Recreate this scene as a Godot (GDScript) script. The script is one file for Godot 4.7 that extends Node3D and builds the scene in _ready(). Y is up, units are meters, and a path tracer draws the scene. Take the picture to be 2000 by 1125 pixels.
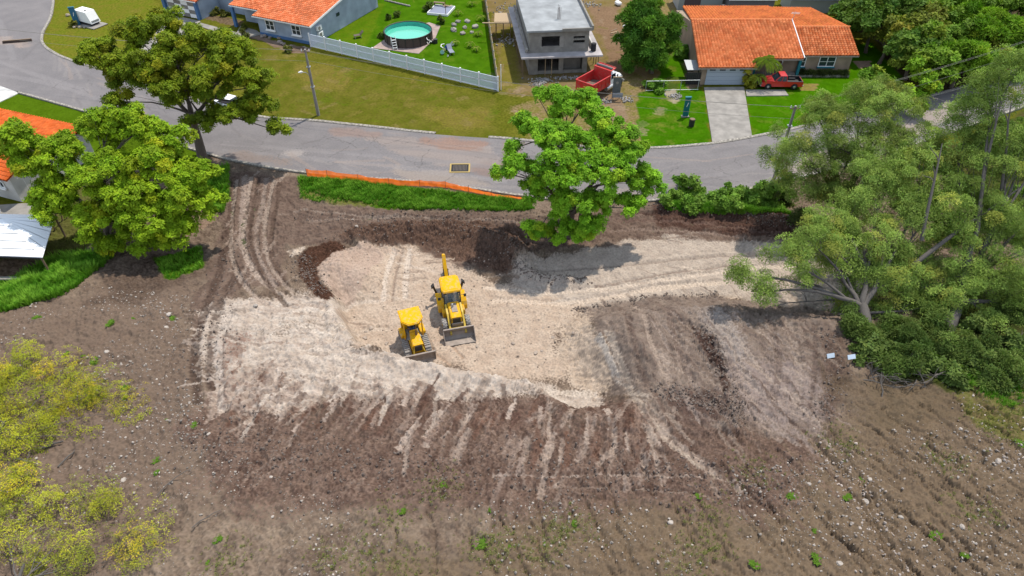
extends Node3D
# A building lot seen from the air: bare earth with a pit, two yellow machines, a road, lawns and houses behind.

const X0 := -44.0
const Z0 := -66.0
const LOT_W := 88.0
const LOT_D := 53.0
const HS := 0.1          # cell of the lot's height grid
const HW := 881
const HD := 531

var used := {}
var hgrid := PackedFloat32Array()
var road_poly: PackedVector2Array
var rng := RandomNumberGenerator.new()
var M := {}
var speckle: ImageTexture
var blotch: ImageTexture
var streak: ImageTexture
var stain: ImageTexture


class B:
	var v := PackedVector3Array()
	var n := PackedVector3Array()
	var c := PackedColorArray()
	var t := PackedVector2Array()
	var ix := PackedInt32Array()
	var col := Color.WHITE
	var colored := false
	var textured := false

	func tri(a: Vector3, b: Vector3, d: Vector3) -> void:
		var nn := (b - a).cross(d - a).normalized()
		var k := v.size()
		v.append(a); v.append(b); v.append(d)
		n.append(nn); n.append(nn); n.append(nn)
		if colored:
			c.append(col); c.append(col); c.append(col)
		ix.append(k); ix.append(k + 2); ix.append(k + 1)

	func quad(a: Vector3, b: Vector3, d: Vector3, e: Vector3) -> void:
		var nn := (d - a).cross(e - b).normalized()
		var k := v.size()
		v.append(a); v.append(b); v.append(d); v.append(e)
		for q in 4:
			n.append(nn)
			if colored: c.append(col)
		ix.append(k); ix.append(k + 2); ix.append(k + 1)
		ix.append(k); ix.append(k + 3); ix.append(k + 2)

	# a box with chamfered edges
	func box(at: Vector3, size: Vector3, basis := Basis(), bev := 0.0) -> void:
		var h := size * 0.5
		if bev <= 0.0:
			var p := []
			for k in 8:
				p.append(at + basis * Vector3(h.x if k & 1 else -h.x, h.y if k & 2 else -h.y, h.z if k & 4 else -h.z))
			quad(p[0], p[2], p[3], p[1]); quad(p[4], p[5], p[7], p[6])
			quad(p[0], p[4], p[6], p[2]); quad(p[1], p[3], p[7], p[5])
			quad(p[0], p[1], p[5], p[4]); quad(p[2], p[6], p[7], p[3])
			return
		var bb := minf(bev, minf(h.x, minf(h.y, h.z)) * 0.98)
		var q := {}
		for k in 8:
			var s := Vector3(1 if k & 1 else -1, 1 if k & 2 else -1, 1 if k & 4 else -1)
			for a in 3:
				var w := h - Vector3(bb, bb, bb)
				w[a] = h[a]
				q[k * 3 + a] = at + basis * (w * s)
		_f(q, [0, 2, 6, 4], 0); _f(q, [1, 5, 7, 3], 0)
		_f(q, [0, 4, 5, 1], 1); _f(q, [2, 3, 7, 6], 1)
		_f(q, [0, 1, 3, 2], 2); _f(q, [4, 6, 7, 5], 2)
		for a in 3:
			var a1 := (a + 1) % 3
			var a2 := (a + 2) % 3
			for k in 8:
				if k & (1 << a):
					continue
				var k2 := k | (1 << a)
				var mid: Vector3 = (q[k * 3 + a1] + q[k2 * 3 + a2]) * 0.5 - at
				_q(q[k * 3 + a1], q[k2 * 3 + a1], q[k2 * 3 + a2], q[k * 3 + a2], mid)
		for k in 8:
			var o: Vector3 = q[k * 3] - at
			var nn: Vector3 = (q[k * 3 + 1] - q[k * 3]).cross(q[k * 3 + 2] - q[k * 3])
			if nn.dot(o) > 0: tri(q[k * 3], q[k * 3 + 1], q[k * 3 + 2])
			else: tri(q[k * 3], q[k * 3 + 2], q[k * 3 + 1])

	func _f(q: Dictionary, k: Array, a: int) -> void:
		var p: Vector3 = (q[k[0] * 3 + a] + q[k[2] * 3 + a]) * 0.5
		var ctr := Vector3()
		for j in 8: ctr += q[j * 3] / 8.0
		_q(q[k[0] * 3 + a], q[k[1] * 3 + a], q[k[2] * 3 + a], q[k[3] * 3 + a], p - ctr)

	func _q(a: Vector3, b: Vector3, d: Vector3, e: Vector3, out: Vector3) -> void:
		if (d - a).cross(e - b).dot(out) > 0: quad(a, b, d, e)
		else: quad(a, e, d, b)

	# a tube along a path, smooth
	func tube(path: Array, rad: Array, sides := 8, caps := true) -> void:
		var m := path.size()
		var k0 := v.size()
		var up := Vector3.UP
		for i in m:
			var d: Vector3 = (path[mini(i + 1, m - 1)] - path[maxi(i - 1, 0)]).normalized()
			if absf(d.dot(up)) > 0.95: up = Vector3.RIGHT if absf(d.x) < 0.9 else Vector3.FORWARD
			var sx := d.cross(up).normalized()
			var sy := sx.cross(d).normalized()
			up = sy
			var r: float = rad[mini(i, rad.size() - 1)]
			for s in sides:
				var a := TAU * s / sides
				var o := sx * cos(a) + sy * sin(a)
				v.append(path[i] + o * r); n.append(o)
				if colored: c.append(col)
		for i in m - 1:
			for s in sides:
				var p := k0 + i * sides + s
				var p2 := k0 + i * sides + (s + 1) % sides
				ix.append(p); ix.append(p2); ix.append(p + sides)
				ix.append(p2); ix.append(p2 + sides); ix.append(p + sides)
		if caps:
			for e in [0, m - 1]:
				var ctr: Vector3 = path[e]
				var dir: Vector3 = (path[1] - path[0]) if e == 0 else (path[m - 1] - path[m - 2])
				if e == 0: dir = -dir
				for s in sides:
					var a: Vector3 = v[k0 + e * sides + s]
					var b: Vector3 = v[k0 + e * sides + (s + 1) % sides]
					if (a - ctr).cross(b - ctr).dot(dir) > 0: tri(ctr, a, b)
					else: tri(ctr, b, a)

	func cyl(a: Vector3, b: Vector3, r: float, r2 := -1.0, sides := 12) -> void:
		tube([a, b], [r, r if r2 < 0 else r2], sides)

	# an outline in the local xy plane, pushed along local z from z0 to z1
	func prism(poly: Array, xf: Transform3D, z0: float, z1: float) -> void:
		var pp := PackedVector2Array(poly)
		if Geometry2D.is_polygon_clockwise(pp): pp.reverse()
		var tr := Geometry2D.triangulate_polygon(pp)
		for i in range(0, tr.size(), 3):
			var a := pp[tr[i]]; var b := pp[tr[i + 1]]; var d := pp[tr[i + 2]]
			if (b - a).cross(d - a) < 0:
				var s := b; b = d; d = s
			tri(xf * Vector3(a.x, a.y, z1), xf * Vector3(b.x, b.y, z1), xf * Vector3(d.x, d.y, z1))
			tri(xf * Vector3(a.x, a.y, z0), xf * Vector3(d.x, d.y, z0), xf * Vector3(b.x, b.y, z0))
		for i in pp.size():
			var a := pp[i]; var b := pp[(i + 1) % pp.size()]
			quad(xf * Vector3(a.x, a.y, z0), xf * Vector3(b.x, b.y, z0), xf * Vector3(b.x, b.y, z1), xf * Vector3(a.x, a.y, z1))

	# rings of equal point count joined into a smooth skin
	func loft(rings: Array, closed := true) -> void:
		var m: int = rings[0].size()
		for i in rings.size() - 1:
			for s in m if closed else m - 1:
				var s2 := (s + 1) % m
				quad(rings[i][s], rings[i][s2], rings[i + 1][s2], rings[i + 1][s])

	func mesh() -> ArrayMesh:
		var arr := []
		arr.resize(Mesh.ARRAY_MAX)
		arr[Mesh.ARRAY_VERTEX] = v
		arr[Mesh.ARRAY_NORMAL] = n
		if colored: arr[Mesh.ARRAY_COLOR] = c
		if textured: arr[Mesh.ARRAY_TEX_UV] = t
		arr[Mesh.ARRAY_INDEX] = ix
		var am := ArrayMesh.new()
		am.add_surface_from_arrays(Mesh.PRIMITIVE_TRIANGLES, arr)
		return am


# a colour map laid over a piece of ground, painted with what lies there
class Map:
	var x0: float; var z0: float; var cs: float
	var w: int; var h: int
	var r := PackedFloat32Array(); var g := PackedFloat32Array(); var b := PackedFloat32Array()
	var na: PackedByteArray; var nb: PackedByteArray; var nc: PackedByteArray

	func _init(ax: float, az: float, cell: float, aw: int, ah: int) -> void:
		x0 = ax; z0 = az; cs = cell; w = aw; h = ah
		for a in [r, g, b]: a.resize(w * h)

	func base(c1: Color, c2: Color) -> void:
		for i in w * h:
			var t := (nb[i] * 0.6 + na[i] * 0.4) / 255.0
			t = clampf((t - 0.25) * 2.0, 0.0, 1.0)
			r[i] = lerpf(c1.r, c2.r, t); g[i] = lerpf(c1.g, c2.g, t); b[i] = lerpf(c1.b, c2.b, t)

	# soil, grass or stain inside an outline; the edge is soft over blur metres and broken up by the grain
	func area(poly: PackedVector2Array, c1: Color, c2: Color, blur: float, ragged: float, op := 1.0) -> void:
		var q := 4
		var mw := w / q; var mh := h / q
		var im := Image.create_empty(mw, mh, false, Image.FORMAT_L8)
		var n := poly.size()
		var lo := poly[0]; var hi := poly[0]
		for p in poly:
			lo = lo.min(p); hi = hi.max(p)
		var j0 := maxi(0, int((lo.y - z0) / cs / q)); var j1 := mini(mh - 1, int((hi.y - z0) / cs / q))
		for j in range(j0, j1 + 1):
			var z := z0 + (j + 0.5) * q * cs
			var xs := []
			for k in n:
				var a := poly[k]; var c := poly[(k + 1) % n]
				if (a.y > z) != (c.y > z):
					xs.append(a.x + (c.x - a.x) * (z - a.y) / (c.y - a.y))
			xs.sort()
			for k in range(0, xs.size() - 1, 2):
				var i0 := clampi(int((xs[k] - x0) / cs / q), 0, mw); var i1 := clampi(int((xs[k + 1] - x0) / cs / q), 0, mw)
				if i1 > i0: im.fill_rect(Rect2i(i0, j, i1 - i0, 1), Color.WHITE)
		var down := maxf(1.0, blur / (cs * q))
		im.resize(maxi(4, int(mw / down)), maxi(4, int(mh / down)), Image.INTERPOLATE_LANCZOS if down < 2.0 else Image.INTERPOLATE_TRILINEAR)
		im.resize(w, h, Image.INTERPOLATE_CUBIC)
		var m := im.get_data()
		var pad := int(blur / cs * 1.5) + 4
		var i0 := clampi(int((lo.x - x0) / cs) - pad, 0, w); var i1 := clampi(int((hi.x - x0) / cs) + pad, 0, w)
		for j in range(maxi(0, j0 * q - pad), mini(h, j1 * q + pad)):
			for i in range(i0, i1):
				var k := j * w + i
				var mm := m[k]
				if mm < 3: continue
				var t := mm / 255.0 + ((na[k] + nc[k]) - 255) / 255.0 * ragged
				if t < 0.3: continue
				var a := op * (1.0 if t > 0.7 else (t - 0.3) * 2.5)
				var f := clampf((nb[k] * 0.5 + nc[k] * 0.5) / 110.0 - 0.65, 0.0, 1.0)
				r[k] += (lerpf(c1.r, c2.r, f) - r[k]) * a
				g[k] += (lerpf(c1.g, c2.g, f) - g[k]) * a
				b[k] += (lerpf(c1.b, c2.b, f) - b[k]) * a

	# a strip along a line: a wheel or track mark, a smear; tread > 0 breaks it into cross bars of that pitch
	func strip(l: PackedVector2Array, width: float, c1: Color, op: float, ragged: float, tread := 0.0) -> void:
		var run := 0.0
		for s in range(1, l.size()):
			var a := l[s - 1]; var d := l[s] - a
			var len2 := d.length_squared(); var ln := sqrt(len2)
			var pad := width
			var i0 := clampi(int((minf(a.x, l[s].x) - pad - x0) / cs), 0, w); var i1 := clampi(int((maxf(a.x, l[s].x) + pad - x0) / cs), 0, w)
			var j0 := clampi(int((minf(a.y, l[s].y) - pad - z0) / cs), 0, h); var j1 := clampi(int((maxf(a.y, l[s].y) + pad - z0) / cs), 0, h)
			for j in range(j0, j1):
				var pz := z0 + j * cs - a.y
				for i in range(i0, i1):
					var px := x0 + i * cs - a.x
					var t := (px * d.x + pz * d.y) / len2
					if t < 0.0 or t > 1.0: continue
					var off := absf(px * d.y - pz * d.x) / ln
					if off > width: continue
					var k := j * w + i
					var m := 1.25 - off / width * 1.5 + ((na[k] + nc[k]) - 255) / 255.0 * ragged
					if tread > 0.0:
						m += 0.13 * sin((run + t * ln) * TAU / tread)
					if m < 0.3: continue
					var al := op * (1.0 if m > 0.7 else (m - 0.3) * 2.5)
					r[k] += (c1.r - r[k]) * al; g[k] += (c1.g - g[k]) * al; b[k] += (c1.b - b[k]) * al
			run += ln

	# soil dragged along: the colour at the start is smeared towards the end
	func drag(from: Vector2, to: Vector2, width: float, op: float, ragged: float) -> void:
		var i := int((from.x - x0) / cs); var j := int((from.y - z0) / cs)
		if i < 0 or j < 0 or i >= w or j >= h: return
		var k := j * w + i
		strip(PackedVector2Array([from, to]), width, Color(r[k], g[k], b[k]), op, ragged)

	func texture(grain: float) -> ImageTexture:
		var lut := PackedByteArray()
		lut.resize(1025)
		for i in 1025:
			lut[i] = clampi(int(Color(i / 1024.0, 0, 0).linear_to_srgb().r * 255.0 + 0.5), 0, 255)
		var d := PackedByteArray()
		d.resize(w * h * 3)
		for i in w * h:
			var f := (1.0 + (nc[i] - 128) / 128.0 * grain) * 1024.0
			d[i * 3] = lut[clampi(int(r[i] * f), 0, 1024)]
			d[i * 3 + 1] = lut[clampi(int(g[i] * f), 0, 1024)]
			d[i * 3 + 2] = lut[clampi(int(b[i] * f), 0, 1024)]
		return ImageTexture.create_from_image(Image.create_from_data(w, h, false, Image.FORMAT_RGB8, d))


func numbered(called: String) -> String:
	var k: int = used.get(called, 0)
	used[called] = k + 1
	return called if k == 0 else "%s_%03d" % [called, k]

func thing(called: String, label: String, category: String, at := Vector3.ZERO, turn := 0.0, group := "") -> Node3D:
	var o := Node3D.new()
	o.name = numbered(called)
	add_child(o)
	o.position = at
	o.rotation.y = turn
	tag(o, label, category, group)
	return o

func tag(o: Node, label: String, category: String, group := "", kind := "") -> void:
	if label: o.set_meta("label", label)
	if category: o.set_meta("category", category)
	if group: o.set_meta("group", group)
	if kind: o.set_meta("kind", kind)

func part(parent: Node, called: String, b: B, m: Material) -> MeshInstance3D:
	var o := MeshInstance3D.new()
	o.name = called
	o.mesh = b.mesh()
	o.material_override = m
	parent.add_child(o, true)
	return o

func single(called: String, b: B, m: Material, label: String, category: String, at := Vector3.ZERO, turn := 0.0, group := "") -> MeshInstance3D:
	var o := MeshInstance3D.new()
	o.name = numbered(called)
	o.mesh = b.mesh()
	o.material_override = m
	add_child(o)
	o.position = at
	o.rotation.y = turn
	tag(o, label, category, group)
	return o

func structure(called: String, mesh: Mesh, m: Material, label := "") -> MeshInstance3D:
	var o := MeshInstance3D.new()
	o.name = numbered(called)
	o.mesh = mesh
	o.material_override = m
	add_child(o)
	tag(o, label, "", "", "structure")
	return o

func copy_of(src: Node3D, at: Vector3, turn: float, label := "", sc := 1.0) -> Node3D:
	var o: Node3D = src.duplicate()
	var base := src.name.rstrip("0123456789").trim_suffix("_")
	o.name = numbered(base)
	add_child(o)
	o.position = at
	o.rotation = Vector3(0, turn, 0)
	o.scale = Vector3.ONE * sc
	if label: o.set_meta("label", label)
	return o

func scatter(parent: Node, called: String, mesh: Mesh, m: Material, xfs: Array, cols: Array, kind := "stuff") -> MultiMeshInstance3D:
	var mm := MultiMesh.new()
	mm.transform_format = MultiMesh.TRANSFORM_3D
	mm.use_colors = true
	mm.mesh = mesh
	mm.instance_count = xfs.size()
	for i in xfs.size():
		mm.set_instance_transform(i, xfs[i])
		mm.set_instance_color(i, cols[i])
	var o := MultiMeshInstance3D.new()
	o.name = called if parent != self else numbered(called)
	o.multimesh = mm
	o.material_override = m
	if kind: o.set_meta("kind", kind)
	parent.add_child(o, true)
	return o

func pts(a: Array) -> PackedVector2Array:
	var p := PackedVector2Array()
	for i in range(0, a.size(), 2): p.append(Vector2(a[i], a[i + 1]))
	return p

func lin(r: float, g: float, b: float) -> Color:
	return Color(r, g, b).linear_to_srgb()

func mat(r: float, g: float, b: float, rough := 0.8, metal := 0.0, tex: Texture2D = null, scale := 1.0) -> StandardMaterial3D:
	var m := StandardMaterial3D.new()
	m.albedo_color = lin(r, g, b)
	m.roughness = rough
	m.metallic = metal
	if tex:
		m.albedo_texture = tex
		m.uv1_triplanar = true
		m.uv1_world_triplanar = true
		m.uv1_scale = Vector3.ONE * scale
	return m

func tone_texture(freq: float, lo: float, hi: float, octaves: int, sd: int, size := 512, type := FastNoiseLite.TYPE_SIMPLEX_SMOOTH) -> ImageTexture:
	var f := FastNoiseLite.new()
	f.seed = sd
	f.noise_type = type
	f.frequency = freq
	f.fractal_octaves = octaves
	var im := f.get_seamless_image(size, size)
	im.convert(Image.FORMAT_L8)
	var d := im.get_data()
	for i in d.size():
		d[i] = clampi(int(255.0 * (lo + (hi - lo) * d[i] / 255.0)), 0, 255)
	return ImageTexture.create_from_image(Image.create_from_data(size, size, false, Image.FORMAT_L8, d))

func noise_grid(freq: float, octaves: int, sd: int, w: int, h: int) -> PackedByteArray:
	var f := FastNoiseLite.new()
	f.seed = sd
	f.noise_type = FastNoiseLite.TYPE_SIMPLEX_SMOOTH
	f.frequency = freq
	f.fractal_octaves = octaves
	var im := f.get_image(w, h)
	im.convert(Image.FORMAT_L8)
	return im.get_data()

func sm(a: float, b: float, x: float) -> float:
	var t := clampf((x - a) / (b - a), 0.0, 1.0)
	return t * t * (3.0 - 2.0 * t)

func seg_dist(p: Vector2, a: Vector2, b: Vector2) -> float:
	var d := b - a
	var t := clampf((p - a).dot(d) / d.length_squared(), 0.0, 1.0)
	return p.distance_to(a + d * t)

func line_dist(p: Vector2, l: PackedVector2Array, closed := false) -> float:
	var d := 1e9
	for i in range(0 if closed else 1, l.size()):
		d = minf(d, seg_dist(p, l[i - 1], l[i]))
	return d

func gy(x: float, z: float) -> float:
	var fx := (x - X0) / HS
	var fz := (z - Z0) / HS
	if fx < 0 or fz < 0 or fx >= HW - 1 or fz >= HD - 1:
		return 0.0
	var i := int(fx); var j := int(fz)
	fx -= i; fz -= j
	var k := j * HW + i
	return lerpf(lerpf(hgrid[k], hgrid[k + 1], fx), lerpf(hgrid[k + HW], hgrid[k + HW + 1], fx), fz)

func on(p: Vector2, lift := 0.0) -> Vector3:
	return Vector3(p.x, gy(p.x, p.y) + lift, p.y)

func _ready() -> void:
	rng.seed = 7
	var cam := Camera3D.new()
	cam.name = "camera"
	cam.fov = 45.75
	cam.near = 0.1
	cam.far = 2000.0
	cam.position = Vector3(0, 36.6, 0)
	cam.rotation_degrees = Vector3(-41.5, 0, 0)
	add_child(cam)
	cam.current = true
	var we := WorldEnvironment.new()
	we.name = "surroundings"
	var env := Environment.new()
	env.background_mode = Environment.BG_SKY
	var sky := Sky.new()
	var sm_ := ProceduralSkyMaterial.new()
	sm_.sky_top_color = Color(0.62, 0.68, 0.765)
	sm_.sky_horizon_color = Color(0.87, 0.88, 0.89)
	sm_.ground_bottom_color = Color(0.30, 0.30, 0.26)
	sm_.ground_horizon_color = Color(0.70, 0.73, 0.76)
	sm_.sky_curve = 0.18
	sm_.sky_energy_multiplier = 1.22
	sky.sky_material = sm_
	env.sky = sky
	env.tonemap_mode = Environment.TONE_MAPPER_LINEAR
	env.tonemap_exposure = 1.38
	env.sdfgi_enabled = true
	env.ssao_enabled = true
	env.ssil_enabled = true
	we.environment = env
	add_child(we)
	var sun := DirectionalLight3D.new()
	sun.name = "sun"
	sun.light_energy = 1.26
	sun.light_angular_distance = 1.2
	sun.light_color = Color(1.0, 0.965, 0.91)
	sun.shadow_enabled = true
	add_child(sun)
	sun.look_at_from_position(Vector3.ZERO, Vector3(-0.31, -1.0, 0.36))

	speckle = tone_texture(0.35, 0.7, 1.0, 2, 3)
	blotch = tone_texture(0.012, 0.78, 1.0, 5, 5)
	streak = tone_texture(0.03, 0.7, 1.0, 3, 9)
	stain = tone_texture(0.02, 0.45, 1.0, 5, 15)
	materials()
	lay_out_lot()
	lay_out_far_ground()
	plant_trees()
	build_neighbourhood()
	build_machines()
	small_things()

const K := 1.86    # a sunlit level surface shows about twice its base colour at this exposure
func dc(r: float, g: float, b: float) -> Color:
	var c := Color(r / 255.0, g / 255.0, b / 255.0).srgb_to_linear()
	return Color(c.r / K, c.g / K, c.b / K)

func near_z(x: float) -> float:
	var l := near_edge
	for i in range(1, l.size()):
		if x <= l[i].x:
			return lerpf(l[i - 1].y, l[i].y, clampf((x - l[i - 1].x) / (l[i].x - l[i - 1].x), 0.0, 1.0))
	return l[l.size() - 1].y

var near_edge: PackedVector2Array
var far_edge: PackedVector2Array

func dusty_paint(paint: Color, dust: Color) -> ImageTexture:
	# paint with patches and specks of dried mud
	var a := noise_grid(0.02, 5, 61, 256, 256)
	var c := noise_grid(0.2, 3, 62, 256, 256)
	var d := PackedByteArray()
	for i in a.size():
		var t := clampf((a[i] * 0.6 + c[i] * 0.4 - 138.0) / 45.0, 0.0, 0.8)
		var q := paint.lerp(dust, t).linear_to_srgb()
		d.append(int(q.r * 255)); d.append(int(q.g * 255)); d.append(int(q.b * 255))
	return ImageTexture.create_from_image(Image.create_from_data(256, 256, false, Image.FORMAT_RGB8, d))

func materials() -> void:
	M.asphalt_patch = mat(0.03, 0.03, 0.032, 0.9)
	M.concrete = mat(0.27, 0.25, 0.225, 0.9, 0.0, blotch, 0.11)
	M.kerb = mat(0.46, 0.42, 0.365, 0.9, 0.0, stain, 0.3)
	M.grey_block = mat(0.24, 0.225, 0.20, 0.95, 0.0, blotch, 0.16)
	M.slab = mat(0.285, 0.30, 0.31, 0.9, 0.0, blotch, 0.07)
	M.blue_wall = mat(0.33, 0.40, 0.49, 0.85, 0.0, blotch, 0.08)
	M.deep_blue = mat(0.05, 0.12, 0.25, 0.8)
	M.tan_wall = mat(0.33, 0.245, 0.175, 0.9, 0.0, blotch, 0.08)
	M.white_wall = mat(0.55, 0.54, 0.51, 0.9, 0.0, blotch, 0.08)
	M.white = mat(0.70, 0.70, 0.69, 0.6)
	M.fence_shade_white = mat(0.52, 0.57, 0.66, 0.5)  # white fence panels, the bluish shade on their near side put into the colour
	M.teal = mat(0.0, 0.12, 0.16, 0.6)
	M.glass = mat(0.02, 0.03, 0.04, 0.12)
	M.dark = mat(0.012, 0.012, 0.014, 0.9)
	M.yellow = mat(1, 1, 1, 0.55, 0.0, dusty_paint(Color(0.56, 0.30, 0.003), Color(0.40, 0.29, 0.15)), 0.5)
	M.pale_yellow = mat(0.52, 0.36, 0.03, 0.5, 0.0, blotch, 0.13)
	M.steel = mat(0.30, 0.25, 0.215, 0.6, 0.3, blotch, 0.3)
	M.dusty_tyre = mat(0.36, 0.335, 0.31, 0.95, 0.0, speckle, 2.0)
	M.tyre = mat(0.02, 0.02, 0.021, 0.9)
	M.rim = mat(0.5, 0.5, 0.5, 0.35, 0.8)
	M.black = mat(0.015, 0.015, 0.017, 0.5)
	M.yellow.metallic_specular = 0.2
	M.red = mat(0.42, 0.008, 0.010, 0.28)
	M.red.clearcoat_enabled = true
	M.red.clearcoat = 0.6
	M.truck_red = mat(1, 1, 1, 0.5, 0.0, dusty_paint(Color(0.44, 0.010, 0.012), Color(0.30, 0.12, 0.09)), 0.35)
	M.white_paint = mat(0.66, 0.68, 0.70, 0.3)
	M.wood = mat(0.22, 0.15, 0.09, 0.85, 0.0, streak, 1.0)
	M.pale_wood = mat(0.45, 0.33, 0.20, 0.85, 0.0, streak, 1.0)
	M.galv = mat(0.32, 0.34, 0.35, 0.5, 0.4)
	M.tile = mat(1, 1, 1, 0.8)
	M.tile.vertex_color_use_as_albedo = true
	M.tile.metallic_specular = 0.15
	M.tinted = mat(1, 1, 1, 0.85)
	M.tinted.vertex_color_use_as_albedo = true
	M.stone = mat(1, 1, 1, 0.95, 0.0, speckle, 2.5)
	M.stone.vertex_color_use_as_albedo = true
	M.bark = mat(0.15, 0.12, 0.095, 0.95, 0.0, streak, 0.8)
	M.pale_bark = mat(0.125, 0.11, 0.098, 0.95, 0.0, streak, 0.8)
	M.leaf = mat(1, 1, 1, 0.55)
	M.leaf.vertex_color_use_as_albedo = true
	M.leaf.metallic_specular = 0.2
	M.leaf.backlight_enabled = true
	M.leaf.backlight = Color(0.62, 0.72, 0.3)
	M.grass = mat(1, 1, 1, 0.7)
	M.grass.vertex_color_use_as_albedo = true
	M.grass.backlight_enabled = true
	M.grass.backlight = Color(0.5, 0.6, 0.2)
	M.grass.metallic_specular = 0.15

func lot_relief() -> void:
	# the lie of the land on a half-metre grid, then ruts, tracks and clods on the fine one
	var pit := pts([28.51, -46.92, 18.85, -47.5, 11.26, -47.79, 6.63, -46.34, 0.43, -43.79, -1.46, -42.03, -4.08, -44.13, -8.03, -47.06, -11.58, -46.92, -13.79, -41.53, -12.29, -36.82, -10.22, -33.4, -6.84, -32.66, -3.36, -31.57, 0, -30.83, 3.28, -30.1, 5.39, -29.93, 3.55, -34.17, 3.58, -36.82, 6.01, -38.98, 10.6, -40.17, 16.39, -40.53, 25.53, -38.63])
	var w := int(LOT_W * 2) + 2
	var d := int(LOT_D * 2) + 2
	var g := PackedFloat32Array()
	var rough := PackedFloat32Array()
	g.resize(w * d); rough.resize(w * d)
	var mound := Vector2(-12.92, -42.29)
	var scoop := Vector2(-16.9, -43.59)
	var berm := pts([-13.55, -48.02, -9.14, -48.99, -4.56, -48.77, -0.67, -46.92, 0.87, -44.8])
	var berm2 := pts([0.21, -43.59, 2.52, -42.48, 5.85, -42.03])
	var bank := pts([13.43, -52.99, 18.12, -52.49, 22.51, -51.1, 25.89, -49.92])
	var lip := pts([13.38, -34.25, 13.71, -31.09, 13.98, -28.75, 13.28, -25.36])
	for j in d:
		var z := Z0 + j * 0.5
		for i in w:
			var x := X0 + i * 0.5
			var p := Vector2(x, z)
			var hill := (2.8 * sm(-49, -31, z) + 0.06 * maxf(0.0, z + 31)) * sm(-3, 1, x + 35.2 + (z + 46.3) * 0.59)
			var inside := Geometry2D.is_point_in_polygon(p, pit)
			var e := 0.0 if inside else line_dist(p, pit, true)
			var wide := lerpf(1.7, 4.0, sm(1.0, 4.0, x) * sm(-41.0, -38.0, z)) - 0.8 * sm(-7.0, -10.0, x)
			var h := hill * sm(0, wide, e)
			if hill > 0.9:
				h += 0.22 * exp(-pow((e - wide - 0.2) / 0.55, 2)) * sm(0.9, 1.6, hill)
			var q := p - mound
			h += 1.3 * exp(-(q.x * q.x / 5.5 + q.y * q.y / 3.6))
			q = p - scoop
			h -= 0.5 * exp(-(q.x * q.x / 2.0 + q.y * q.y / 3.0))
			h += 1.1 * exp(-pow(line_dist(p, berm) / 1.1, 2)) + 0.45 * exp(-pow(line_dist(p, berm2) / 0.6, 2))
			h += 0.6 * exp(-pow(line_dist(p, bank) / 0.9, 2)) + 0.3 * exp(-pow(line_dist(p, lip) / 0.7, 2))
			g[j * w + i] = h
			rough[j * w + i] = (0.5 if inside else 1.0) + 0.9 * exp(-pow(line_dist(p, berm) / 1.8, 2)) + 0.8 * exp(-pow(line_dist(p, lip) / 1.2, 2))
	hgrid.resize(HW * HD)
	var n1 := noise_grid(0.035, 3, 21, HW, HD)
	var n2 := noise_grid(0.16, 3, 22, HW, HD)
	var n3 := noise_grid(0.42, 2, 23, HW, HD)
	for j in HD:
		var z := Z0 + j * HS
		var fz := j * 0.2
		var jj := int(fz); fz -= jj
		for i in HW:
			var fx := i * 0.2
			var ii := int(fx); fx -= ii
			var k := jj * w + ii
			var h := lerpf(lerpf(g[k], g[k + 1], fx), lerpf(g[k + w], g[k + w + 1], fx), fz)
			var r := lerpf(lerpf(rough[k], rough[k + 1], fx), lerpf(rough[k + w], rough[k + w + 1], fx), fz)
			var m := j * HW + i
			h += ((n1[m] - 128) * 0.0017 + (n2[m] - 128) * 0.0012 + (n3[m] - 128) * 0.0010) * r
			hgrid[m] = h
	for i in HW:
		var nzx := near_z(X0 + i * HS)
		for j in HD:
			var z := Z0 + j * HS
			if z > nzx + 2.5: break
			var m := j * HW + i
			hgrid[m] = hgrid[m] * sm(nzx + 0.2, nzx + 2.5, z) - 0.02

func rut(l: PackedVector2Array, width: float, depth: float, tread := 0.0) -> void:
	var run := 0.0
	for s in range(1, l.size()):
		var a := l[s - 1]; var d := l[s] - a
		var len2 := d.length_squared(); var ln := sqrt(len2)
		var pad := width * 1.7
		var i0 := clampi(int((minf(a.x, l[s].x) - pad - X0) / HS), 0, HW); var i1 := clampi(int((maxf(a.x, l[s].x) + pad - X0) / HS), 0, HW)
		var j0 := clampi(int((minf(a.y, l[s].y) - pad - Z0) / HS), 0, HD); var j1 := clampi(int((maxf(a.y, l[s].y) + pad - Z0) / HS), 0, HD)
		for j in range(j0, j1):
			var pz := Z0 + j * HS - a.y
			for i in range(i0, i1):
				var px := X0 + i * HS - a.x
				var t := (px * d.x + pz * d.y) / len2
				if t < 0.0 or t > 1.0: continue
				var u := absf(px * d.y - pz * d.x) / ln / width
				if u > 1.7: continue
				var f := -1.0 if u < 0.7 else lerpf(-1.0, 0.45, (u - 0.7) / 0.4) if u < 1.1 else 0.45 * (1.7 - u) / 0.6
				if tread > 0.0 and u < 0.8: f += 0.3 * sin((run + t * ln) * TAU / tread)
				hgrid[j * HW + i] += f * depth
		run += ln

func wander(a: Vector2, b: Vector2, amp: float, n: int) -> PackedVector2Array:
	var l := PackedVector2Array()
	var side := (b - a).orthogonal().normalized()
	var o := 0.0
	for i in n + 1:
		l.append(a.lerp(b, float(i) / n) + side * o)
		o = clampf(o + rng.randf_range(-amp, amp), -amp * 2.5, amp * 2.5)
	return l

func shift(l: PackedVector2Array, by: float) -> PackedVector2Array:
	var o := PackedVector2Array()
	for i in l.size():
		var d := (l[mini(i + 1, l.size() - 1)] - l[maxi(i - 1, 0)]).normalized()
		o.append(l[i] + Vector2(-d.y, d.x) * by)
	return o

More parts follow.
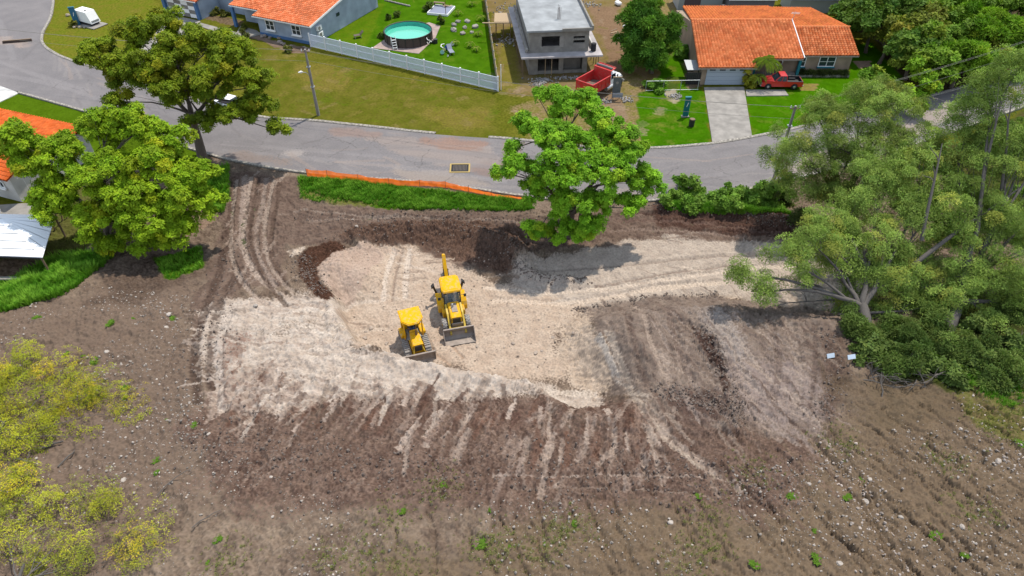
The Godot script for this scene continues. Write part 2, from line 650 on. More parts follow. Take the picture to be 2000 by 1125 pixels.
func smooth(l: PackedVector2Array, n := 6) -> PackedVector2Array:
	var o := PackedVector2Array()
	for i in l.size() - 1:
		for k in n:
			o.append(l[i].cubic_interpolate(l[i + 1], l[maxi(i - 1, 0)], l[mini(i + 2, l.size() - 1)], float(k) / n))
	o.append(l[l.size() - 1])
	return o

func lay_out_lot() -> void:
	near_edge = smooth(pts([-58.87, -76.77, -45.3, -70.33, -38.92, -66.59, -31.45, -62.48, -26.05, -60.36, -21.05, -59, -15.24, -58.05, -10.09, -57.39, -4.99, -56.38, 0, -55.05, 4.86, -54.09, 9.69, -53.83, 14.09, -54.09, 19.61, -54.87, 25.06, -56.84, 30.8, -59, 38.38, -62.48, 48.2, -67.38, 64.6, -76.09]), 3)
	far_edge = smooth(pts([-73.36, -113.35, -68.15, -102.08, -66.08, -95.74, -64.15, -91.72, -61.1, -88.45, -56.07, -85.02, -43.59, -78.44, -33.53, -72.3, -27.63, -70.08, -22.89, -69.48, -16.97, -68.3, -8.33, -66.47, 0, -65.25, 5.42, -64.06, 10.75, -63.32, 15.61, -63.42, 21.18, -64.28, 25.9, -65.69, 30.86, -67.5, 36.85, -70.08, 51.26, -76.23, 57.87, -79.58, 65.08, -83.46, 76.89, -89.8]), 3)
	lot_relief()
	var m := Map.new(X0, Z0, 0.0625, 1408, 848)
	m.na = noise_grid(0.012, 5, 31, m.w, m.h)
	m.nb = noise_grid(0.05, 4, 32, m.w, m.h)
	m.nc = noise_grid(0.3, 2, 33, m.w, m.h)
	var dark := dc(86, 66, 57)
	var darker := dc(96, 75, 64)
	var pale := dc(205, 190, 176)
	var beige := dc(212, 192, 172)
	m.base(dc(120, 103, 90), dc(154, 136, 119))
	m.area(pts([8.2, -19.37, 13.39, -23.44, 20.23, -26.58, 34.54, -31.57, 44.9, -31.57, 29.55, -11.59, -9.09, -11.59, -9.34, -17, -2.72, -19.06]), dc(138, 119, 97), dc(112, 96, 78), 4.0, 0.8, 0.8)
	m.area(pts([-37.85, -36.85, -31.93, -39.91, -24.75, -39.91, -17.59, -22.71, -17.93, -16.44, -22.73, -11.59, -29.55, -11.59, -52.21, -39.1]), dc(140, 121, 106), dc(114, 96, 85), 4.0, 0.6, 0.7)
	m.area(pts([-28.75, -59, -21.34, -58.05, -19.8, -53.58, -14.35, -52.74, 2.35, -51.34, 14.35, -52.74, 23.12, -49.92, 29.18, -48.76, 28, -45.5, 4.44, -46.79, 0.43, -44.86, -4.3, -44.13, -8.93, -47.06, -16.08, -47.18, -19.54, -46.76, -17.56, -39.91, -20.76, -39.91, -21.27, -33.11, -23.28, -35.49, -25.31, -46.76]), dc(140, 120, 107), dc(110, 92, 82), 1.0, 0.6)
	m.area(pts([-19.14, -25.76, -17.15, -27.86, -10.07, -29.9, 0, -28.05, 6.26, -29.82, 9.76, -28.21, 18.96, -26.58, 18.18, -22.71, 13.9, -20.16, 7, -20.48, -2.76, -19.84, -10.93, -19.37, -15.85, -20.16]), dc(98, 78, 69), dc(132, 110, 98), 2.2, 1.0, 0.9)
	m.area(pts([-22.71, -36.85, -20.72, -38.71, -14.01, -38.62, -12.05, -36.82, -10.18, -31.53, -6.28, -33.42, 0, -31.49, 5.97, -30.37, 6.19, -29.27, 1.91, -26.99, -3.22, -27.64, -9.63, -27.42, -13.9, -26.58, -17.67, -25.55, -19.06, -29.2, -21.42, -32.06]), dc(224, 210, 196), dc(184, 166, 151), 1.3, 0.9)
	m.area(pts([-15.6, -45.07, -12.46, -46.93, -8.93, -47.06, -4.3, -44.13, 0, -41.53, 6.31, -42.48, 17.82, -46.92, 28.76, -47.62, 27.43, -38.15, 16.29, -40.19, 6.02, -39.1, 3.5, -36.82, 4.03, -31.63, 0, -31.53, -5.52, -33.07, -10.34, -31.45, -13.16, -38.24]), beige, dc(192, 169, 149), 1.0, 0.7)
	m.area(pts([0, -44.01, 6.66, -46.62, 13.59, -48.23, 22.48, -47.64, 30.72, -45.93, 27.15, -37.5, 16.35, -40.39, 6.01, -38.98, 0, -41.53]), dc(208, 192, 176), dc(182, 166, 152), 0.9, 0.45)
	m.area(pts([-15.49, -48.69, -11.08, -49.76, -4.68, -50.86, 0.92, -49.92, 1.57, -47.58, 0.43, -44.86, -0.63, -42.48, -4.32, -44.46, -9.4, -47.33, -13.74, -46.6]), darker, dc(118, 95, 82), 1.0, 1.0)
	m.area(pts([13.46, -53.15, 19.15, -52.82, 24.56, -51.67, 27.74, -49.92, 25.17, -47.63, 18.24, -48.76, 13.41, -49.92]), dc(82, 60, 52), dc(104, 82, 72), 0.7, 0.7)
	m.area(pts([-18.09, -44.64, -17.5, -46.6, -15.42, -47.26, -14.18, -46.6, -15.83, -43.33, -14.87, -40.08, -13.55, -38.76, -13.69, -37.27, -15.72, -39.75, -17.16, -42.03]), dc(74, 54, 44), dc(96, 70, 58), 0.4, 0.5)
	m.area(pts([-19.27, -46.09, -17.76, -46.76, -18.03, -45.24, -18.55, -45.07]), pale, beige, 0.3, 0.3)
	m.area(pts([-15.96, -43.33, -15.32, -45.76, -12.49, -47.09, -10.72, -45.5, -11.63, -41.52, -12.45, -39.09, -13.67, -39.23, -14.78, -40.39]), dc(205, 182, 164), dc(184, 160, 144), 0.5, 0.4)
	m.area(pts([5.2, -38.8, 10.59, -40.11, 16.37, -40.47, 19.42, -39.65, 25.49, -38.51, 22.91, -33.66, 19.59, -26.58, 18.11, -24.19, 12.26, -24.96, 9.48, -26.57, 6.87, -29.56, 6.53, -33.89]), dc(158, 141, 128), dc(122, 106, 97), 0.7, 0.6)
	m.area(pts([3.77, -37.49, 5.6, -38.86, 6.27, -34.95, 7.28, -30.52, 5.81, -30.39, 4.03, -31.63, 3.44, -34.17]), dc(214, 194, 174), dc(190, 170, 151), 1.0, 0.8)
	m.area(pts([13.54, -35.82, 16.7, -35.83, 16.38, -33.11, 15.36, -30.85, 13.74, -30.52, 13.47, -33.11]), dc(186, 176, 168), dc(160, 148, 142), 1.0, 1.1, 0.75)
	m.area(pts([14.1, -29.9, 17.14, -31.09, 20.72, -31.57, 19.19, -26.16, 15.94, -24.96, 13.59, -25.36]), dc(176, 160, 152), dc(148, 132, 126), 1.6, 1.1, 0.75)
	m.area(pts([9.78, -28.34, 12.8, -28.66, 13.98, -27.86, 13.32, -25.28, 11.56, -25.96, 9.87, -26.99]), dc(78, 60, 54), dc(104, 84, 76), 0.9, 1.3, 0.85)
	m.area(pts([12.97, -34.85, 13.56, -34.25, 14.06, -30.85, 14.09, -28.3, 13.48, -27.42, 13.31, -30.13, 12.82, -32.57]), dc(74, 57, 51), dc(100, 80, 72), 0.3, 0.6)
	m.area(pts([21.86, -34.22, 23.45, -34.17, 21.53, -28.3, 19.3, -25.36, 18.66, -26.16, 20.29, -29.2]), dc(86, 68, 60), dc(116, 97, 86), 1.0, 1.0, 0.85)
	m.area(pts([20.56, -29.2, 26.1, -28.3, 34.27, -31.09, 31.12, -25.76, 21.29, -24.57]), dc(118, 102, 82), dc(98, 86, 68), 2.0, 1.0, 0.55)
	m.area(pts([-19.77, -33.38, -18.26, -33.66, -17.48, -31.09, -18.95, -30.37]), dc(140, 108, 94), dc(122, 92, 80), 1.0, 1.3, 0.8)
	m.area(pts([-18.14, -29.43, -16.18, -28.97, -15.59, -28.08, -16.83, -27.86, -18.06, -28.66]), dc(130, 98, 84), dc(116, 88, 76), 0.8, 1.3, 0.8)
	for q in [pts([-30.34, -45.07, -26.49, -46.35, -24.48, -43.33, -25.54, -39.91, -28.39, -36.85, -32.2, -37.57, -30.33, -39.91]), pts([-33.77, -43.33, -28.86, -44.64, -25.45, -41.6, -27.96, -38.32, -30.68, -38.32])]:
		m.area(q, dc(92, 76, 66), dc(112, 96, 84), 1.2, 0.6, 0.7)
	# edge of the pit: pale soil, with its sunlit brightness painted into the strip
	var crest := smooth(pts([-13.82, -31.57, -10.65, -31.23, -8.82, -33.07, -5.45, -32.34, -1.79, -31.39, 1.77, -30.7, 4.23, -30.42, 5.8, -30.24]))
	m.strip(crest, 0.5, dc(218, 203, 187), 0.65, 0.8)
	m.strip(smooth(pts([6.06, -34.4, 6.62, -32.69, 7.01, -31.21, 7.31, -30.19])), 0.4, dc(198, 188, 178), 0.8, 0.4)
	# brown and white stripes where soil was pushed over the crest
	var inner := smooth(pts([-19.86, -31.57, -16.92, -30.37, -14.65, -29.43, -9.99, -29.43, -5.58, -28.66, -1.29, -27.77, 2.59, -27.51, 6.38, -28.46, 8.17, -26.43]))
	var outer := smooth(pts([-18.77, -25.36, -17.03, -24.57, -15.27, -24.76, -12.08, -24.19, -7.71, -23.25, -3.51, -22.53, 1.4, -20.65, 5.62, -20.65, 9.27, -20.65]))
	var ns := 170
	for i in ns:
		var t := (i + rng.randf_range(-0.5, 0.5)) / ns
		var ia := inner[clampi(int(t * (inner.size() - 1)), 0, inner.size() - 1)].lerp(inner[clampi(int(t * (inner.size() - 1)) + 1, 0, inner.size() - 1)], fmod(t * (inner.size() - 1), 1.0))
		var ob := outer[clampi(int(t * (outer.size() - 1)), 0, outer.size() - 1)].lerp(outer[clampi(int(t * (outer.size() - 1)) + 1, 0, outer.size() - 1)], fmod(t * (outer.size() - 1), 1.0))
		var light := i % 5 != 1 and i % 5 != 3
		var from := rng.randf_range(-0.1, 0.55)
		var to := from + rng.randf_range(0.22, 0.42)
		var l := wander(ia.lerp(ob, from), ia.lerp(ob, to), 0.09, 6)
		var wd := rng.randf_range(0.2, 0.46)
		if light:
			m.strip(l, wd, [dc(206, 188, 174), dc(186, 167, 153), dc(168, 148, 135), dc(150, 128, 115)][rng.randi_range(0, 3)], rng.randf_range(0.5, 0.8), 1.0, 0.34 if i % 2 else 0.0)
			rut(l, wd, 0.06, 0.34)
		else:
			m.strip(l, wd * 1.3, [dc(96, 72, 62), dc(118, 88, 74), dc(104, 80, 70)][rng.randi_range(0, 2)], rng.randf_range(0.5, 0.8), 1.0)
			rut(l, wd, -0.05)
	# scrapes down the side wall of the pit
	for i in 22:
		var u := i / 21.0
		var top := (Vector2(5.59, -38.75)).lerp(Vector2(7.32, -30.26), u)
		var foot := (Vector2(3.55, -36.27)).lerp(Vector2(4.31, -31.49), u)
		rut(wander(top.lerp(foot, rng.randf_range(0.0, 0.3)), top.lerp(foot, rng.randf_range(0.7, 1.0)), 0.05, 4), 0.09, 0.06)
	# fine streaks on the pale slope beside the pit
	for i in 34:
		var a := Vector2(rng.randf_range(0, 1), rng.randf_range(0, 1))
		var p0 := (Vector2(-21.95, -36.85)).lerp(Vector2(-13.69, -37.27), a.x).lerp((Vector2(-19.53, -31.09)).lerp(Vector2(-10.7, -31.54), a.x), a.y)
		var l := wander(p0, p0 + Vector2(rng.randf_range(1.5, 3.5), rng.randf_range(-0.5, 0.4)), 0.08, 5)
		m.strip(l, rng.randf_range(0.06, 0.16), [dc(232, 220, 206), dc(176, 156, 142), dc(150, 128, 114)][i % 3], 0.6, 0.7)
	# wheel and track marks
	var tracks := [
		[pts([-26.66, -58.52, -25.28, -53.15, -24.28, -49.15, -22.54, -45.07, -20.06, -41.17]), 0.5, dc(176, 158, 146)], [pts([-24.39, -58.05, -23.45, -53.15, -22.9, -49.15, -21.46, -45.07, -18.36, -39.91]), 0.4, dc(168, 150, 138)],
		[pts([-23, -57.58, -22.11, -53.15, -21.53, -49.15, -20.37, -45.07, -17.69, -40.33]), 0.35, dc(104, 86, 76)], [pts([-27.69, -58.05, -26.02, -51.5, -24.6, -46.76, -21.15, -39.91]), 0.4, dc(100, 82, 72)],
		[pts([-26.39, -51.5, -24.06, -43.33, -22.36, -35.49, -21.32, -31.09, -19.49, -27]), 0.55, dc(88, 72, 64)], [pts([-22.37, -43.33, -21.85, -37.57, -20.48, -32.06, -19.25, -28.3]), 0.5, dc(94, 78, 70)],
		[pts([-20.89, -37.57, -20.28, -33.11, -19.38, -30.13, -17.95, -26.58]), 0.5, dc(206, 192, 180)],
		[pts([-25.91, -58.05, -24.6, -51.5, -23.27, -46.76, -20.67, -42.03, -17.09, -38.32, -13.52, -36.57]), 0.4, dc(190, 172, 158)], [pts([-27.19, -57.58, -25.58, -50.7, -23.75, -45.07, -20.76, -39.91, -17.79, -36.85]), 0.35, dc(186, 168, 154)], [pts([-23.5, -57.58, -22.75, -52.32, -22, -48.38, -19.92, -43.33, -16.62, -38.71]), 0.35, dc(178, 160, 146)], [pts([-25.15, -58.05, -24.18, -52.32, -22.99, -47.58, -19.91, -41.6, -16.65, -36.85]), 0.3, dc(96, 79, 70)], [pts([-14.46, -34.25, -12.85, -39.09, -10.53, -39.68]), 0.4, dc(214, 198, 182)], [pts([-12.65, -32.57, -11.57, -36.27, -9.33, -36.82]), 0.4, dc(208, 190, 172)],
		[pts([-18.67, -50.7, -11.73, -51.1, -4.68, -50.86, 1.86, -50.54]), 0.35, dc(150, 132, 120)], [pts([-16.52, -49.3, -10.19, -50.07, -4.62, -49.92, 1.38, -49.45]), 0.35, dc(112, 92, 82)], [pts([-19.55, -52.49, -14.14, -51.5, -6.57, -51.1]), 0.3, dc(156, 140, 128)],
		[pts([9.34, -50.7, 15.38, -50.54, 21.99, -49.15, 26.97, -47.63]), 0.4, dc(120, 98, 88)], [pts([8.7, -49.15, 14.69, -49.3, 21.21, -47.93, 26.59, -46.48]), 0.4, dc(152, 132, 120)], [pts([11.37, -51.91, 17.82, -51.1, 23.12, -49.92]), 0.35, dc(92, 72, 64)],
		[pts([-10.2, -46.56, -10.35, -42.8, -10.2, -39.68]), 0.42, dc(222, 206, 190)], [pts([-8.87, -46.56, -8.79, -42.8, -8.54, -39.99]), 0.42, dc(222, 206, 190)], [pts([-9.49, -46.2, -9.63, -42.8, -9.52, -39.69]), 0.2, dc(150, 130, 116)],
		[pts([-2.49, -41.53, 4.12, -40.9, 12.62, -42.48, 21.49, -44.13, 27.51, -44.13]), 0.4, dc(222, 204, 186)], [pts([-1.63, -39.99, 4.86, -39.69, 12.46, -41.53, 20.98, -42.29, 26.69, -41.84]), 0.5, dc(222, 202, 182)], [pts([1.7, -43.46, 8.6, -44.13, 17.5, -45.5, 26.25, -45.5]), 0.3, dc(160, 144, 132)],
		[pts([6.64, -41.53, 12.73, -43.13, 19.43, -44.46]), 0.25, dc(150, 132, 120)],
		[pts([8.4, -38.94, 8.36, -32.08, 8.92, -28.14, 10.11, -24.96]), 0.4, dc(112, 95, 86)], [pts([9.62, -39.17, 9.54, -31.93, 10.18, -28.71]), 0.35, dc(176, 158, 144)], [pts([11.44, -39.35, 11.4, -31.57, 11.74, -28.3]), 0.4, dc(132, 114, 104)], [pts([6.76, -34.61, 7.48, -31.09, 8.17, -26.43, 9.82, -23.44, 11.48, -21.66]), 0.45, dc(196, 180, 164)],
		[pts([8.27, -27.93, 9.43, -24.57, 10.85, -22.71, 12.64, -20.65]), 0.4, dc(190, 172, 158)], [pts([7.08, -26.46, 8.63, -23.44, 10.04, -21.66]), 0.3, dc(98, 78, 68)],
		[pts([19.83, -35.27, 18.88, -30.13, 17.25, -26.16]), 0.5, dc(166, 150, 138)], [pts([21.48, -34.72, 19.89, -30.13, 18.33, -26.58]), 0.35, dc(112, 96, 88)], [pts([18.56, -35.89, 17.82, -31.09, 16.37, -27.42]), 0.35, dc(122, 106, 98)],
		[pts([-1.15, -21.83, 2.87, -21.73, 7.19, -21.8, 13.12, -21.38]), 0.2, dc(186, 168, 156)], [pts([0, -20.98, 5.65, -20.91, 11.18, -20.39]), 0.16, dc(150, 132, 120)],
		[pts([-6.32, -37.94, -4.98, -35.74, -3.53, -33.67]), 0.2, dc(186, 158, 136)], [pts([-6.56, -36.27, -5.61, -34.17, -4.41, -33.07]), 0.2, dc(188, 160, 138)], [pts([-15.08, -31.09, -17.15, -27.86]), 0.3, dc(180, 160, 146)],
	]
	for t in tracks:
		var l := smooth(t[0])
		m.strip(l, t[1], t[2], 0.75, 0.75, 0.34)
		rut(l, t[1] * 0.8, 0.08, 0.34)
	# streaks across the raised ground beside the pit, and faint grey-beige ones on the dark slope
	for i in 120:
		var p := (Vector2(7.48, -38.06)).lerp(Vector2(22.17, -35.49), rng.randf()).lerp((Vector2(8.41, -27.83)).lerp(Vector2(18.67, -25.76), rng.randf()), rng.randf())
		var l := wander(p, p + Vector2(0.4, 1.0).rotated(rng.randfn() * 0.15) * rng.randf_range(1.0, 3.2), 0.08, 5)
		m.strip(l, rng.randf_range(0.06, 0.22), [dc(96, 80, 72), dc(186, 168, 154), dc(112, 94, 85), dc(168, 152, 142)][i % 4], rng.randf_range(0.4, 0.75), 0.9)
		rut(l, 0.12, 0.05 if i % 2 else -0.04)
	for i in 110:
		var p := (Vector2(-17.34, -24.57)).lerp(Vector2(13.19, -22.71), rng.randf()) + Vector2(rng.randf_range(-0.5, 0.5), rng.randf_range(-2.0, 3.0))
		m.strip(wander(p, p + Vector2(-0.25, 1.0).rotated(rng.randfn() * 0.2) * rng.randf_range(0.6, 2.4), 0.08, 5), rng.randf_range(0.08, 0.3), [dc(150, 130, 117), dc(132, 112, 100), dc(84, 65, 57)][i % 3], rng.randf_range(0.3, 0.65), 1.0)
	# rills washed into the slope; stones lie in them later
	for i in 150:
		var u := sqrt(rng.randf())
		var a := (Vector2(-10.11, -20.65)).lerp(Vector2(31.46, -27.42), u) + Vector2(rng.randf_range(-1, 1), rng.randf_range(-1.5, 9.5))
		var slant := lerpf(0.05, 1.1, u)
		var ln := rng.randf_range(1.5, 5.0)
		rut(wander(a, a + Vector2(slant * ln * 0.6, ln), 0.16, 9), rng.randf_range(0.09, 0.14), rng.randf_range(0.08, 0.17))
	for l in [pts([18.46, -25.16, 19.04, -23.44, 19.22, -22, 19.67, -20.65, 19.82, -19.06, 19.97, -17.57, 19.66, -15.77]), pts([29.36, -28.3, 29.56, -25.76, 29.89, -24.19]), pts([19.39, -20.65, 19.16, -18.15, 18.95, -16.44]), pts([11.98, -22.53, 12.36, -20.65, 12.85, -19.37])]:
		rut(wander(l[0], l[1], 0.1, 3), 0.16, 0.1)
		rut(smooth(l), 0.15, 0.12)
	# soil smeared by blade and wheels
	var ways := [[pts([-18.85, -31.09, -9.99, -29.43, 0, -27.64, 6.38, -28.46, 9.88, -25.36, 9.34, -20.98, 0, -20.65, -11.81, -23.07, -17.64, -24.57]), Vector2(-0.35, 1.0), 650], [pts([-22.71, -36.85, -13.96, -38.39, -10.35, -31.53, -3.61, -31.96, -12.74, -27, -18.01, -26.58]), Vector2(1.0, 0.05), 420], [pts([-14.74, -45.07, -4.3, -44.13, 6.31, -42.48, 28.51, -46.92, 25.7, -39.1, 6.02, -39.1, 3.63, -32.2, -5.52, -33.07, -10.35, -31.53]), Vector2(1.0, 0.12), 520],
		[pts([6, -38.8, 16.29, -40.19, 25.33, -38.13, 18.69, -24.96, 9.48, -26.57, 6.87, -29.56]), Vector2(0.35, 1.0), 520], [pts([-20.18, -53.15, 2.36, -51.5, 29.59, -49.92, 28, -45.5, 4.44, -46.79, -4.3, -44.13, -17.96, -47.58]), Vector2(1.0, 0.0), 520], [pts([-28.6, -58.52, -21.73, -57.58, -17.56, -39.91, -20.56, -31.09, -22.91, -35.49]), Vector2(-0.1, 1.0), 260], [pts([6.87, -29.56, 19.15, -25.36, 18.76, -22.71, 13.67, -19.37, 9.27, -20.65]), Vector2(0.6, 1.0), 300]]
	for q in ways:
		var lo: Vector2 = q[0][0]; var hi: Vector2 = q[0][0]
		for p in q[0]:
			lo = lo.min(p); hi = hi.max(p)
		for i in q[2]:
			var p := Vector2(rng.randf_range(lo.x, hi.x), rng.randf_range(lo.y, hi.y))
			if not Geometry2D.is_point_in_polygon(p, q[0]): continue
			var d: Vector2 = q[1].normalized().rotated(rng.randfn() * 0.22) * rng.randf_range(0.8, 2.8) * (1.0 if rng.randf() < 0.6 else -1.0)
			m.drag(p, p + d, rng.randf_range(0.06, 0.34), rng.randf_range(0.35, 0.8), 0.9)
	# weeds and grass
	var gr1 := dc(88, 120, 30)
	var gr2 := dc(70, 100, 24)
	for q in [pts([-30.71, -59.48, -28.69, -60.46, -26.96, -54.87, -26.62, -51.91, -28.04, -51.5]), pts([-21.08, -58.05, -15.13, -57.39, -7.43, -55.75, 1.7, -53.83, 2.14, -52.16, -4.75, -52.16, -11.44, -52.49, -14.93, -53.32, -19.94, -54.18]), pts([-41.52, -41.53, -40.23, -43.79, -36.82, -45.73, -33.59, -44.64, -34.95, -38.32, -37.3, -36.02]), pts([-30.15, -44.64, -27.09, -46.76, -25.33, -43.33, -27.12, -40.75])]:
		m.area(q, gr1, gr2, 0.5, 0.5)
	m.area(pts([-20.47, -56.48, -15.77, -55.31, -11.08, -53.32, -14.39, -52.99, -19.66, -54]), dc(140, 130, 84), dc(112, 116, 52), 0.6, 0.6, 0.8)
	m.area(pts([13.66, -54.44, 24.71, -55.58, 26.91, -53.15, 22.51, -51.1, 14.28, -52.32]), dc(88, 104, 44), dc(78, 74, 44), 0.6, 0.6)
	m.area(pts([24.84, -34.09, 32.17, -36.85, 43.91, -39.91, 35.88, -28.3, 27.73, -28.3, 23.59, -30.13]), dc(80, 92, 40), dc(66, 66, 40), 1.0, 0.6)
	m.area(pts([27.73, -28.3, 37.7, -31.09, 32.25, -22.71, 28.68, -24.19]), dc(116, 124, 52), dc(122, 106, 76), 0.8, 0.7, 0.8)
	m.area(pts([-67.04, -76.09, -58.65, -76.36, -45.3, -70.33, -38.92, -66.59, -31.38, -62.28, -32, -59.48, -39.12, -60.46, -45.42, -59.48, -56.77, -59.48]), dc(96, 124, 28), dc(84, 110, 22), 0.3, 0.2)
	m.area(pts([-61.93, -59.48, -41.29, -59.48, -36.29, -51.5, -36.8, -44.88, -39.55, -44.13, -48.19, -39.1]), dc(112, 110, 66), dc(96, 100, 48), 0.8, 0.5)
	m.area(pts([-31.88, -53.58, -29.41, -54.87, -27.08, -50.7, -28.29, -47.58, -30.29, -49.92]), dc(178, 150, 128), dc(140, 118, 102), 0.6, 0.4, 0.8)
	m.area(pts([-44.87, -45.15, -39.53, -44.94, -37.31, -45.78, -36.06, -45.18, -39.29, -42.22, -42.77, -41.53]), dc(140, 118, 100), dc(112, 96, 82), 0.4, 0.5)

	var lot := StandardMaterial3D.new()
	lot.albedo_texture = m.texture(0.42)
	lot.roughness = 0.97
	lot.specular_mode = BaseMaterial3D.SPECULAR_DISABLED
	lot.texture_repeat = false
	lot.heightmap_enabled = true
	lot.heightmap_scale = 4.0
	var im := Image.create_from_data(m.w, m.h, false, Image.FORMAT_L8, m.nc)
	lot.heightmap_texture = ImageTexture.create_from_image(im)
	# the lot's surface, up to the near kerb
	var v := PackedVector3Array(); var n := PackedVector3Array(); var t := PackedVector2Array(); var ix := PackedInt32Array()
	v.resize(HW * HD); n.resize(HW * HD); t.resize(HW * HD)
	for j in HD:
		for i in HW:
			var k := j * HW + i
			v[k] = Vector3(X0 + i * HS, hgrid[k], Z0 + j * HS)
			var dx := hgrid[k + 1 if i < HW - 1 else k] - hgrid[k - 1 if i > 0 else k]
			var dz := hgrid[k + HW if j < HD - 1 else k] - hgrid[k - HW if j > 0 else k]
			n[k] = Vector3(-dx, 2.0 * HS, -dz).normalized()
			t[k] = Vector2(i * HS / LOT_W, j * HS / LOT_D)
	var nzs := PackedFloat32Array()
	for i in HW: nzs.append(near_z(X0 + i * HS) - 1.0)
	for j in HD - 1:
		var z := Z0 + j * HS
		for i in HW - 1:
			if z < nzs[i]: continue
			var k := j * HW + i
			ix.append(k); ix.append(k + 1); ix.append(k + HW)
			ix.append(k + 1); ix.append(k + HW + 1); ix.append(k + HW)
	var arr := []
	arr.resize(Mesh.ARRAY_MAX)
	arr[Mesh.ARRAY_VERTEX] = v; arr[Mesh.ARRAY_NORMAL] = n; arr[Mesh.ARRAY_TEX_UV] = t; arr[Mesh.ARRAY_INDEX] = ix
	var am := ArrayMesh.new()
	am.add_surface_from_arrays(Mesh.PRIMITIVE_TRIANGLES, arr)
	structure("bare_ground", am, lot, "bare brown and pale earth with a dug pit and track marks")

func flat_sheet(outline: PackedVector2Array, y: float, x0: float, z0: float, w: float, d: float) -> ArrayMesh:
	var b := B.new()
	b.textured = true
	var tr := Geometry2D.triangulate_polygon(outline)
	for p in outline:
		b.v.append(Vector3(p.x, y, p.y)); b.n.append(Vector3.UP)
		b.t.append(Vector2((p.x - x0) / w, (p.y - z0) / d))
	for i in range(0, tr.size(), 3):
		var a := outline[tr[i]]; var c := outline[tr[i + 1]]; var e := outline[tr[i + 2]]
		if (c - a).cross(e - a) > 0: b.ix.append_array([tr[i], tr[i + 1], tr[i + 2]])
		else: b.ix.append_array([tr[i], tr[i + 2], tr[i + 1]])
	return b.mesh()

func kerb_run(l: PackedVector2Array, side: float, called: String) -> void:
	# a low concrete kerb swept along the road's edge, a little uneven
	var b := B.new()
	var n := l.size()
	var o := shift(l, side * 0.36)
	for i in n - 1:
		var h0 := 0.15 + 0.015 * sin(i * 2.3); var h1 := 0.15 + 0.015 * sin((i + 1) * 2.3)
		var a := Vector3(l[i].x, -0.05, l[i].y); var c := Vector3(l[i + 1].x, -0.05, l[i + 1].y)
		var e := Vector3(o[i].x, -0.05, o[i].y); var f := Vector3(o[i + 1].x, -0.05, o[i + 1].y)
		var u0 := Vector3(0, h0 + 0.05, 0); var u1 := Vector3(0, h1 + 0.05, 0)
		var r0 := (e - a) * 0.2; var r1 := (f - c) * 0.2
		if side > 0:
			b.quad(c, a, a + u0 * 0.75, c + u1 * 0.75); b.quad(c + u1 * 0.75, a + u0 * 0.75, a + u0 + r0, c + u1 + r1); b.quad(c + u1 + r1, a + u0 + r0, e + u0, f + u1); b.quad(f + u1, e + u0, e, f)
		else:
			b.quad(a, c, c + u1 * 0.75, a + u0 * 0.75); b.quad(a + u0 * 0.75, c + u1 * 0.75, c + u1 + r1, a + u0 + r0); b.quad(a + u0 + r0, c + u1 + r1, f + u1, e + u0); b.quad(e + u0, f + u1, f, e)
	structure(called, b.mesh(), M.kerb, "weathered whitish concrete kerb along the road")

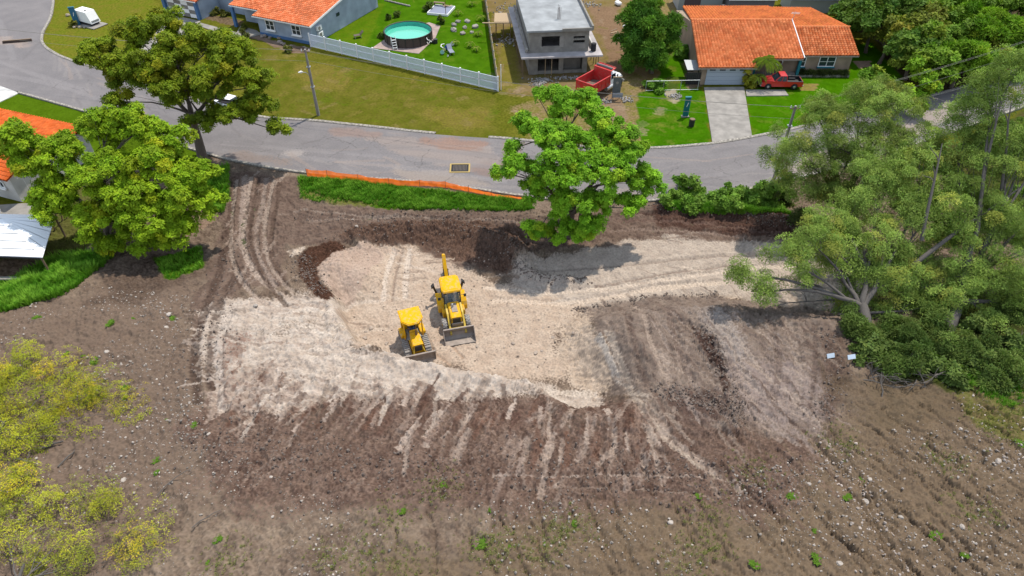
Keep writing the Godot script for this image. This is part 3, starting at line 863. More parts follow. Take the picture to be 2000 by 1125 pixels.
func lay_out_far_ground() -> void:
	var bx := -86.0; var bz := -124.0; var bw := 172.0; var bd := 82.0
	var m := Map.new(bx, bz, 0.12, 1433, 683)
	m.na = noise_grid(0.012, 5, 41, m.w, m.h)
	m.nb = noise_grid(0.06, 4, 42, m.w, m.h)
	m.nc = noise_grid(0.35, 2, 43, m.w, m.h)
	m.base(dc(116, 115, 42), dc(96, 101, 30))
	m.area(pts([-105.31, -123.81, -61.43, -123.81, -49.1, -96.12, -44.03, -79.58, -60.51, -87.28, -64.06, -91.54, -70.98, -108.62]), dc(112, 126, 34), dc(128, 122, 48), 2.0, 0.5, 0.9)
	m.area(pts([-35.06, -92.43, -26.59, -88.95, -2.42, -75.42, -0.55, -65.14, -16.91, -67.96, -25.15, -69.36, -31.71, -74.1]), dc(122, 116, 50), dc(96, 102, 30), 1.2, 1.3, 0.9)
	for q in [pts([-29.58, -87.28, -20.94, -84.08, -18.4, -76.77, -24.84, -78.16]), pts([-9.57, -74.1, -2.39, -74.1, -1.67, -66.81, -7.85, -67.38])]:
		m.area(q, dc(140, 124, 66), dc(124, 116, 46), 2.5, 0.7, 0.8)
	m.area(pts([-27.04, -91.02, -25.99, -96.12, -22.93, -113.35, -4.91, -113.35, -1.78, -81.04, -1.55, -77.88]), dc(88, 130, 22), dc(66, 108, 14), 0.7, 0.25)
	m.area(pts([-25.61, -94.25, -23.02, -104.19, -19.01, -108.62, -18.77, -96.12, -20.6, -89.8]), dc(112, 130, 30), dc(86, 122, 18), 1.5, 0.5, 0.8)
	m.area(pts([-4.58, -115.83, 31.64, -115.83, 24.21, -85.66, 20.5, -78.16, 14.93, -76.09, 13.85, -70.33, 7.89, -67.96, 3.63, -75.42, -0.92, -76.77]), dc(150, 128, 96), dc(128, 112, 62), 1.2, 0.7)
	m.area(pts([-2.17, -96.12, 0.37, -98.05, 1.29, -82.54, 1.23, -77.46, -0.92, -77.04]), dc(140, 128, 62), dc(120, 116, 44), 1.0, 0.7, 0.9)
	m.area(pts([11.69, -106.37, 16.37, -106.37, 15.05, -84.08, 12.91, -82.54, 12.45, -94.25]), dc(152, 124, 98), dc(138, 112, 88), 1.0, 0.5)
	m.area(pts([20.13, -110.95, 27.33, -108.62, 25.27, -96.12, 20.74, -90.67, 18.41, -96.12]), dc(142, 128, 70), dc(150, 128, 98), 1.2, 0.7)
	m.area(pts([12.91, -82.54, 16.57, -81.04, 14.89, -71.55, 15.12, -63.74, 8.62, -63.53, 2.2, -65.47, 0, -72.81, 4.91, -76.77]), dc(128, 124, 58), dc(150, 126, 98), 1.2, 0.8)
	m.area(pts([11.25, -78.86, 13.1, -76.09, 12.83, -69.13, 9.23, -70.33, 7.87, -75.42]), dc(160, 136, 112), dc(140, 118, 92), 0.8, 0.7)
	m.area(pts([15.03, -76.77, 20.76, -79.58, 23.18, -77.32, 21.31, -64.38, 15.59, -63.32, 14.18, -63.96, 14.31, -70.33]), dc(76, 126, 14), dc(62, 108, 12), 0.6, 0.3)
	m.area(pts([19.63, -87.28, 23.16, -90.67, 22, -78.86, 18.01, -78.16]), dc(80, 128, 16), dc(66, 110, 14), 0.6, 0.4)
	m.area(pts([23.16, -90.67, 26.18, -94.25, 23.16, -78.44, 21.37, -77.88]), dc(140, 120, 100), dc(112, 98, 78), 0.5, 0.5)
	m.area(pts([27.97, -77.04, 35.69, -81.04, 42.62, -82.54, 45.63, -90.67, 49.09, -92.43, 49.07, -81.04, 36.93, -70.33, 30.93, -67.72, 25.96, -65.91]), dc(80, 130, 14), dc(64, 110, 10), 0.6, 0.3)
	m.area(pts([19.17, -81.34, 21.03, -81.04, 20.2, -77.88, 18.8, -77.32]), dc(90, 84, 60), dc(80, 80, 40), 0.5, 0.5, 0.6)
	m.area(pts([44.56, -85.98, 46.68, -86.3, 46.19, -84.39, 44.38, -83.77]), dc(178, 150, 130), dc(164, 140, 116), 0.3, 0.4)
	m.area(pts([35.23, -79.58, 37.52, -79.29, 36.83, -77.6, 34.91, -77.6]), dc(160, 136, 96), dc(140, 130, 60), 0.4, 0.5)
	m.area(pts([59.3, -118.4, 101.66, -118.4, 82.96, -90.67, 64.61, -83.77, 51.52, -76.77, 48.43, -81.04, 49.78, -90.67, 49.1, -96.12]), dc(72, 66, 44), dc(96, 82, 66), 1.0, 0.6)
	m.area(pts([18.49, -77.32, 19.95, -77.88, 19.84, -74.62, 18.67, -74.1]), dc(196, 184, 166), dc(140, 130, 80), 0.3, 0.6)
	m.area(pts([-37.54, -96.12, -34.05, -93.88, -30.68, -91.72, -26.75, -90.32, -27.12, -88.28, -30, -88.95, -33.66, -92.43, -37.71, -94.25]), dc(168, 146, 130), dc(112, 92, 76), 0.4, 0.5)
	m.area(pts([-45.23, -102.92, -38.69, -100.03, -38.72, -97.66, -44.91, -100.85]), dc(104, 88, 66), dc(130, 112, 90), 0.4, 0.5)
	m.area(pts([-73.29, -81.04, -59.17, -77.32, -45.35, -70.45, -38.92, -66.59, -31.38, -62.28, -36.13, -59.48, -59.35, -59.48]), dc(92, 122, 24), dc(80, 108, 18), 0.3, 0.2)
	m.area(pts([41.13, -61.46, 50.04, -66.59, 58.75, -72.18, 111.6, -100.03, 53.24, -30.79, 38.15, -39.1, 42.42, -51.5]), dc(74, 92, 34), dc(92, 84, 56), 1.0, 0.6)
	for q in [[pts([-43.32, -96.12, -26.59, -88.95, -2.42, -75.42, 0, -65.69, -17.01, -68.54, -25.24, -69.72, -34.1, -74.1]), [dc(90, 112, 24), dc(138, 122, 66), dc(106, 118, 32), dc(100, 114, 28), dc(144, 126, 82)], 420, 0.45], [pts([-83.98, -108.62, -70.98, -108.62, -44.03, -79.58, -48.37, -96.12, -55.46, -108.62]), [dc(96, 122, 24), dc(136, 124, 60), dc(118, 122, 36)], 160, 0.4],
			[pts([-27.04, -91.02, -22.93, -113.35, -4.91, -113.35, -1.73, -77.88]), [dc(112, 134, 36), dc(58, 98, 14), dc(128, 132, 52), dc(92, 124, 26)], 220, 0.4], [pts([15.03, -76.77, 23.18, -77.32, 21.31, -64.38, 14.18, -63.96]), [dc(112, 130, 40), dc(58, 100, 14), dc(128, 128, 58)], 90, 0.4], [pts([27.97, -77.04, 42.62, -82.54, 49.07, -81.04, 36.93, -70.33, 25.96, -65.91]), [dc(108, 132, 36), dc(60, 102, 14), dc(124, 128, 52)], 130, 0.4],
			[pts([-4.58, -115.83, 31.64, -115.83, 20.5, -78.16, 13, -64.06, 2.2, -65.47, -0.92, -76.77]), [dc(118, 118, 48), dc(168, 146, 122), dc(136, 112, 84), dc(104, 110, 36)], 420, 0.5], [pts([-67.04, -76.09, -58.65, -76.36, -31.38, -62.28, -45.42, -59.48]), [dc(110, 130, 34), dc(80, 112, 20)], 60, 0.3]]:
		var lo: Vector2 = q[0][0]; var hi: Vector2 = q[0][0]
		for p in q[0]:
			lo = lo.min(p); hi = hi.max(p)
		for i in q[2]:
			var p := Vector2(rng.randf_range(lo.x, hi.x), rng.randf_range(lo.y, hi.y))
			if not Geometry2D.is_point_in_polygon(p, q[0]): continue
			var run := Vector2.from_angle(rng.randf() * TAU) * rng.randf_range(0.4, 2.2)
			m.strip(PackedVector2Array([p, p + run * 0.5, p + run + Vector2(rng.randfn(), rng.randfn()) * 0.3]), rng.randf_range(0.3, 1.1), q[1][rng.randi_range(0, q[1].size() - 1)], rng.randf_range(0.2, 1.0) * q[3], 1.2)
	var mt := StandardMaterial3D.new()
	mt.albedo_texture = m.texture(0.4)
	mt.roughness = 0.95
	mt.specular_mode = BaseMaterial3D.SPECULAR_DISABLED
	mt.texture_repeat = false
	var b := B.new()
	b.textured = true
	var cs := 0.4
	var w := int(bw / cs); var d := int(bd / cs)
	var f := FastNoiseLite.new()
	f.seed = 5; f.frequency = 0.35
	var half := -0.03
	for j in d + 1:
		for i in w + 1:
			var x := bx + i * cs; var z := bz + j * cs
			b.v.append(Vector3(x, half + 0.03 * f.get_noise_2d(x, z), z))
			b.n.append(Vector3(0.03 * (f.get_noise_2d(x - 0.2, z) - f.get_noise_2d(x + 0.2, z)), 0.4, 0.03 * (f.get_noise_2d(x, z - 0.2) - f.get_noise_2d(x, z + 0.2))).normalized())
			b.t.append(Vector2((x - bx) / bw, (z - bz) / bd))
	for j in d:
		for i in w:
			var x := bx + i * cs; var z := bz + j * cs
			if x > X0 and x + cs < X0 + LOT_W and z > near_z(x) - 0.6 and z > Z0: continue
			var k := j * (w + 1) + i
			b.ix.append_array([k, k + 1, k + w + 1, k + 1, k + w + 2, k + w + 1])
	structure("lawn", b.mesh(), mt, "mown lawns and bare yards round the houses")
	var g := B.new()
	g.quad(Vector3(-700, -0.25, 500), Vector3(700, -0.25, 500), Vector3(700, -0.25, -900), Vector3(-700, -0.25, -900))
	structure("ground", g.mesh(), mat(0.07, 0.075, 0.03, 0.95, 0.0, blotch, 0.05), "grassy land around")

	# the road
	var r := Map.new(bx, bz, 0.1, 1720, 820)
	r.na = noise_grid(0.012, 5, 51, r.w, r.h)
	r.nb = noise_grid(0.03, 4, 52, r.w, r.h)
	r.nc = noise_grid(0.4, 2, 53, r.w, r.h)
	r.base(dc(142, 136, 136), dc(128, 123, 124))
	for q in [[pts([-16.68, -66.59, -2.17, -64.06, 0.51, -58.52, -5.16, -59.48, -11.73, -62.48]), dc(172, 154, 142), 0.5], [pts([-9.94, -65.91, -2.19, -65.03, -3.21, -62.9, -8.62, -63.53]), dc(160, 122, 102), 0.7], [pts([-4.42, -60.26, 0, -60.66, 0.51, -57.58, -3.05, -58.05]), dc(140, 112, 100), 0.6],
			[pts([-20.3, -67.96, -13.41, -67.04, -14.29, -65.47, -19.4, -66.25]), dc(168, 132, 112), 0.45], [pts([-11.35, -59.48, -5.11, -58.52, -0.5, -56.2, -4.99, -56.48, -11.12, -57.58]), dc(172, 156, 142), 0.6], [pts([-0.55, -65.14, 1.63, -64.6, 0.52, -59.48, -0.78, -60.46]), dc(158, 116, 96), 0.4],
			[pts([25.54, -58.52, 31.98, -62.48, 39.01, -66.81, 50.85, -74.1, 51.39, -71.55, 40.96, -63.53, 30.48, -58.05]), dc(186, 168, 156), 0.6], [pts([8.9, -55.58, 16.24, -55.22, 16.08, -54.35, 8.74, -54]), dc(160, 142, 132), 0.6], [pts([-70.94, -93.88, -66.11, -92.79, -64.8, -90.32, -69.33, -91.02]), dc(178, 158, 146), 0.7], [pts([-23.56, -62.9, -22.05, -63.32, -21.27, -62.28, -22.82, -62.07]), dc(196, 184, 176), 0.5]]:
		r.area(q[0], q[1], q[1], 1.0, 0.8, q[2])
	for q in [pts([-30.58, -66.59, -10.78, -63.53, 0, -61.46]), pts([-30.14, -65.14, -10.57, -61.66, 0, -59]), pts([14.97, -59.48, 20.87, -60.46, 25.58, -62.48]), pts([15.13, -57.39, 21.41, -58.33, 26.03, -60.26]), pts([-65.43, -84.08, -56.08, -81.04, -47.84, -76.77]), pts([-75.2, -104.19, -69.31, -96.12, -63.2, -87.28]), pts([-68.17, -88.95, -58.5, -83.3, -50, -78.86])]:
		r.strip(smooth(q), 0.8, dc(130, 125, 126), 0.35, 0.8)
		r.strip(shift(smooth(q), 2.0), 0.7, dc(162, 156, 156), 0.3, 0.8)
	for i in 260:
		var k := rng.randi_range(2, far_edge.size() - 3)
		var p := far_edge[k].lerp(near_edge[clampi(int(float(k) / far_edge.size() * near_edge.size()), 0, near_edge.size() - 1)], rng.randf())
		var run := (far_edge[k + 1] - far_edge[k - 1]).normalized().rotated(rng.randfn() * (0.25 if i % 3 else 0.9))
		if i % 3: r.strip(wander(p, p + run * rng.randf_range(2.0, 7.0), 0.12, 5), rng.randf_range(0.12, 0.5), [dc(118, 112, 112), dc(158, 150, 146), dc(168, 150, 138)][i % 2 + i % 5 % 2], rng.randf_range(0.15, 0.4), 1.0)
		else: r.strip(wander(p, p + run * rng.randf_range(1.5, 5.0), 0.25, 9), 0.08, dc(84, 79, 78), 0.55, 0.6)
	for q in [[pts([-30.18, -61.87, -22.81, -59.87, -21.43, -60.66, -27.84, -62.9]), dc(150, 128, 114)], [pts([29.27, -60.66, 31.98, -62.48, 32.41, -60.66, 29.26, -59]), dc(170, 146, 130)], [pts([-41.12, -72.18, -35.36, -69.13, -35.59, -66.59, -40.73, -69.72]), dc(120, 115, 116)]]:
		r.area(q[0], q[1], q[1], 0.8, 1.2, 0.5)
	var rm := StandardMaterial3D.new()
	rm.albedo_texture = r.texture(0.16)
	rm.roughness = 0.9
	rm.texture_repeat = false
	var out := PackedVector2Array()
	out.append_array(far_edge)
	var back := near_edge.duplicate()
	back.reverse()
	out.append_array(back)
	out.append_array(pts([-85, -84, -85, -123]))
	out.append(Vector2(far_edge[0].x + 1.0, -123))
	road_poly = out
	structure("road", flat_sheet(out, 0.045, bx, bz, bw, bd), rm, "grey asphalt road curving between the lot and the houses")
	var gap := 0
	for i in far_edge.size():
		if far_edge[i].x < -3.2: gap = i
	kerb_run(far_edge.slice(0, gap), -1.0, "kerb")
	kerb_run(far_edge.slice(gap + 1), -1.0, "kerb")
	kerb_run(near_edge, 1.0, "kerb")

# ---------------------------------------------------------------- plants
var sprigs := {}

func leaf(b: B, root: Vector3, dir: Vector3, up: Vector3, ln: float, wd: float) -> void:
	var side := dir.cross(up).normalized()
	var nn := side.cross(dir).normalized()
	var mid := root + dir * ln * 0.5 + nn * ln * 0.08
	var tip := root + dir * ln - nn * ln * 0.12
	b.tri(root, mid + side * wd - nn * wd * 0.35, tip)
	b.tri(root, tip, mid - side * wd - nn * wd * 0.35)

func make_sprigs() -> void:
	var r := RandomNumberGenerator.new()
	r.seed = 11
	for kind in ["broad", "fine", "long"]:
		var b := B.new()
		b.colored = true
		var n: int = {"broad": 11, "fine": 16, "long": 9}[kind]
		for i in n:
			var a := TAU * i / n * 2.4 + r.randf() * 0.5
			var e := r.randf_range(-0.25, 0.95)
			var d := Vector3(cos(a) * cos(e), sin(e), sin(a) * cos(e))
			var t := r.randf_range(0.85, 1.15)
			b.col = Color(t, t, t)
			var root := d * r.randf_range(0.02, 0.12)
			if kind == "broad": leaf(b, root, d, Vector3.UP, r.randf_range(0.2, 0.32), 0.075)
			elif kind == "fine": leaf(b, root * 2.0, d, Vector3.UP, r.randf_range(0.10, 0.22), 0.026)
			else: leaf(b, root, d, Vector3.UP, r.randf_range(0.34, 0.5), 0.06)
		sprigs[kind] = b.mesh()
	var g := B.new()
	g.colored = true
	for i in 9:
		var a := TAU * i / 9 * 2.4
		var d := Vector3(cos(a), 0, sin(a))
		var ht := r.randf_range(0.3, 0.55)
		var bend := r.randf_range(0.08, 0.28)
		var side := Vector3(-d.z, 0, d.x) * 0.018
		var p0 := d * 0.05; var p1 := d * (0.05 + bend * 0.35) + Vector3.UP * ht * 0.6; var p2 := d * (0.05 + bend) + Vector3.UP * ht * 0.95
		var t := r.randf_range(0.8, 1.2)
		g.col = Color(t, t, t)
		g.quad(p0 - side, p0 + side, p1 + side * 0.8, p1 - side * 0.8)
		g.tri(p1 - side * 0.8, p1 + side * 0.8, p2)
	sprigs["grass"] = g.mesh()

func rand_dir(up_bias: float) -> Vector3:
	var d := Vector3(rng.randfn(), rng.randfn(), rng.randfn()).normalized()
	d.y += up_bias
	return d.normalized()

func bend_path(a: Vector3, c: Vector3, sag: float, n: int) -> Array:
	var out := []
	var side := Vector3(rng.randf_range(-1, 1), 0, rng.randf_range(-1, 1)) * (c - a).length() * 0.07
	for i in n + 1:
		var t := float(i) / n
		out.append(a.lerp(c, t) + side * sin(t * PI) + Vector3.UP * sag * sin(t * PI) + (Vector3(rng.randf_range(-1, 1), rng.randf_range(-1, 1), rng.randf_range(-1, 1)) * 0.07 if i > 0 and i < n else Vector3.ZERO))
	return out

func leaf_clump(at: Vector3, rad: float, count: int, tone: Color, scale: float, xfs: Array, cols: Array, flat := 0.7) -> void:
	for i in count:
		var d := rand_dir(0.35)
		var p := at + Vector3(d.x, d.y * flat, d.z) * rad * rng.randf_range(0.45, 1.05)
		var y := (d + Vector3.UP * 0.7).normalized()
		var x := y.cross(Vector3(rng.randfn(), rng.randfn(), rng.randfn())).normalized()
		var s := scale * rng.randf_range(0.75, 1.25)
		xfs.append(Transform3D(Basis(x * s, y * s, x.cross(y) * s), p))
		var v := rng.randf_range(0.8, 1.22)
		cols.append(Color(tone.r * v * rng.randf_range(0.92, 1.1), tone.g * v, tone.b * v))

func grow(called: String, label: String, base: Vector3, lobes: Array, o: Dictionary, group := "") -> Node3D:
	var t := thing(called, label, o.get("category", "tree"), base, 0.0, group)
	var n := lobes.size() / 4
	var mid := Vector3.ZERO
	var low := 1e9
	for i in n:
		mid += Vector3(lobes[i * 4], lobes[i * 4 + 1], lobes[i * 4 + 2]) / n
		low = minf(low, lobes[i * 4 + 1])
	mid -= base
	var tr: float = o.get("trunk", 0.3)
	var fh: float = o.get("fork", 2.5)
	var fork := Vector3(mid.x * 0.3, fh, mid.z * 0.3)
	var bark: Material = o.get("bark", M.bark)
	var b := B.new()
	b.tube([Vector3(0, -0.4, 0), Vector3(0, 0.1, 0), fork * 0.5 + Vector3(rng.randf_range(-0.1, 0.1), 0, 0.05), fork, fork + Vector3(mid.x * 0.15, fh * 0.3, mid.z * 0.15)], [tr * 1.7, tr * 1.25, tr, tr * 0.85, tr * 0.4], 9)
	part(t, "trunk", b, bark)
	var xfs := []; var cols := []
	var c1: Color = o.c1; var c2: Color = o.c2
	var cr_: float = o.get("clump", 0.7)
	var per: int = o.get("per", 40)
	var dens: float = o.get("dens", 7.0)
	var sc: float = o.get("scale", 1.0)
	# main limbs carry the lobes of one side each; branches leave them on the way
	var k_limbs: int = mini(n, o.get("limbs", 4))
	var order := range(n)
	order.sort_custom(func(p, q): return atan2(lobes[p * 4 + 2] - base.z - fork.z, lobes[p * 4] - base.x - fork.x) < atan2(lobes[q * 4 + 2] - base.z - fork.z, lobes[q * 4] - base.x - fork.x))
	var limb_of := {}
	var limb_paths := []
	var lr := tr * float(o.get("limb_r", 0.55))
	for g in k_limbs:
		var mid_g := Vector3.ZERO
		var cnt := 0
		for q in range(n * g / k_limbs, n * (g + 1) / k_limbs):
			limb_of[order[q]] = g
			mid_g += Vector3(lobes[order[q] * 4], lobes[order[q] * 4 + 1], lobes[order[q] * 4 + 2]) - base
			cnt += 1
		mid_g /= cnt
		var end := fork.lerp(mid_g, 0.85)
		var path := []
		for q in 7:
			var u := q / 6.0
			var hx := lerpf(u * u, u, 0.45)
			path.append(Vector3(lerpf(fork.x, end.x, hx), lerpf(fork.y * 0.95, end.y, u), lerpf(fork.z, end.z, hx)) + (Vector3(rng.randf_range(-1, 1), 0, rng.randf_range(-1, 1)) * 0.12 if q > 0 else Vector3.ZERO))
		limb_paths.append(path)
		var lb := B.new()
		lb.tube(path, [lr, lr * 0.92, lr * 0.82, lr * 0.7, lr * 0.58, lr * 0.45, lr * 0.3], 7)
		part(t, "limb", lb, bark)
	for i in n:
		var c := Vector3(lobes[i * 4], lobes[i * 4 + 1], lobes[i * 4 + 2]) - base
		var r: float = lobes[i * 4 + 3]
		var br := B.new()
		var lp: Array = limb_paths[limb_of[i]]
		var start: Vector3 = lp[rng.randi_range(2, 5)]
		var path := bend_path(start, c - Vector3.UP * r * 0.3, minf(0.5, (c - start).length() * 0.08), 5)
		var r0 := clampf(lr * 0.5, 0.025, 0.14)
		br.tube(path, [r0, r0 * 0.85, r0 * 0.7, r0 * 0.55, r0 * 0.4, r0 * 0.22], 6)
		var k := int(ceil(dens * r * r / (cr_ * cr_) * 0.5))
		for q in k:
			var d := rand_dir(o.get("lift", 0.35))
			var p := c + Vector3(d.x, d.y * 0.72, d.z) * r * pow(rng.randf_range(0.12, 1.0), 0.5)
			var tone := c1.lerp(c2, rng.randf()) * rng.randf_range(0.8, 1.15)
			if rng.randf() < 0.12: tone = Color(tone.r * 1.35, tone.g * 1.05, tone.b)
			leaf_clump(p, cr_ * rng.randf_range(0.6, 1.25), per, tone, sc, xfs, cols, o.get("flat", 0.7))
			if q % 3 == 0:
				var root: Vector3 = path[rng.randi_range(2, 5)]
				br.tube(bend_path(root, p, 0.1, 3), [r0 * 0.28, r0 * 0.2, r0 * 0.12, 0.01], 4, false)
		part(t, "branch", br, bark)
	for d in o.get("bare", []):
		var br := B.new()
		var from: Vector3 = d[0] - base
		var to: Vector3 = d[1] - base
		var path := bend_path(from, to, 0.15, 5)
		br.tube(path, [d[2], d[2] * 0.85, d[2] * 0.7, d[2] * 0.55, d[2] * 0.4, d[2] * 0.2], 6)
		for q in 4:
			var root: Vector3 = path[rng.randi_range(2, 5)]
			br.tube(bend_path(root, root + (to - from).normalized() * 0.8 + rand_dir(0.2) * 0.9, 0.1, 3), [d[2] * 0.35, d[2] * 0.25, d[2] * 0.15, 0.01], 4, false)
		part(t, "branch", br, o.get("bare_bark", M.pale_bark))
	scatter(t, "crown", sprigs[o.get("leaf", "broad")], M.leaf, xfs, cols)
	return t

func bush(called: String, label: String, at: Vector3, r: float, h: float, c1: Color, c2: Color, kind := "broad", group := "", per := 26, category := "shrub") -> Node3D:
	var t := thing(called, label, category, at, 0.0, group)
	var xfs := []; var cols := []
	var st := B.new()
	var k := int(6 + 9 * r * r)
	var stretch := rng.randf_range(0.8, 1.25)
	for q in k:
		var d := rand_dir(0.5)
		d.y = absf(d.y)
		var p := Vector3(d.x * r, d.y * h * 0.85 + 0.1, d.z * r) * pow(rng.randf_range(0.1, 1.0), 0.5) * rng.randf_range(0.65, 1.3)
		p.x *= stretch; p.z /= stretch
		leaf_clump(p, minf(0.42, r * 0.5) * rng.randf_range(0.5, 1.3), per, c1.lerp(c2, rng.randf()) * rng.randf_range(0.75, 1.2), 1.15 if kind == "fine" else 0.75, xfs, cols)
		st.tube([Vector3(p.x * 0.15, -0.1, p.z * 0.15), p * 0.6 + Vector3(0, 0.1, 0), p], [0.03, 0.022, 0.01], 4, false)
	part(t, "stem", st, M.bark)
	scatter(t, "foliage", sprigs[kind], M.leaf, xfs, cols)
	return t

func ring_lobes(at: Vector3, h: float, r: float, n: int) -> Array:
	# lobes of a rounded crown of radius r round a stem of height h
	var out := []
	for i in n:
		var d := rand_dir(0.4)
		d.y = absf(d.y)
		out.append_array([at.x + d.x * r * 0.62, at.y + h * 0.55 + d.y * h * 0.36, at.z + d.z * r * 0.62, r * rng.randf_range(0.34, 0.5)])
	return out

func palm(label: String, at: Vector3, h: float, fr: float, n: int, turn := 0.0, called := "palm", group := "") -> Node3D:
	var t := thing(called, label, "palm", at, turn, group)
	var b := B.new()
	b.tube([Vector3(0, -0.1, 0), Vector3(0.05, h * 0.5, 0), Vector3(0, h, 0.05)], [h * 0.045 + 0.03, h * 0.035 + 0.02, 0.05], 7)
	part(t, "trunk", b, M.bark)
	for i in n:
		var a := TAU * i / n + rng.randf() * 0.5
		var rise := rng.randf_range(0.5, 1.5)
		var d := Vector3(cos(a), 0, sin(a))
		var f := B.new()
		f.colored = true
		var prev := Vector3(0, h, 0)
		var mesh_path := [prev]
		for k in 7:
			var u := (k + 1) / 7.0
			mesh_path.append(Vector3(0, h, 0) + d * fr * u + Vector3.UP * fr * (rise * u - (rise + 0.25) * u * u))
		f.col = Color(0.09, 0.12, 0.02)
		f.tube(mesh_path, [0.025, 0.02, 0.012, 0.006], 4, false)
		for k in range(1, 8):
			var p: Vector3 = mesh_path[k]
			var fw: Vector3 = (p - mesh_path[k - 1]).normalized()
			var side := fw.cross(Vector3.UP).normalized()
			for s in [-1, 1]:
				for q in 3:
					var root: Vector3 = mesh_path[k - 1].lerp(p, q / 3.0)
					f.col = Color(0.14, 0.24, 0.025).lerp(Color(0.32, 0.36, 0.06), rng.randf())
					leaf(f, root, (side * s + fw * 0.7 + Vector3.DOWN * 0.35).normalized(), Vector3.UP, fr * 0.33 * sin(PI * (0.15 + 0.75 * k / 8.0)), 0.03)
		part(t, "frond", f, M.leaf)
	return t

func plant_trees() -> void:
	make_sprigs()
	grow("shade_tree", "tall olive green spreading tree standing beside the bend of the road", on(Vector2(-31.73, -61.26)), [-38.92, 9.93, -63, 2.3, -35.82, 11.36, -65, 2.2, -33.78, 9.61, -62, 2.6, -33.02, 12.06, -66, 1.7, -29.21, 11.01, -64, 2.4, -26.23, 10.08, -63, 2.2, -24.31, 8.32, -61.5, 1.9, -22.8, 4.28, -60, 1.1, -24.28, 6.29, -60.5, 1.6, -27.82, 9.05, -61, 2.4, -31.59, 7.78, -61, 2.4, -36.57, 8.6, -62, 2.1, -37.66, 6.89, -61, 1.2, -29.71, 5.38, -60.5, 1.7, -26.51, 5.64, -60, 1.5, -39.87, 10.52, -64, 1.3, -31.95, 10.43, -63, 2.2],
		{"trunk": 0.42, "fork": 4.5, "c1": Color(0.115, 0.17, 0.010), "c2": Color(0.20, 0.26, 0.012), "clump": 0.72, "per": 74, "dens": 5.0, "scale": 0.7})
	grow("shade_tree", "broad bright green tree overhanging the white canopy roofs", on(Vector2(-34.16, -46.06)), [-40.98, 7.99, -49.5, 1.5, -39.39, 6.79, -48.6, 1.5, -41.33, 8.84, -50.5, 1.2, -38.96, 5, -47, 1.2, -39.84, 8.74, -50, 1.58, -36.78, 7.9, -49, 2.05, -33.88, 9.04, -51, 2.05, -30.8, 9.37, -51, 1.95, -28.18, 8.51, -50, 1.95, -25.69, 6.82, -48, 1.67, -25.13, 4.75, -47, 1.4, -28.85, 7.37, -47.5, 2.42, -32.82, 7.2, -47, 2.42, -37.23, 5.67, -47.5, 1.86, -37.61, 4.28, -46.2, 1.3, -33.14, 4.12, -45, 2.14, -29.24, 4.62, -45, 2.23, -27.6, 3.35, -45, 1.67, -29.76, 1.99, -44.5, 1.3, -33.44, 1.76, -45, 1.4, -26.79, 5.67, -46, 1.77, -30.58, 6.01, -45.5, 2.14],
		{"trunk": 0.45, "fork": 2.6, "c1": Color(0.15, 0.265, 0.010), "c2": Color(0.25, 0.37, 0.015), "clump": 0.7, "per": 78, "dens": 6.0, "scale": 0.64})
	grow("shade_tree", "light green tree standing on the dark bank between road and pit", on(Vector2(5.07, -48.24)), [0.49, 7.68, -47, 1.32, 1.24, 9.67, -50, 1.5, 4.42, 10.69, -52, 1.67, 6.68, 10.29, -51, 1.5, 8.2, 9.53, -49, 1.76, 10.53, 6.09, -48, 1.41, 7.49, 7.75, -46.5, 2.02, 3.58, 8.52, -46, 2.11, 4.68, 5.61, -45, 1.94, 2.1, 3.13, -45.3, 0.97, 6.22, 3.75, -44.8, 1.32, 9.59, 4.58, -46.5, 1.23, 3.42, 9.86, -48, 1.76, 5.7, 8.95, -48, 1.76, 3.39, 11.33, -53, 0.79, 4.03, 2.72, -45.5, 1.32, 6.99, 5.27, -45.5, 1.58, 2.45, 6.4, -46, 1.58, 5.49, 2.56, -45, 1.06, 8.6, 8.48, -48, 1.58, -0.61, 7.44, -47, 0.8, 11.83, 5.84, -48, 0.8, 6.37, 11.11, -53, 0.7, 2.12, 11.11, -53, 0.6, 10.18, 8.37, -49, 0.9, 0, 8.61, -49, 0.7],
		{"trunk": 0.36, "fork": 2.4, "c1": Color(0.12, 0.28, 0.013), "c2": Color(0.22, 0.42, 0.022), "clump": 0.6, "per": 70, "dens": 4.8, "scale": 0.6})
	var airy := {"trunk": 0.4, "fork": 0.7, "limbs": 5, "limb_r": 0.6, "leaf": "fine", "c1": Color(0.145, 0.215, 0.04), "c2": Color(0.29, 0.40, 0.085), "clump": 0.75, "per": 36, "dens": 4.8, "scale": 0.88, "bark": M.pale_bark, "flat": 0.9,
		"bare": [[Vector3(26.78, 2.02, -37.5), Vector3(18.49, 2.9, -36), 0.1], [Vector3(26.6, 3.11, -38), Vector3(22.81, 6.73, -38), 0.12], [Vector3(28.89, 0.82, -36), Vector3(30.48, -1.45, -35), 0.08], [Vector3(27.74, 3.11, -38), Vector3(29.64, 7.27, -40), 0.16]]}
	grow("willowy_tree", "tall airy grey-green tree with several stems at the edge of the cleared earth", on(Vector2(24.77, -34.09)), [24.7, 3.68, -38.5, 1.7, 27.22, 2.15, -36.8, 1.5, 23.55, 4.82, -39.5, 1.5, 29.62, 2.43, -36.5, 1.6, 24.32, 1.96, -37, 1, 26.25, 4.11, -38, 1.6, 17.39, 3.99, -37, 1.59, 15.65, 5.2, -37, 1.1, 19.74, 6.03, -38, 1.83, 22.08, 6.64, -39, 1.95, 20.79, 4.29, -37.5, 1.22, 26.59, 5.4, -40, 2.81, 24.98, 6.75, -42, 2.56, 29.21, 6.75, -42, 2.81, 30.9, 8.63, -44, 2.81, 28.13, 4.11, -38, 2.2, 31.15, 4.82, -39.5, 2.44, 28.36, 8.23, -45, 2.44, 28.75, -1.42, -35.5, 1.22, 28.89, 0.82, -36, 1.59], airy)
	var airy2 := airy.duplicate()
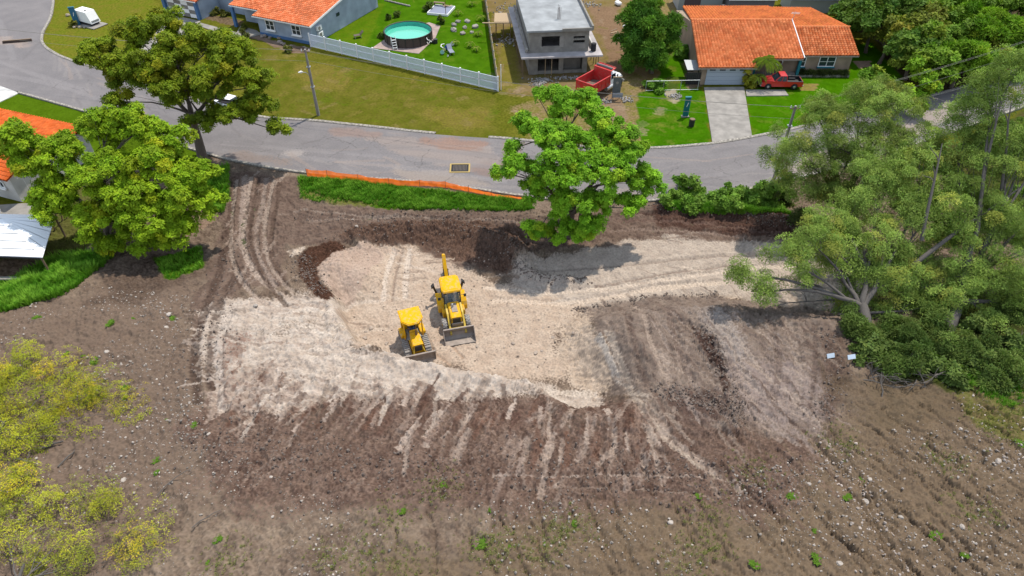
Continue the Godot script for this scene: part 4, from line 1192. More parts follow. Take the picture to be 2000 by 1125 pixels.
	airy2.bare = [[Vector3(28.87, 5.08, -38), Vector3(36.01, 9.77, -41), 0.2], [Vector3(30, 3.55, -37.5), Vector3(36.27, 6.59, -38), 0.17], [Vector3(29.44, 6.64, -39), Vector3(30.47, 12.24, -43), 0.16], [Vector3(35.64, 7.46, -41), Vector3(34.64, 14.87, -44), 0.14]]
	grow("willowy_tree", "tall airy tree whose long grey limbs reach over the thicket", on(Vector2(30.74, -34.25)), [34.71, 12.14, -47, 2.56, 35.48, 14.19, -47, 2.44, 35.48, 15.76, -47, 1.83, 34.55, 9.52, -44, 2.68, 36.41, 10.83, -44, 2.68, 33.02, 7.46, -41, 2.81, 36.21, 7.46, -41, 2.56, 34.43, 5.08, -38, 2.81, 32.03, 3.49, -37, 2.44, 34.87, 1.87, -36, 2.44, 36.81, 3.99, -37, 2.32, 39.41, 10.83, -44, 2.93, 40.51, 6.07, -41, 2.93, 40.29, 1.96, -37, 2.68, 40.55, 14.19, -47, 2.68], airy2)
	var airy3 := airy.duplicate()
	airy3.bare = [[Vector3(28.2, 5.83, -50), Vector3(29.23, 8.46, -50.5), 0.1], [Vector3(28.74, 6.82, -50), Vector3(26.72, 7.79, -50), 0.09]]
	airy3.c1 = Color(0.14, 0.18, 0.04)
	airy3.dens = 5.2
	grow("willowy_tree", "bushy grey-green tree between the road bend and the brown bank", on(Vector2(29.59, -49.92)), [23.88, 7.31, -50, 2.32, 26.3, 8.9, -51, 2.56, 28.78, 10.23, -52, 2.56, 31.15, 10.69, -52, 2.56, 27.77, 5.83, -50, 2.68, 30.54, 7.79, -50, 2.93, 32.84, 8.37, -49, 2.56, 24.81, 4.43, -49, 1.95, 27.46, 3.73, -48.5, 2.2, 30.46, 4.43, -49, 2.68, 25.88, 9.72, -53, 1.71, 32.36, 5.77, -48.5, 2.32], airy3)
	var slim := airy.duplicate()
	slim.erase("bare"); slim.trunk = 0.1; slim.fork = 1.2; slim.limbs = 2
	grow("slender_tree", "slender young tree leaning beside the far utility pole", on(Vector2(25.19, -53.83)), [23.67, 6.64, -54.5, 0.7, 23.47, 4.71, -54, 0.9, 24.98, 2.83, -54, 0.8, 24.52, 1.41, -53.6, 0.8, 24.87, 4.97, -54, 0.7], slim)
	var yl := {"trunk": 0.12, "fork": 1.2, "limbs": 3, "limb_r": 0.45, "leaf": "fine", "c1": Color(0.23, 0.26, 0.022), "c2": Color(0.42, 0.42, 0.03), "clump": 1.35, "per": 72, "dens": 7.5, "scale": 0.62, "bark": M.pale_bark, "flat": 0.9,
		"bare": [[Vector3(-28.85, 2.5, -22.22), Vector3(-27.33, 2.4, -24.4), 0.06], [Vector3(-27.6, 3, -20.91), Vector3(-25.61, 2.6, -23.54), 0.05]]}
	grow("flowering_tree", "sparse yellow-green tree with bare twigs over the stony ground", on(Vector2(-29.9, -22.71)), [-31.81, 3.2, -30.05, 1.35, -28.92, 3.2, -28.95, 1.49, -26.14, 3.2, -27.89, 1.35, -23.91, 3, -26.63, 1.08, -30.16, 3.5, -26.63, 1.76, -27.62, 3.2, -25.69, 1.22, -24.6, 2.6, -25, 0.94, -28.87, 3.8, -23.4, 1.62, -27.3, 3, -27.44, 1.22, -33.92, 3.6, -27.76, 2.16, -26.78, 4, -20.29, 1.35], yl)
	var yl2 := yl.duplicate()
	yl2.bare = [[Vector3(-22.34, 3, -17.05), Vector3(-22.18, 2.8, -21.36), 0.08], [Vector3(-24.01, 3.4, -16.58), Vector3(-23.16, 3, -19.35), 0.09], [Vector3(-22.2, 3, -19.05), Vector3(-22.6, 2.6, -22.15), 0.05]]
	yl2.dens = 5.0
	yl2.c1 = Color(0.20, 0.22, 0.04)
	grow("flowering_tree", "sparse pale tree with bare grey limbs reaching across the slope", on(Vector2(-23.46, -13.63)), [-25.57, 3.8, -18.89, 1.49, -23.58, 3.6, -19.61, 1.35, -20.71, 3.4, -19.12, 1.35, -18.88, 3.4, -17.96, 1.08, -24.15, 4.2, -16.58, 1.49, -21.55, 4, -16.81, 1.22, -19.62, 3.6, -16.75, 1.08, -27.42, 4.2, -17.81, 1.89], yl2)

	grow("mango_tree", "round dark green tree beside the red and white truck", Vector3(17.52, 0, -82.24), [16.78, 6.39, -86, 1.9, 14.89, 5.19, -85, 1.7, 19.06, 4.87, -85, 1.8, 15.56, 3.22, -83.5, 2.2, 18.42, 3.22, -83.5, 2.2, 16.72, 4.62, -84, 2.4, 15.24, 1.81, -82.2, 1.6, 18.08, 1.69, -82, 1.7, 16.51, 2.54, -82, 2, 14.34, 3.34, -84, 1.3, 19.8, 2.77, -83, 1.2],
		{"trunk": 0.25, "fork": 1.4, "leaf": "long", "c1": Color(0.042, 0.112, 0.014), "c2": Color(0.112, 0.232, 0.022), "clump": 0.75, "per": 30, "dens": 4.6, "scale": 1.1})
	var jg := "dense trees beyond the tiled house"
	var jungle := [[Vector2(45.67, -92.47), 5.5, 3.2, 0], [Vector2(46.85, -88.47), 6.5, 3.6, 0], [Vector2(51.07, -91.24), 7, 4.0, 0], [Vector2(47.31, -85.05), 5, 3.0, 1], [Vector2(51.99, -86.73), 6, 3.6, 1], [Vector2(48.59, -80.25), 5.5, 3.4, 0], [Vector2(53.26, -82.58), 6, 3.8, 2], [Vector2(55.34, -90.31), 7, 4.2, 2], [Vector2(58.88, -89.39), 7, 4.4, 3], [Vector2(53.18, -78.05), 5, 3.2, 3], [Vector2(58.84, -83.36), 6.5, 4.0, 3], [Vector2(64.68, -91.24), 7.5, 4.5, 2], [Vector2(62.48, -83.39), 6, 3.8, 3], [Vector2(50.08, -76.61), 5, 3.0, 2], [Vector2(57.13, -79.54), 4.5, 2.8, 1], [Vector2(50.19, -99.26), 7, 4, 0], [Vector2(64.3, -99.37), 8, 5, 2], [Vector2(68.41, -87.6), 7, 4.6, 3], [Vector2(71.44, -99.37), 8, 5, 3], [Vector2(55.96, -98.3), 8, 4.6, 1]]
	var jc := [[Color(0.045, 0.105, 0.012), Color(0.105, 0.180, 0.019)], [Color(0.090, 0.128, 0.018), Color(0.195, 0.225, 0.024)], [Color(0.105, 0.195, 0.018), Color(0.180, 0.300, 0.024)], [Color(0.090, 0.195, 0.014), Color(0.210, 0.345, 0.024)]]
	var jl := ["dark green dense tree beyond the tiled house", "olive dense tree on the wooded slope by the road", "mid green bushy tree on the wooded slope by the road", "bright green tree on the wooded slope by the road"]
	for q in jungle:
		var at := Vector3(q[0].x, 0, q[0].y)
		grow("forest_tree", jl[q[3]], at, ring_lobes(at, q[1], q[2], 9), {"trunk": 0.2, "fork": q[1] * 0.35, "c1": jc[q[3]][0], "c2": jc[q[3]][1], "clump": 0.85, "per": 24, "dens": 4.2, "scale": 1.25, "leaf": "broad" if q[3] != 3 else "long"}, jg)
	grow("young_tree", "light green young tree by the kerb opposite the thicket", Vector3(46.27, 0, -70.57), [45.29, 4.08, -72, 1.2, 44.07, 2.45, -71, 1.2, 46.1, 3.05, -71, 1, 44.88, 4.82, -73, 0.8, 45.17, 1.41, -70, 1.1, 43.26, 1.78, -70.5, 0.9], {"trunk": 0.1, "fork": 1.2, "c1": Color(0.135, 0.270, 0.014), "c2": Color(0.255, 0.405, 0.024), "clump": 0.55, "per": 26, "dens": 4, "scale": 0.95})
	grow("young_tree", "small leafy tree growing on the lawn of the tiled house", Vector3(41.67, 0, -72.81), [40.73, 3.18, -74, 1.2, 39.55, 2.11, -73, 1.1, 41.12, 2.04, -72.5, 1.2, 42.24, 2.72, -73, 1, 39.83, 1.28, -71.5, 0.9], {"trunk": 0.1, "fork": 1.0, "c1": Color(0.090, 0.195, 0.014), "c2": Color(0.180, 0.300, 0.024), "clump": 0.55, "per": 26, "dens": 4, "scale": 0.95})
	for q in [[Vector3(24.37, 0, -93.34), 1.7, 2.4, "dark leafy shrub beside the tiled house gable"], [Vector3(26.04, 0, -100.03), 1.5, 2.2, "leafy shrub behind the tiled house gable"], [Vector3(22.66, 0, -86.95), 1.3, 1.4, "low green shrub on the side path of the tiled house"], [Vector3(17.04, 0, -77.88), 1.0, 1.2, "bright green shrub below the mango tree"], [Vector3(17.83, 0, -77.04), 0.8, 1.0, "small bright shrub at the foot of the mango tree"]]:
		bush("shrub", q[3], q[0], q[1], q[2], Color(0.070, 0.168, 0.017), Color(0.140, 0.266, 0.028))
	bush("shrub", "pale green papaya-like shrub at the corner of the orange roof", Vector3(47.43, 0, -97.08), 1.8, 3.4, Color(0.140, 0.280, 0.070), Color(0.224, 0.392, 0.112), "long")
	bush("shrub", "yellow-green croton shrub beside the grey garage door", Vector3(28.77, 0, -78.44), 1.0, 1.8, Color(0.168, 0.196, 0.017), Color(0.336, 0.308, 0.028))
	palm("feathery palm in front of the tiled house porch", Vector3(30.4, 0, -78.72), 2.9, 1.9, 15)
	palm("short palm at the foot of the taller palm by the garage", Vector3(29.56, 0, -78.16), 1.2, 1.2, 10)
	var hedge := [[Vector2(15.4, -53.83), 1.0, 1.5], [Vector2(16.7, -55.05), 1.5, 2.6], [Vector2(18.06, -53.32), 1.2, 1.6], [Vector2(19.37, -52.74), 1.1, 1.4], [Vector2(20.83, -53.83), 1.3, 1.9], [Vector2(21.76, -52.74), 1.1, 1.5], [Vector2(23.18, -53.58), 1.3, 2.0], [Vector2(24.22, -52.99), 1.2, 2.2], [Vector2(25.61, -54.44), 1.0, 2.6], [Vector2(14.35, -52.74), 0.8, 1.0], [Vector2(19.89, -51.91), 0.9, 1.0], [Vector2(16.62, -52.16), 0.9, 1.0]]
	for q in hedge:
		bush("roadside_bush", "leafy green bush growing on the bank beside the road", on(q[0]), q[1], q[2], Color(0.084, 0.182, 0.017), Color(0.182, 0.308, 0.042), "broad", "bushes on the roadside bank")
	var thick := [Vector2(24.18, -31.57), Vector2(24.94, -30.13), Vector2(27.29, -31.57), Vector2(27.98, -30.13), Vector2(30.4, -31.57), Vector2(31.87, -31.09), Vector2(34.13, -32.06), Vector2(26.84, -33.65), Vector2(29.65, -34.25), Vector2(32.55, -34.25), Vector2(36.27, -36.15), Vector2(23.8, -34.15), Vector2(28.51, -29.2), Vector2(31.04, -28.97), Vector2(30.26, -36.82), Vector2(34.64, -39.11), Vector2(38.32, -39.91), Vector2(24.46, -33.11), Vector2(25.04, -31.57), Vector2(27.05, -32.57), Vector2(29.36, -31.57), Vector2(30.67, -30.13), Vector2(32.22, -29.9), Vector2(25.89, -30.37)]
	for i in thick.size():
		bush("thicket_bush", "low tangled green bush under the willowy trees", on(thick[i]), rng.randf_range(0.8, 1.4), rng.randf_range(0.7, 1.6), Color(0.06, 0.10, 0.02), Color(0.14, 0.20, 0.045), "fine" if i % 3 else "broad", "bushes under the willowy trees", 22)
	for q in [Vector3(42.84, 0, -59.48), Vector3(47.45, 0, -61.46), Vector3(52.9, 0, -65.69), Vector3(52.13, 0, -59.48), Vector3(47.58, 0, -53.15), Vector3(58.41, 0, -65.69), Vector3(43.14, 0, -54.87), Vector3(43.88, 0, -50.7), Vector3(51.9, 0, -53.15), Vector3(45.41, 0, -47.65), Vector3(38.45, 0, -53.15), Vector3(38.57, 0, -48.39)]:
		bush("verge_bush", "dense green bush on the verge behind the willowy trees", q, rng.randf_range(1.8, 2.6), rng.randf_range(1.6, 3.2), Color(0.08, 0.15, 0.016), Color(0.16, 0.26, 0.03), "broad", "bushes on the verge behind the willowy trees", 20)
	for q in [Vector2(25.89, -49.92), Vector2(27.48, -49.15), Vector2(29.2, -47.61)]:
		bush("thicket_bush", "dark scrubby bush on the brown bank", on(q), 0.9, 0.9, Color(0.070, 0.105, 0.028), Color(0.126, 0.154, 0.042), "fine", "scrub on the brown bank")

	# tall grass on the bank below the road, weeds on the neighbour's bank
	var xfs := []; var cols := []
	for q in [[pts([-21.19, -57.86, -15.1, -57.21, -7.41, -55.58, 1.69, -53.66, 2.14, -52.07, -4.75, -52.16, -11.47, -52.65, -15.02, -53.83, -20.26, -55.58]), 9000, 0.72], [pts([-20.59, -55.93, -15.05, -54, -17.34, -53.32, -20.04, -54.18]), 500, 0.6], [pts([-30.71, -59.48, -28.73, -60.26, -27.06, -54.87, -26.71, -51.91, -27.96, -51.67]), 900, 1.0], [pts([-41.52, -41.53, -40.23, -43.79, -36.82, -45.73, -33.59, -45.07, -34.18, -38.32, -37.3, -36.02, -43.46, -37.94, -44.91, -40.29]), 4200, 1.2], [pts([-29.95, -44.2, -26.81, -46.6, -25.41, -43.33, -27.2, -40.92]), 800, 0.7], [pts([13.96, -53.32, 24.15, -53.58, 25.92, -51.5, 22.45, -50.86, 14.21, -51.91]), 2200, 0.9], [pts([28.63, -29.43, 34.27, -31.09, 35.23, -28.3, 30.34, -26.58]), 1200, 0.6]]:
		var poly: PackedVector2Array = q[0]
		var lo := poly[0]; var hi := poly[0]
		for p in poly:
			lo = lo.min(p); hi = hi.max(p)
		var f := FastNoiseLite.new()
		f.frequency = 0.35
		for i in q[1]:
			var p := Vector2(rng.randf_range(lo.x, hi.x), rng.randf_range(lo.y, hi.y))
			if not Geometry2D.is_point_in_polygon(p, poly): continue
			var nn := f.get_noise_2d(p.x, p.y)
			var s: float = q[2] * rng.randf_range(0.7, 1.3) * (1.0 + nn * 0.7)
			xfs.append(Transform3D(Basis(Vector3.UP, rng.randf() * TAU).scaled(Vector3(s * 1.2, s, s * 1.2)), on(p, -0.03)))
			var tone := Color(0.07, 0.21, 0.012).lerp(Color(0.16, 0.31, 0.03), clampf(0.5 + nn, 0, 1))
			cols.append(tone * rng.randf_range(0.85, 1.2))
	for q in [Vector2(-6.38, -19.06), Vector2(-1.31, -17.42), Vector2(2.39, -18), Vector2(-3.96, -20.98), Vector2(-7.24, -16.86), Vector2(9.98, -17.57), Vector2(13.58, -22), Vector2(8.71, -16.44), Vector2(-0.52, -17.28), Vector2(-5.38, -16.44), Vector2(3.22, -18.45), Vector2(1.56, -17), Vector2(28.81, -24.96), Vector2(24.6, -19.37), Vector2(24.92, -22.71), Vector2(30.97, -26.58), Vector2(-14.17, -16.72), Vector2(19.32, -24.19), Vector2(10.39, -19.37), Vector2(-9.28, -16.72)]:
		for i in 130:
			var p: Vector2 = q + Vector2(rng.randfn() * 0.75, rng.randfn() * 0.65)
			var s := rng.randf_range(0.12, 0.4)
			xfs.append(Transform3D(Basis(Vector3.UP, rng.randf() * TAU).scaled(Vector3(s * 1.6, s, s * 1.6)), on(p, -0.02)))
			cols.append(Color(0.16, 0.22, 0.035).lerp(Color(0.25, 0.24, 0.09), rng.randf()))
	var gr := scatter(self, "tall_grass", sprigs["grass"], M.grass, xfs, cols)
	tag(gr, "tall green grass on the banks around the bare earth", "grass")
	var weed := []
	for q in [Vector2(-34.11, -35.36), Vector2(-28.52, -34.73), Vector2(-27.36, -35.36), Vector2(-24.48, -35.36), Vector2(-29.93, -31.33), Vector2(-28.68, -31.23), Vector2(-27.82, -30.71), Vector2(-24.79, -28.43), Vector2(-24.24, -27.51), Vector2(-19.16, -25.24), Vector2(-20.33, -22.82), Vector2(-19.98, -21.83), Vector2(-18.43, -19.81), Vector2(-15.12, -17.68), Vector2(-15.28, -16.58), Vector2(12.03, -16.23), Vector2(15.33, -16.64), Vector2(15.8, -18.27), Vector2(18.24, -20.16), Vector2(19.66, -21.52), Vector2(15.38, -20.42), Vector2(10.09, -20.26), Vector2(21.86, -18), Vector2(22.9, -16.94), Vector2(29.71, -23.89), Vector2(-3.82, -20.98), Vector2(-5.88, -19.37), Vector2(-1.57, -17.48), Vector2(-0.13, -17.28), Vector2(1.71, -17.57), Vector2(3.23, -18.6), Vector2(-1.23, -19.52), Vector2(-6.87, -16.17), Vector2(-21, -25.76)]:
		weed.append(q)
	var xw := []; var cw := []
	for i in 8:
		xw.append(Transform3D(Basis(Vector3.UP, i * 1.3).scaled(Vector3(0.55, 0.5, 0.55)), Vector3(rng.randf_range(-0.2, 0.2), 0, rng.randf_range(-0.15, 0.15))))
	var wb := B.new()
	wb.colored = true
	for x in xw:
		for i in 7:
			var d := Vector3(cos(i * 0.9), 0.55, sin(i * 0.9)).normalized()
			wb.col = Color(0.08, 0.15, 0.018) * rng.randf_range(0.8, 1.3)
			leaf(wb, x.origin, d, Vector3.UP, rng.randf_range(0.18, 0.3), 0.05)
	var w0 := single("weed_tuft", wb, M.grass, "small green weed tuft growing on the bare stony ground", "weed", on(weed[0]), 0.0, "weed tufts on the bare ground")
	for i in range(1, weed.size()):
		copy_of(w0, on(weed[i], -0.02), rng.randf() * TAU, "", rng.randf_range(0.4, 1.15))

# ---------------------------------------------------------------- houses and yards
func tiles(parent: Node, a: Vector3, b_: Vector3, c: Vector3, d: Vector3, c1: Color, c2: Color) -> MeshInstance3D:
	# a roof slope of rounded clay tiles: a, b_ are the ends of the eave, c, d the ends of the ridge
	var b := B.new()
	b.colored = true
	var nx := maxi(2, int((b_ - a).length() / 0.36))
	var ny := maxi(2, int(((d + c) * 0.5 - (a + b_) * 0.5).length() / 0.42))
	var up := (b_ - a).cross(d - a).normalized()
	if up.y < 0: up = -up
	var stains := FastNoiseLite.new()
	stains.seed = rng.randi_range(0, 999); stains.frequency = 0.09
	var prof := [-0.02, 0.075, 0.115, 0.075, -0.02]
	for j in ny:
		var v0 := float(j) / ny; var v1 := (j + 1.06) / ny
		for i in nx:
			b.col = c1.lerp(c2, rng.randf()) * rng.randf_range(0.8, 1.1) * (1.0 if stains.get_noise_2d(i, j) < 0.25 else 0.82)
			var lo := []; var hi := []
			for k in 5:
				var u := (i + k / 4.0 * 0.96 + 0.02) / nx
				lo.append(a.lerp(b_, u).lerp(d.lerp(c, u), v0) + up * (prof[k] + 0.085))
				hi.append(a.lerp(b_, u).lerp(d.lerp(c, u), v1) + up * (prof[k] + 0.03))
			for k in 4:
				b.quad(lo[k], lo[k + 1], hi[k + 1], hi[k])
			b.quad(lo[0] - up * 0.06, lo[4] - up * 0.06, lo[4], lo[0])
			b.quad(lo[4] - up * 0.05, lo[0] - up * 0.05, lo[1], lo[3])
	b.col = c1 * 0.7
	b.quad(a, b_, c, d)
	b.quad(a - up * 0.1, d - up * 0.1, c - up * 0.1, b_ - up * 0.1)
	var o := part(parent, "roof_tiles", b, M.tile)
	o.set_meta("kind", "stuff")
	# ridge caps
	return o

func ridge(parent: Node, a: Vector3, c: Vector3, col: Color) -> void:
	var b := B.new()
	b.colored = true
	b.col = col
	var n := int((c - a).length() / 0.45)
	for i in n:
		b.tube([a.lerp(c, float(i) / n), a.lerp(c, (i + 1.0) / n)], [0.12, 0.10], 7)
	part(parent, "ridge_cap", b, M.tile)

func box_part(parent: Node, called: String, at: Vector3, size: Vector3, m: Material, bev := 0.02, basis := Basis()) -> MeshInstance3D:
	var b := B.new()
	b.box(at, size, basis, bev)
	return part(parent, called, b, m)

func window(parent: Node, at: Vector3, w: float, h: float, frame: Material, sill: Material, cols := 2, rows := 2) -> void:
	# faces local +z
	var f := box_part(parent, "window", at - Vector3(0, 0, 0.03), Vector3(w, h, 0.06), M.glass, 0.0)
	var b := B.new()
	for s in [-1, 1]:
		b.box(at + Vector3(s * (w / 2 + 0.02), 0, 0.02), Vector3(0.08, h + 0.12, 0.09))
		b.box(at + Vector3(0, s * (h / 2 + 0.02), 0.022), Vector3(w, 0.08, 0.085))
	for i in range(1, cols):
		b.box(at + Vector3(-w / 2 + w * i / cols, 0, 0.03), Vector3(0.07, h - 0.04, 0.05))
	for i in range(1, rows):
		b.box(at + Vector3(0, -h / 2 + h * i / rows, 0.026), Vector3(w, 0.04, 0.04))
	part(f, "frame", b, frame)
	box_part(f, "sill", at + Vector3(0, -h / 2 - 0.14, 0.1), Vector3(w + 0.3, 0.14, 0.22), sill)

func world_part(t: Node3D, called: String, b: B, m: Material) -> MeshInstance3D:
	var o := part(t, called, b, m)
	o.position = -t.position
	return o

func pad(called: String, outline: PackedVector2Array, y: float, m: Material, label: String) -> void:
	# a slab poured on the ground
	var b := B.new()
	var l := []
	for p in outline: l.append(Vector2(p.x, p.y))
	b.prism(l, Transform3D(Basis(Vector3(1, 0, 0), Vector3(0, 0, 1), Vector3(0, -1, 0)), Vector3.ZERO), -y, 0.1)
	structure(called, b.mesh(), m, label)

func tiled_house() -> void:
	var t := thing("tiled_house", "tan house with orange clay tile roof and grey garage door", "house", Vector3(22.8, 0, -79))
	var ox := -t.position
	var side := Transform3D(Basis(Vector3(0, 0, -1), Vector3(0, 1, 0), Vector3(1, 0, 0)), Vector3.ZERO)   # outline x runs away from the camera
	var b := B.new()
	b.prism([Vector2(78.8, 0), Vector2(97, 0), Vector2(97, 2.5), Vector2(88.5, 4.15), Vector2(78.8, 2.38)], side, 22.9, 29.0)
	b.prism([Vector2(82.2, 0), Vector2(97, 0), Vector2(97, 2.5), Vector2(88.5, 4.15), Vector2(82.2, 3.0)], side, 29.0, 35.5)
	b.prism([Vector2(81.9, 0), Vector2(96, 0), Vector2(96, 2.4), Vector2(87.2, 3.72), Vector2(81.9, 2.4)], side, 35.5, 42.0)
	world_part(t, "wall", b, M.tan_wall)
	var c1 := Color(0.44, 0.115, 0.04); var c2 := Color(0.56, 0.20, 0.085)
	var q := Node3D.new()
	q.name = "roof"
	q.position = ox
	t.add_child(q)
	tiles(q, Vector3(22.2, 2.42, -78.1), Vector3(29.2, 2.42, -78.1), Vector3(29.2, 4.3, -88.5), Vector3(23.0, 4.3, -88.5), c1, c2)
	tiles(q, Vector3(29.22, 2.75, -79.9), Vector3(35.2, 2.75, -79.9), Vector3(35.9, 4.3, -88.5), Vector3(29.22, 4.3, -88.5), c1, c2)
	tiles(q, Vector3(35.3, 2.48, -81.5), Vector3(42.6, 2.48, -81.5), Vector3(43.0, 3.85, -87.2), Vector3(35.95, 3.85, -87.2), c1 * 0.9, c2 * 0.9)
	tiles(q, Vector3(36.1, 2.6, -98.2), Vector3(24.0, 2.6, -98.2), Vector3(23.0, 4.3, -88.5), Vector3(35.9, 4.3, -88.5), c1, Color(0.46, 0.14, 0.04))
	tiles(q, Vector3(42.0, 2.5, -97.8), Vector3(36.1, 2.6, -97.8), Vector3(35.95, 3.85, -87.2), Vector3(43.0, 3.85, -87.2), c1, Color(0.46, 0.14, 0.04))
	ridge(q, Vector3(22.9, 4.36, -88.5), Vector3(36.0, 4.36, -88.5), c2)
	ridge(q, Vector3(35.95, 3.92, -87.2), Vector3(43.1, 3.92, -87.2), c2)
	var tr := B.new()
	tr.tube([Vector3(35.25, 2.9, -79.9), Vector3(35.95, 4.4, -88.5)], [0.07], 5)
	part(q, "gable_trim", tr, M.white)
	var fb := B.new()
	fb.box(Vector3(25.7, 2.3, -78.2), Vector3(7.0, 0.16, 0.05)); fb.box(Vector3(32.2, 2.63, -80.0), Vector3(6.0, 0.16, 0.05)); fb.box(Vector3(38.95, 2.36, -81.6), Vector3(7.3, 0.16, 0.05))
	part(q, "fascia", fb, M.white_wall)
	# garage door of four boards with small lights
	var g := Node3D.new()
	g.name = "garage_door"
	g.position = Vector3(25.9, 0, -78.75) + ox
	t.add_child(g)
	for i in 4:
		var o := box_part(g, "door_panel", Vector3(0, 0.28 + i * 0.53, 0), Vector3(4.9, 0.515, 0.08), mat(0.30, 0.35, 0.41, 0.6), 0.02)
		if i == 3:
			for k in 4: box_part(o, "pane", Vector3(-1.8 + k * 1.2, 0.28 + i * 0.53 + 0.05, 0.05), Vector3(0.7, 0.2, 0.03), M.glass, 0.0)
	window(t, Vector3(39.0, 1.6, -81.86) + ox, 1.9, 1.15, M.white, M.teal)
	window(t, Vector3(35.95, 1.6, -81.86) + ox, 0.7, 1.15, M.white, M.teal, 1)
	for x in [29.6, 35.0]:
		var cb := B.new()
		cb.box(Vector3(x, 1.25, -80.3), Vector3(0.32, 2.5, 0.32), Basis(), 0.03)
		cb.box(Vector3(x, 0.15, -80.3), Vector3(0.5, 0.3, 0.5), Basis(), 0.03)
		world_part(t, "column", cb, M.teal)
	var dr := box_part(t, "door", Vector3(33.2, 1.05, -82.16) + ox, Vector3(1.0, 2.1, 0.1), M.wood)
	var ring := B.new()
	var rp := []
	for k in 13: rp.append(Vector3(33.2 + 0.38 * cos(TAU * k / 12), 1.45 + 0.38 * sin(TAU * k / 12), -82.02) + ox)
	ring.tube(rp, [0.07], 6, false)
	part(dr, "wreath", ring, M.white)
	var por := B.new()
	por.box(Vector3(32.3, 0.09, -81.0), Vector3(6.2, 0.18, 2.4), Basis(), 0.02)
	world_part(t, "porch_floor", por, M.concrete)
	var bed := B.new()
	bed.box(Vector3(38.8, 0.12, -81.3), Vector3(6.2, 0.3, 0.9), Basis(), 0.05)
	world_part(t, "planter", bed, M.grey_block)
	var an := B.new()
	an.tube([Vector3(35.9, 4.2, -88.3), Vector3(36.1, 5.4, -88.3)], [0.03], 5)
	for k in 4: an.tube([Vector3(35.6, 5.1 + k * 0.09, -88.5 + k * 0.1), Vector3(36.6, 5.1 + k * 0.09, -88.3 + k * 0.1)], [0.015], 4)
	single("roof_antenna", an, M.galv, "thin metal aerial standing on the orange tile ridge", "aerial")
	for i in 9:
		bush("bed_plant", "small dark plant in the bed under the tan house window", Vector3(36.2 + i * 0.65, 0.2, -81.2), 0.3, 0.35, Color(0.03, 0.05, 0.015), Color(0.09, 0.11, 0.03), "fine", "plants under the tan house window", 10)
	pad("driveway", pts([23.26, -78.02, 28.13, -78.16, 25.87, -65.8, 21.26, -64.17]), 0.04, M.concrete, "stained pale concrete driveway up to the garage door")
	pad("parking_pad", pts([28.11, -77.32, 32.79, -77.32, 32.83, -75.82, 27.81, -75.69]), 0.06, M.concrete, "concrete strip under the red pickup")
	# side yard fence and dark gate
	var ft := thing("wire_fence", "thin metal rail fence between mango tree and tan house", "fence", Vector3(16.0, 0, -77.0))
	for i in 4:
		box_part(ft, "post", Vector3(i * 2.1, 0.65, -0.1 * i), Vector3(0.06, 1.3, 0.06), M.galv, 0.0)
	for y in [0.1, 1.28]:
		var rl := B.new()
		rl.tube([Vector3(0, y, 0), Vector3(6.4, y, -0.3)], [0.03], 6)
		part(ft, "rail", rl, M.white)
	var gt := thing("side_gate", "dark metal gate beside the tan house garage", "gate", Vector3(22.0, 0, -78.9))
	for i in 7: box_part(gt, "board", Vector3(-0.72 + i * 0.24, 0.75, 0), Vector3(0.22, 1.5, 0.05), M.black, 0.0)
	var rr := thing("lean_to_roof", "small grey sheet roof beside the garage wall", "roof", Vector3(22.0, 0, -80.6))
	box_part(rr, "sheet", Vector3(0, 1.7, 0), Vector3(1.5, 0.06, 2.4), M.galv, 0.0, Basis(Vector3.RIGHT, 0.1))
	for x in [-0.65, 0.65]: box_part(rr, "post", Vector3(x, 0.8, 1.0), Vector3(0.08, 1.6, 0.08), M.dark, 0.0)

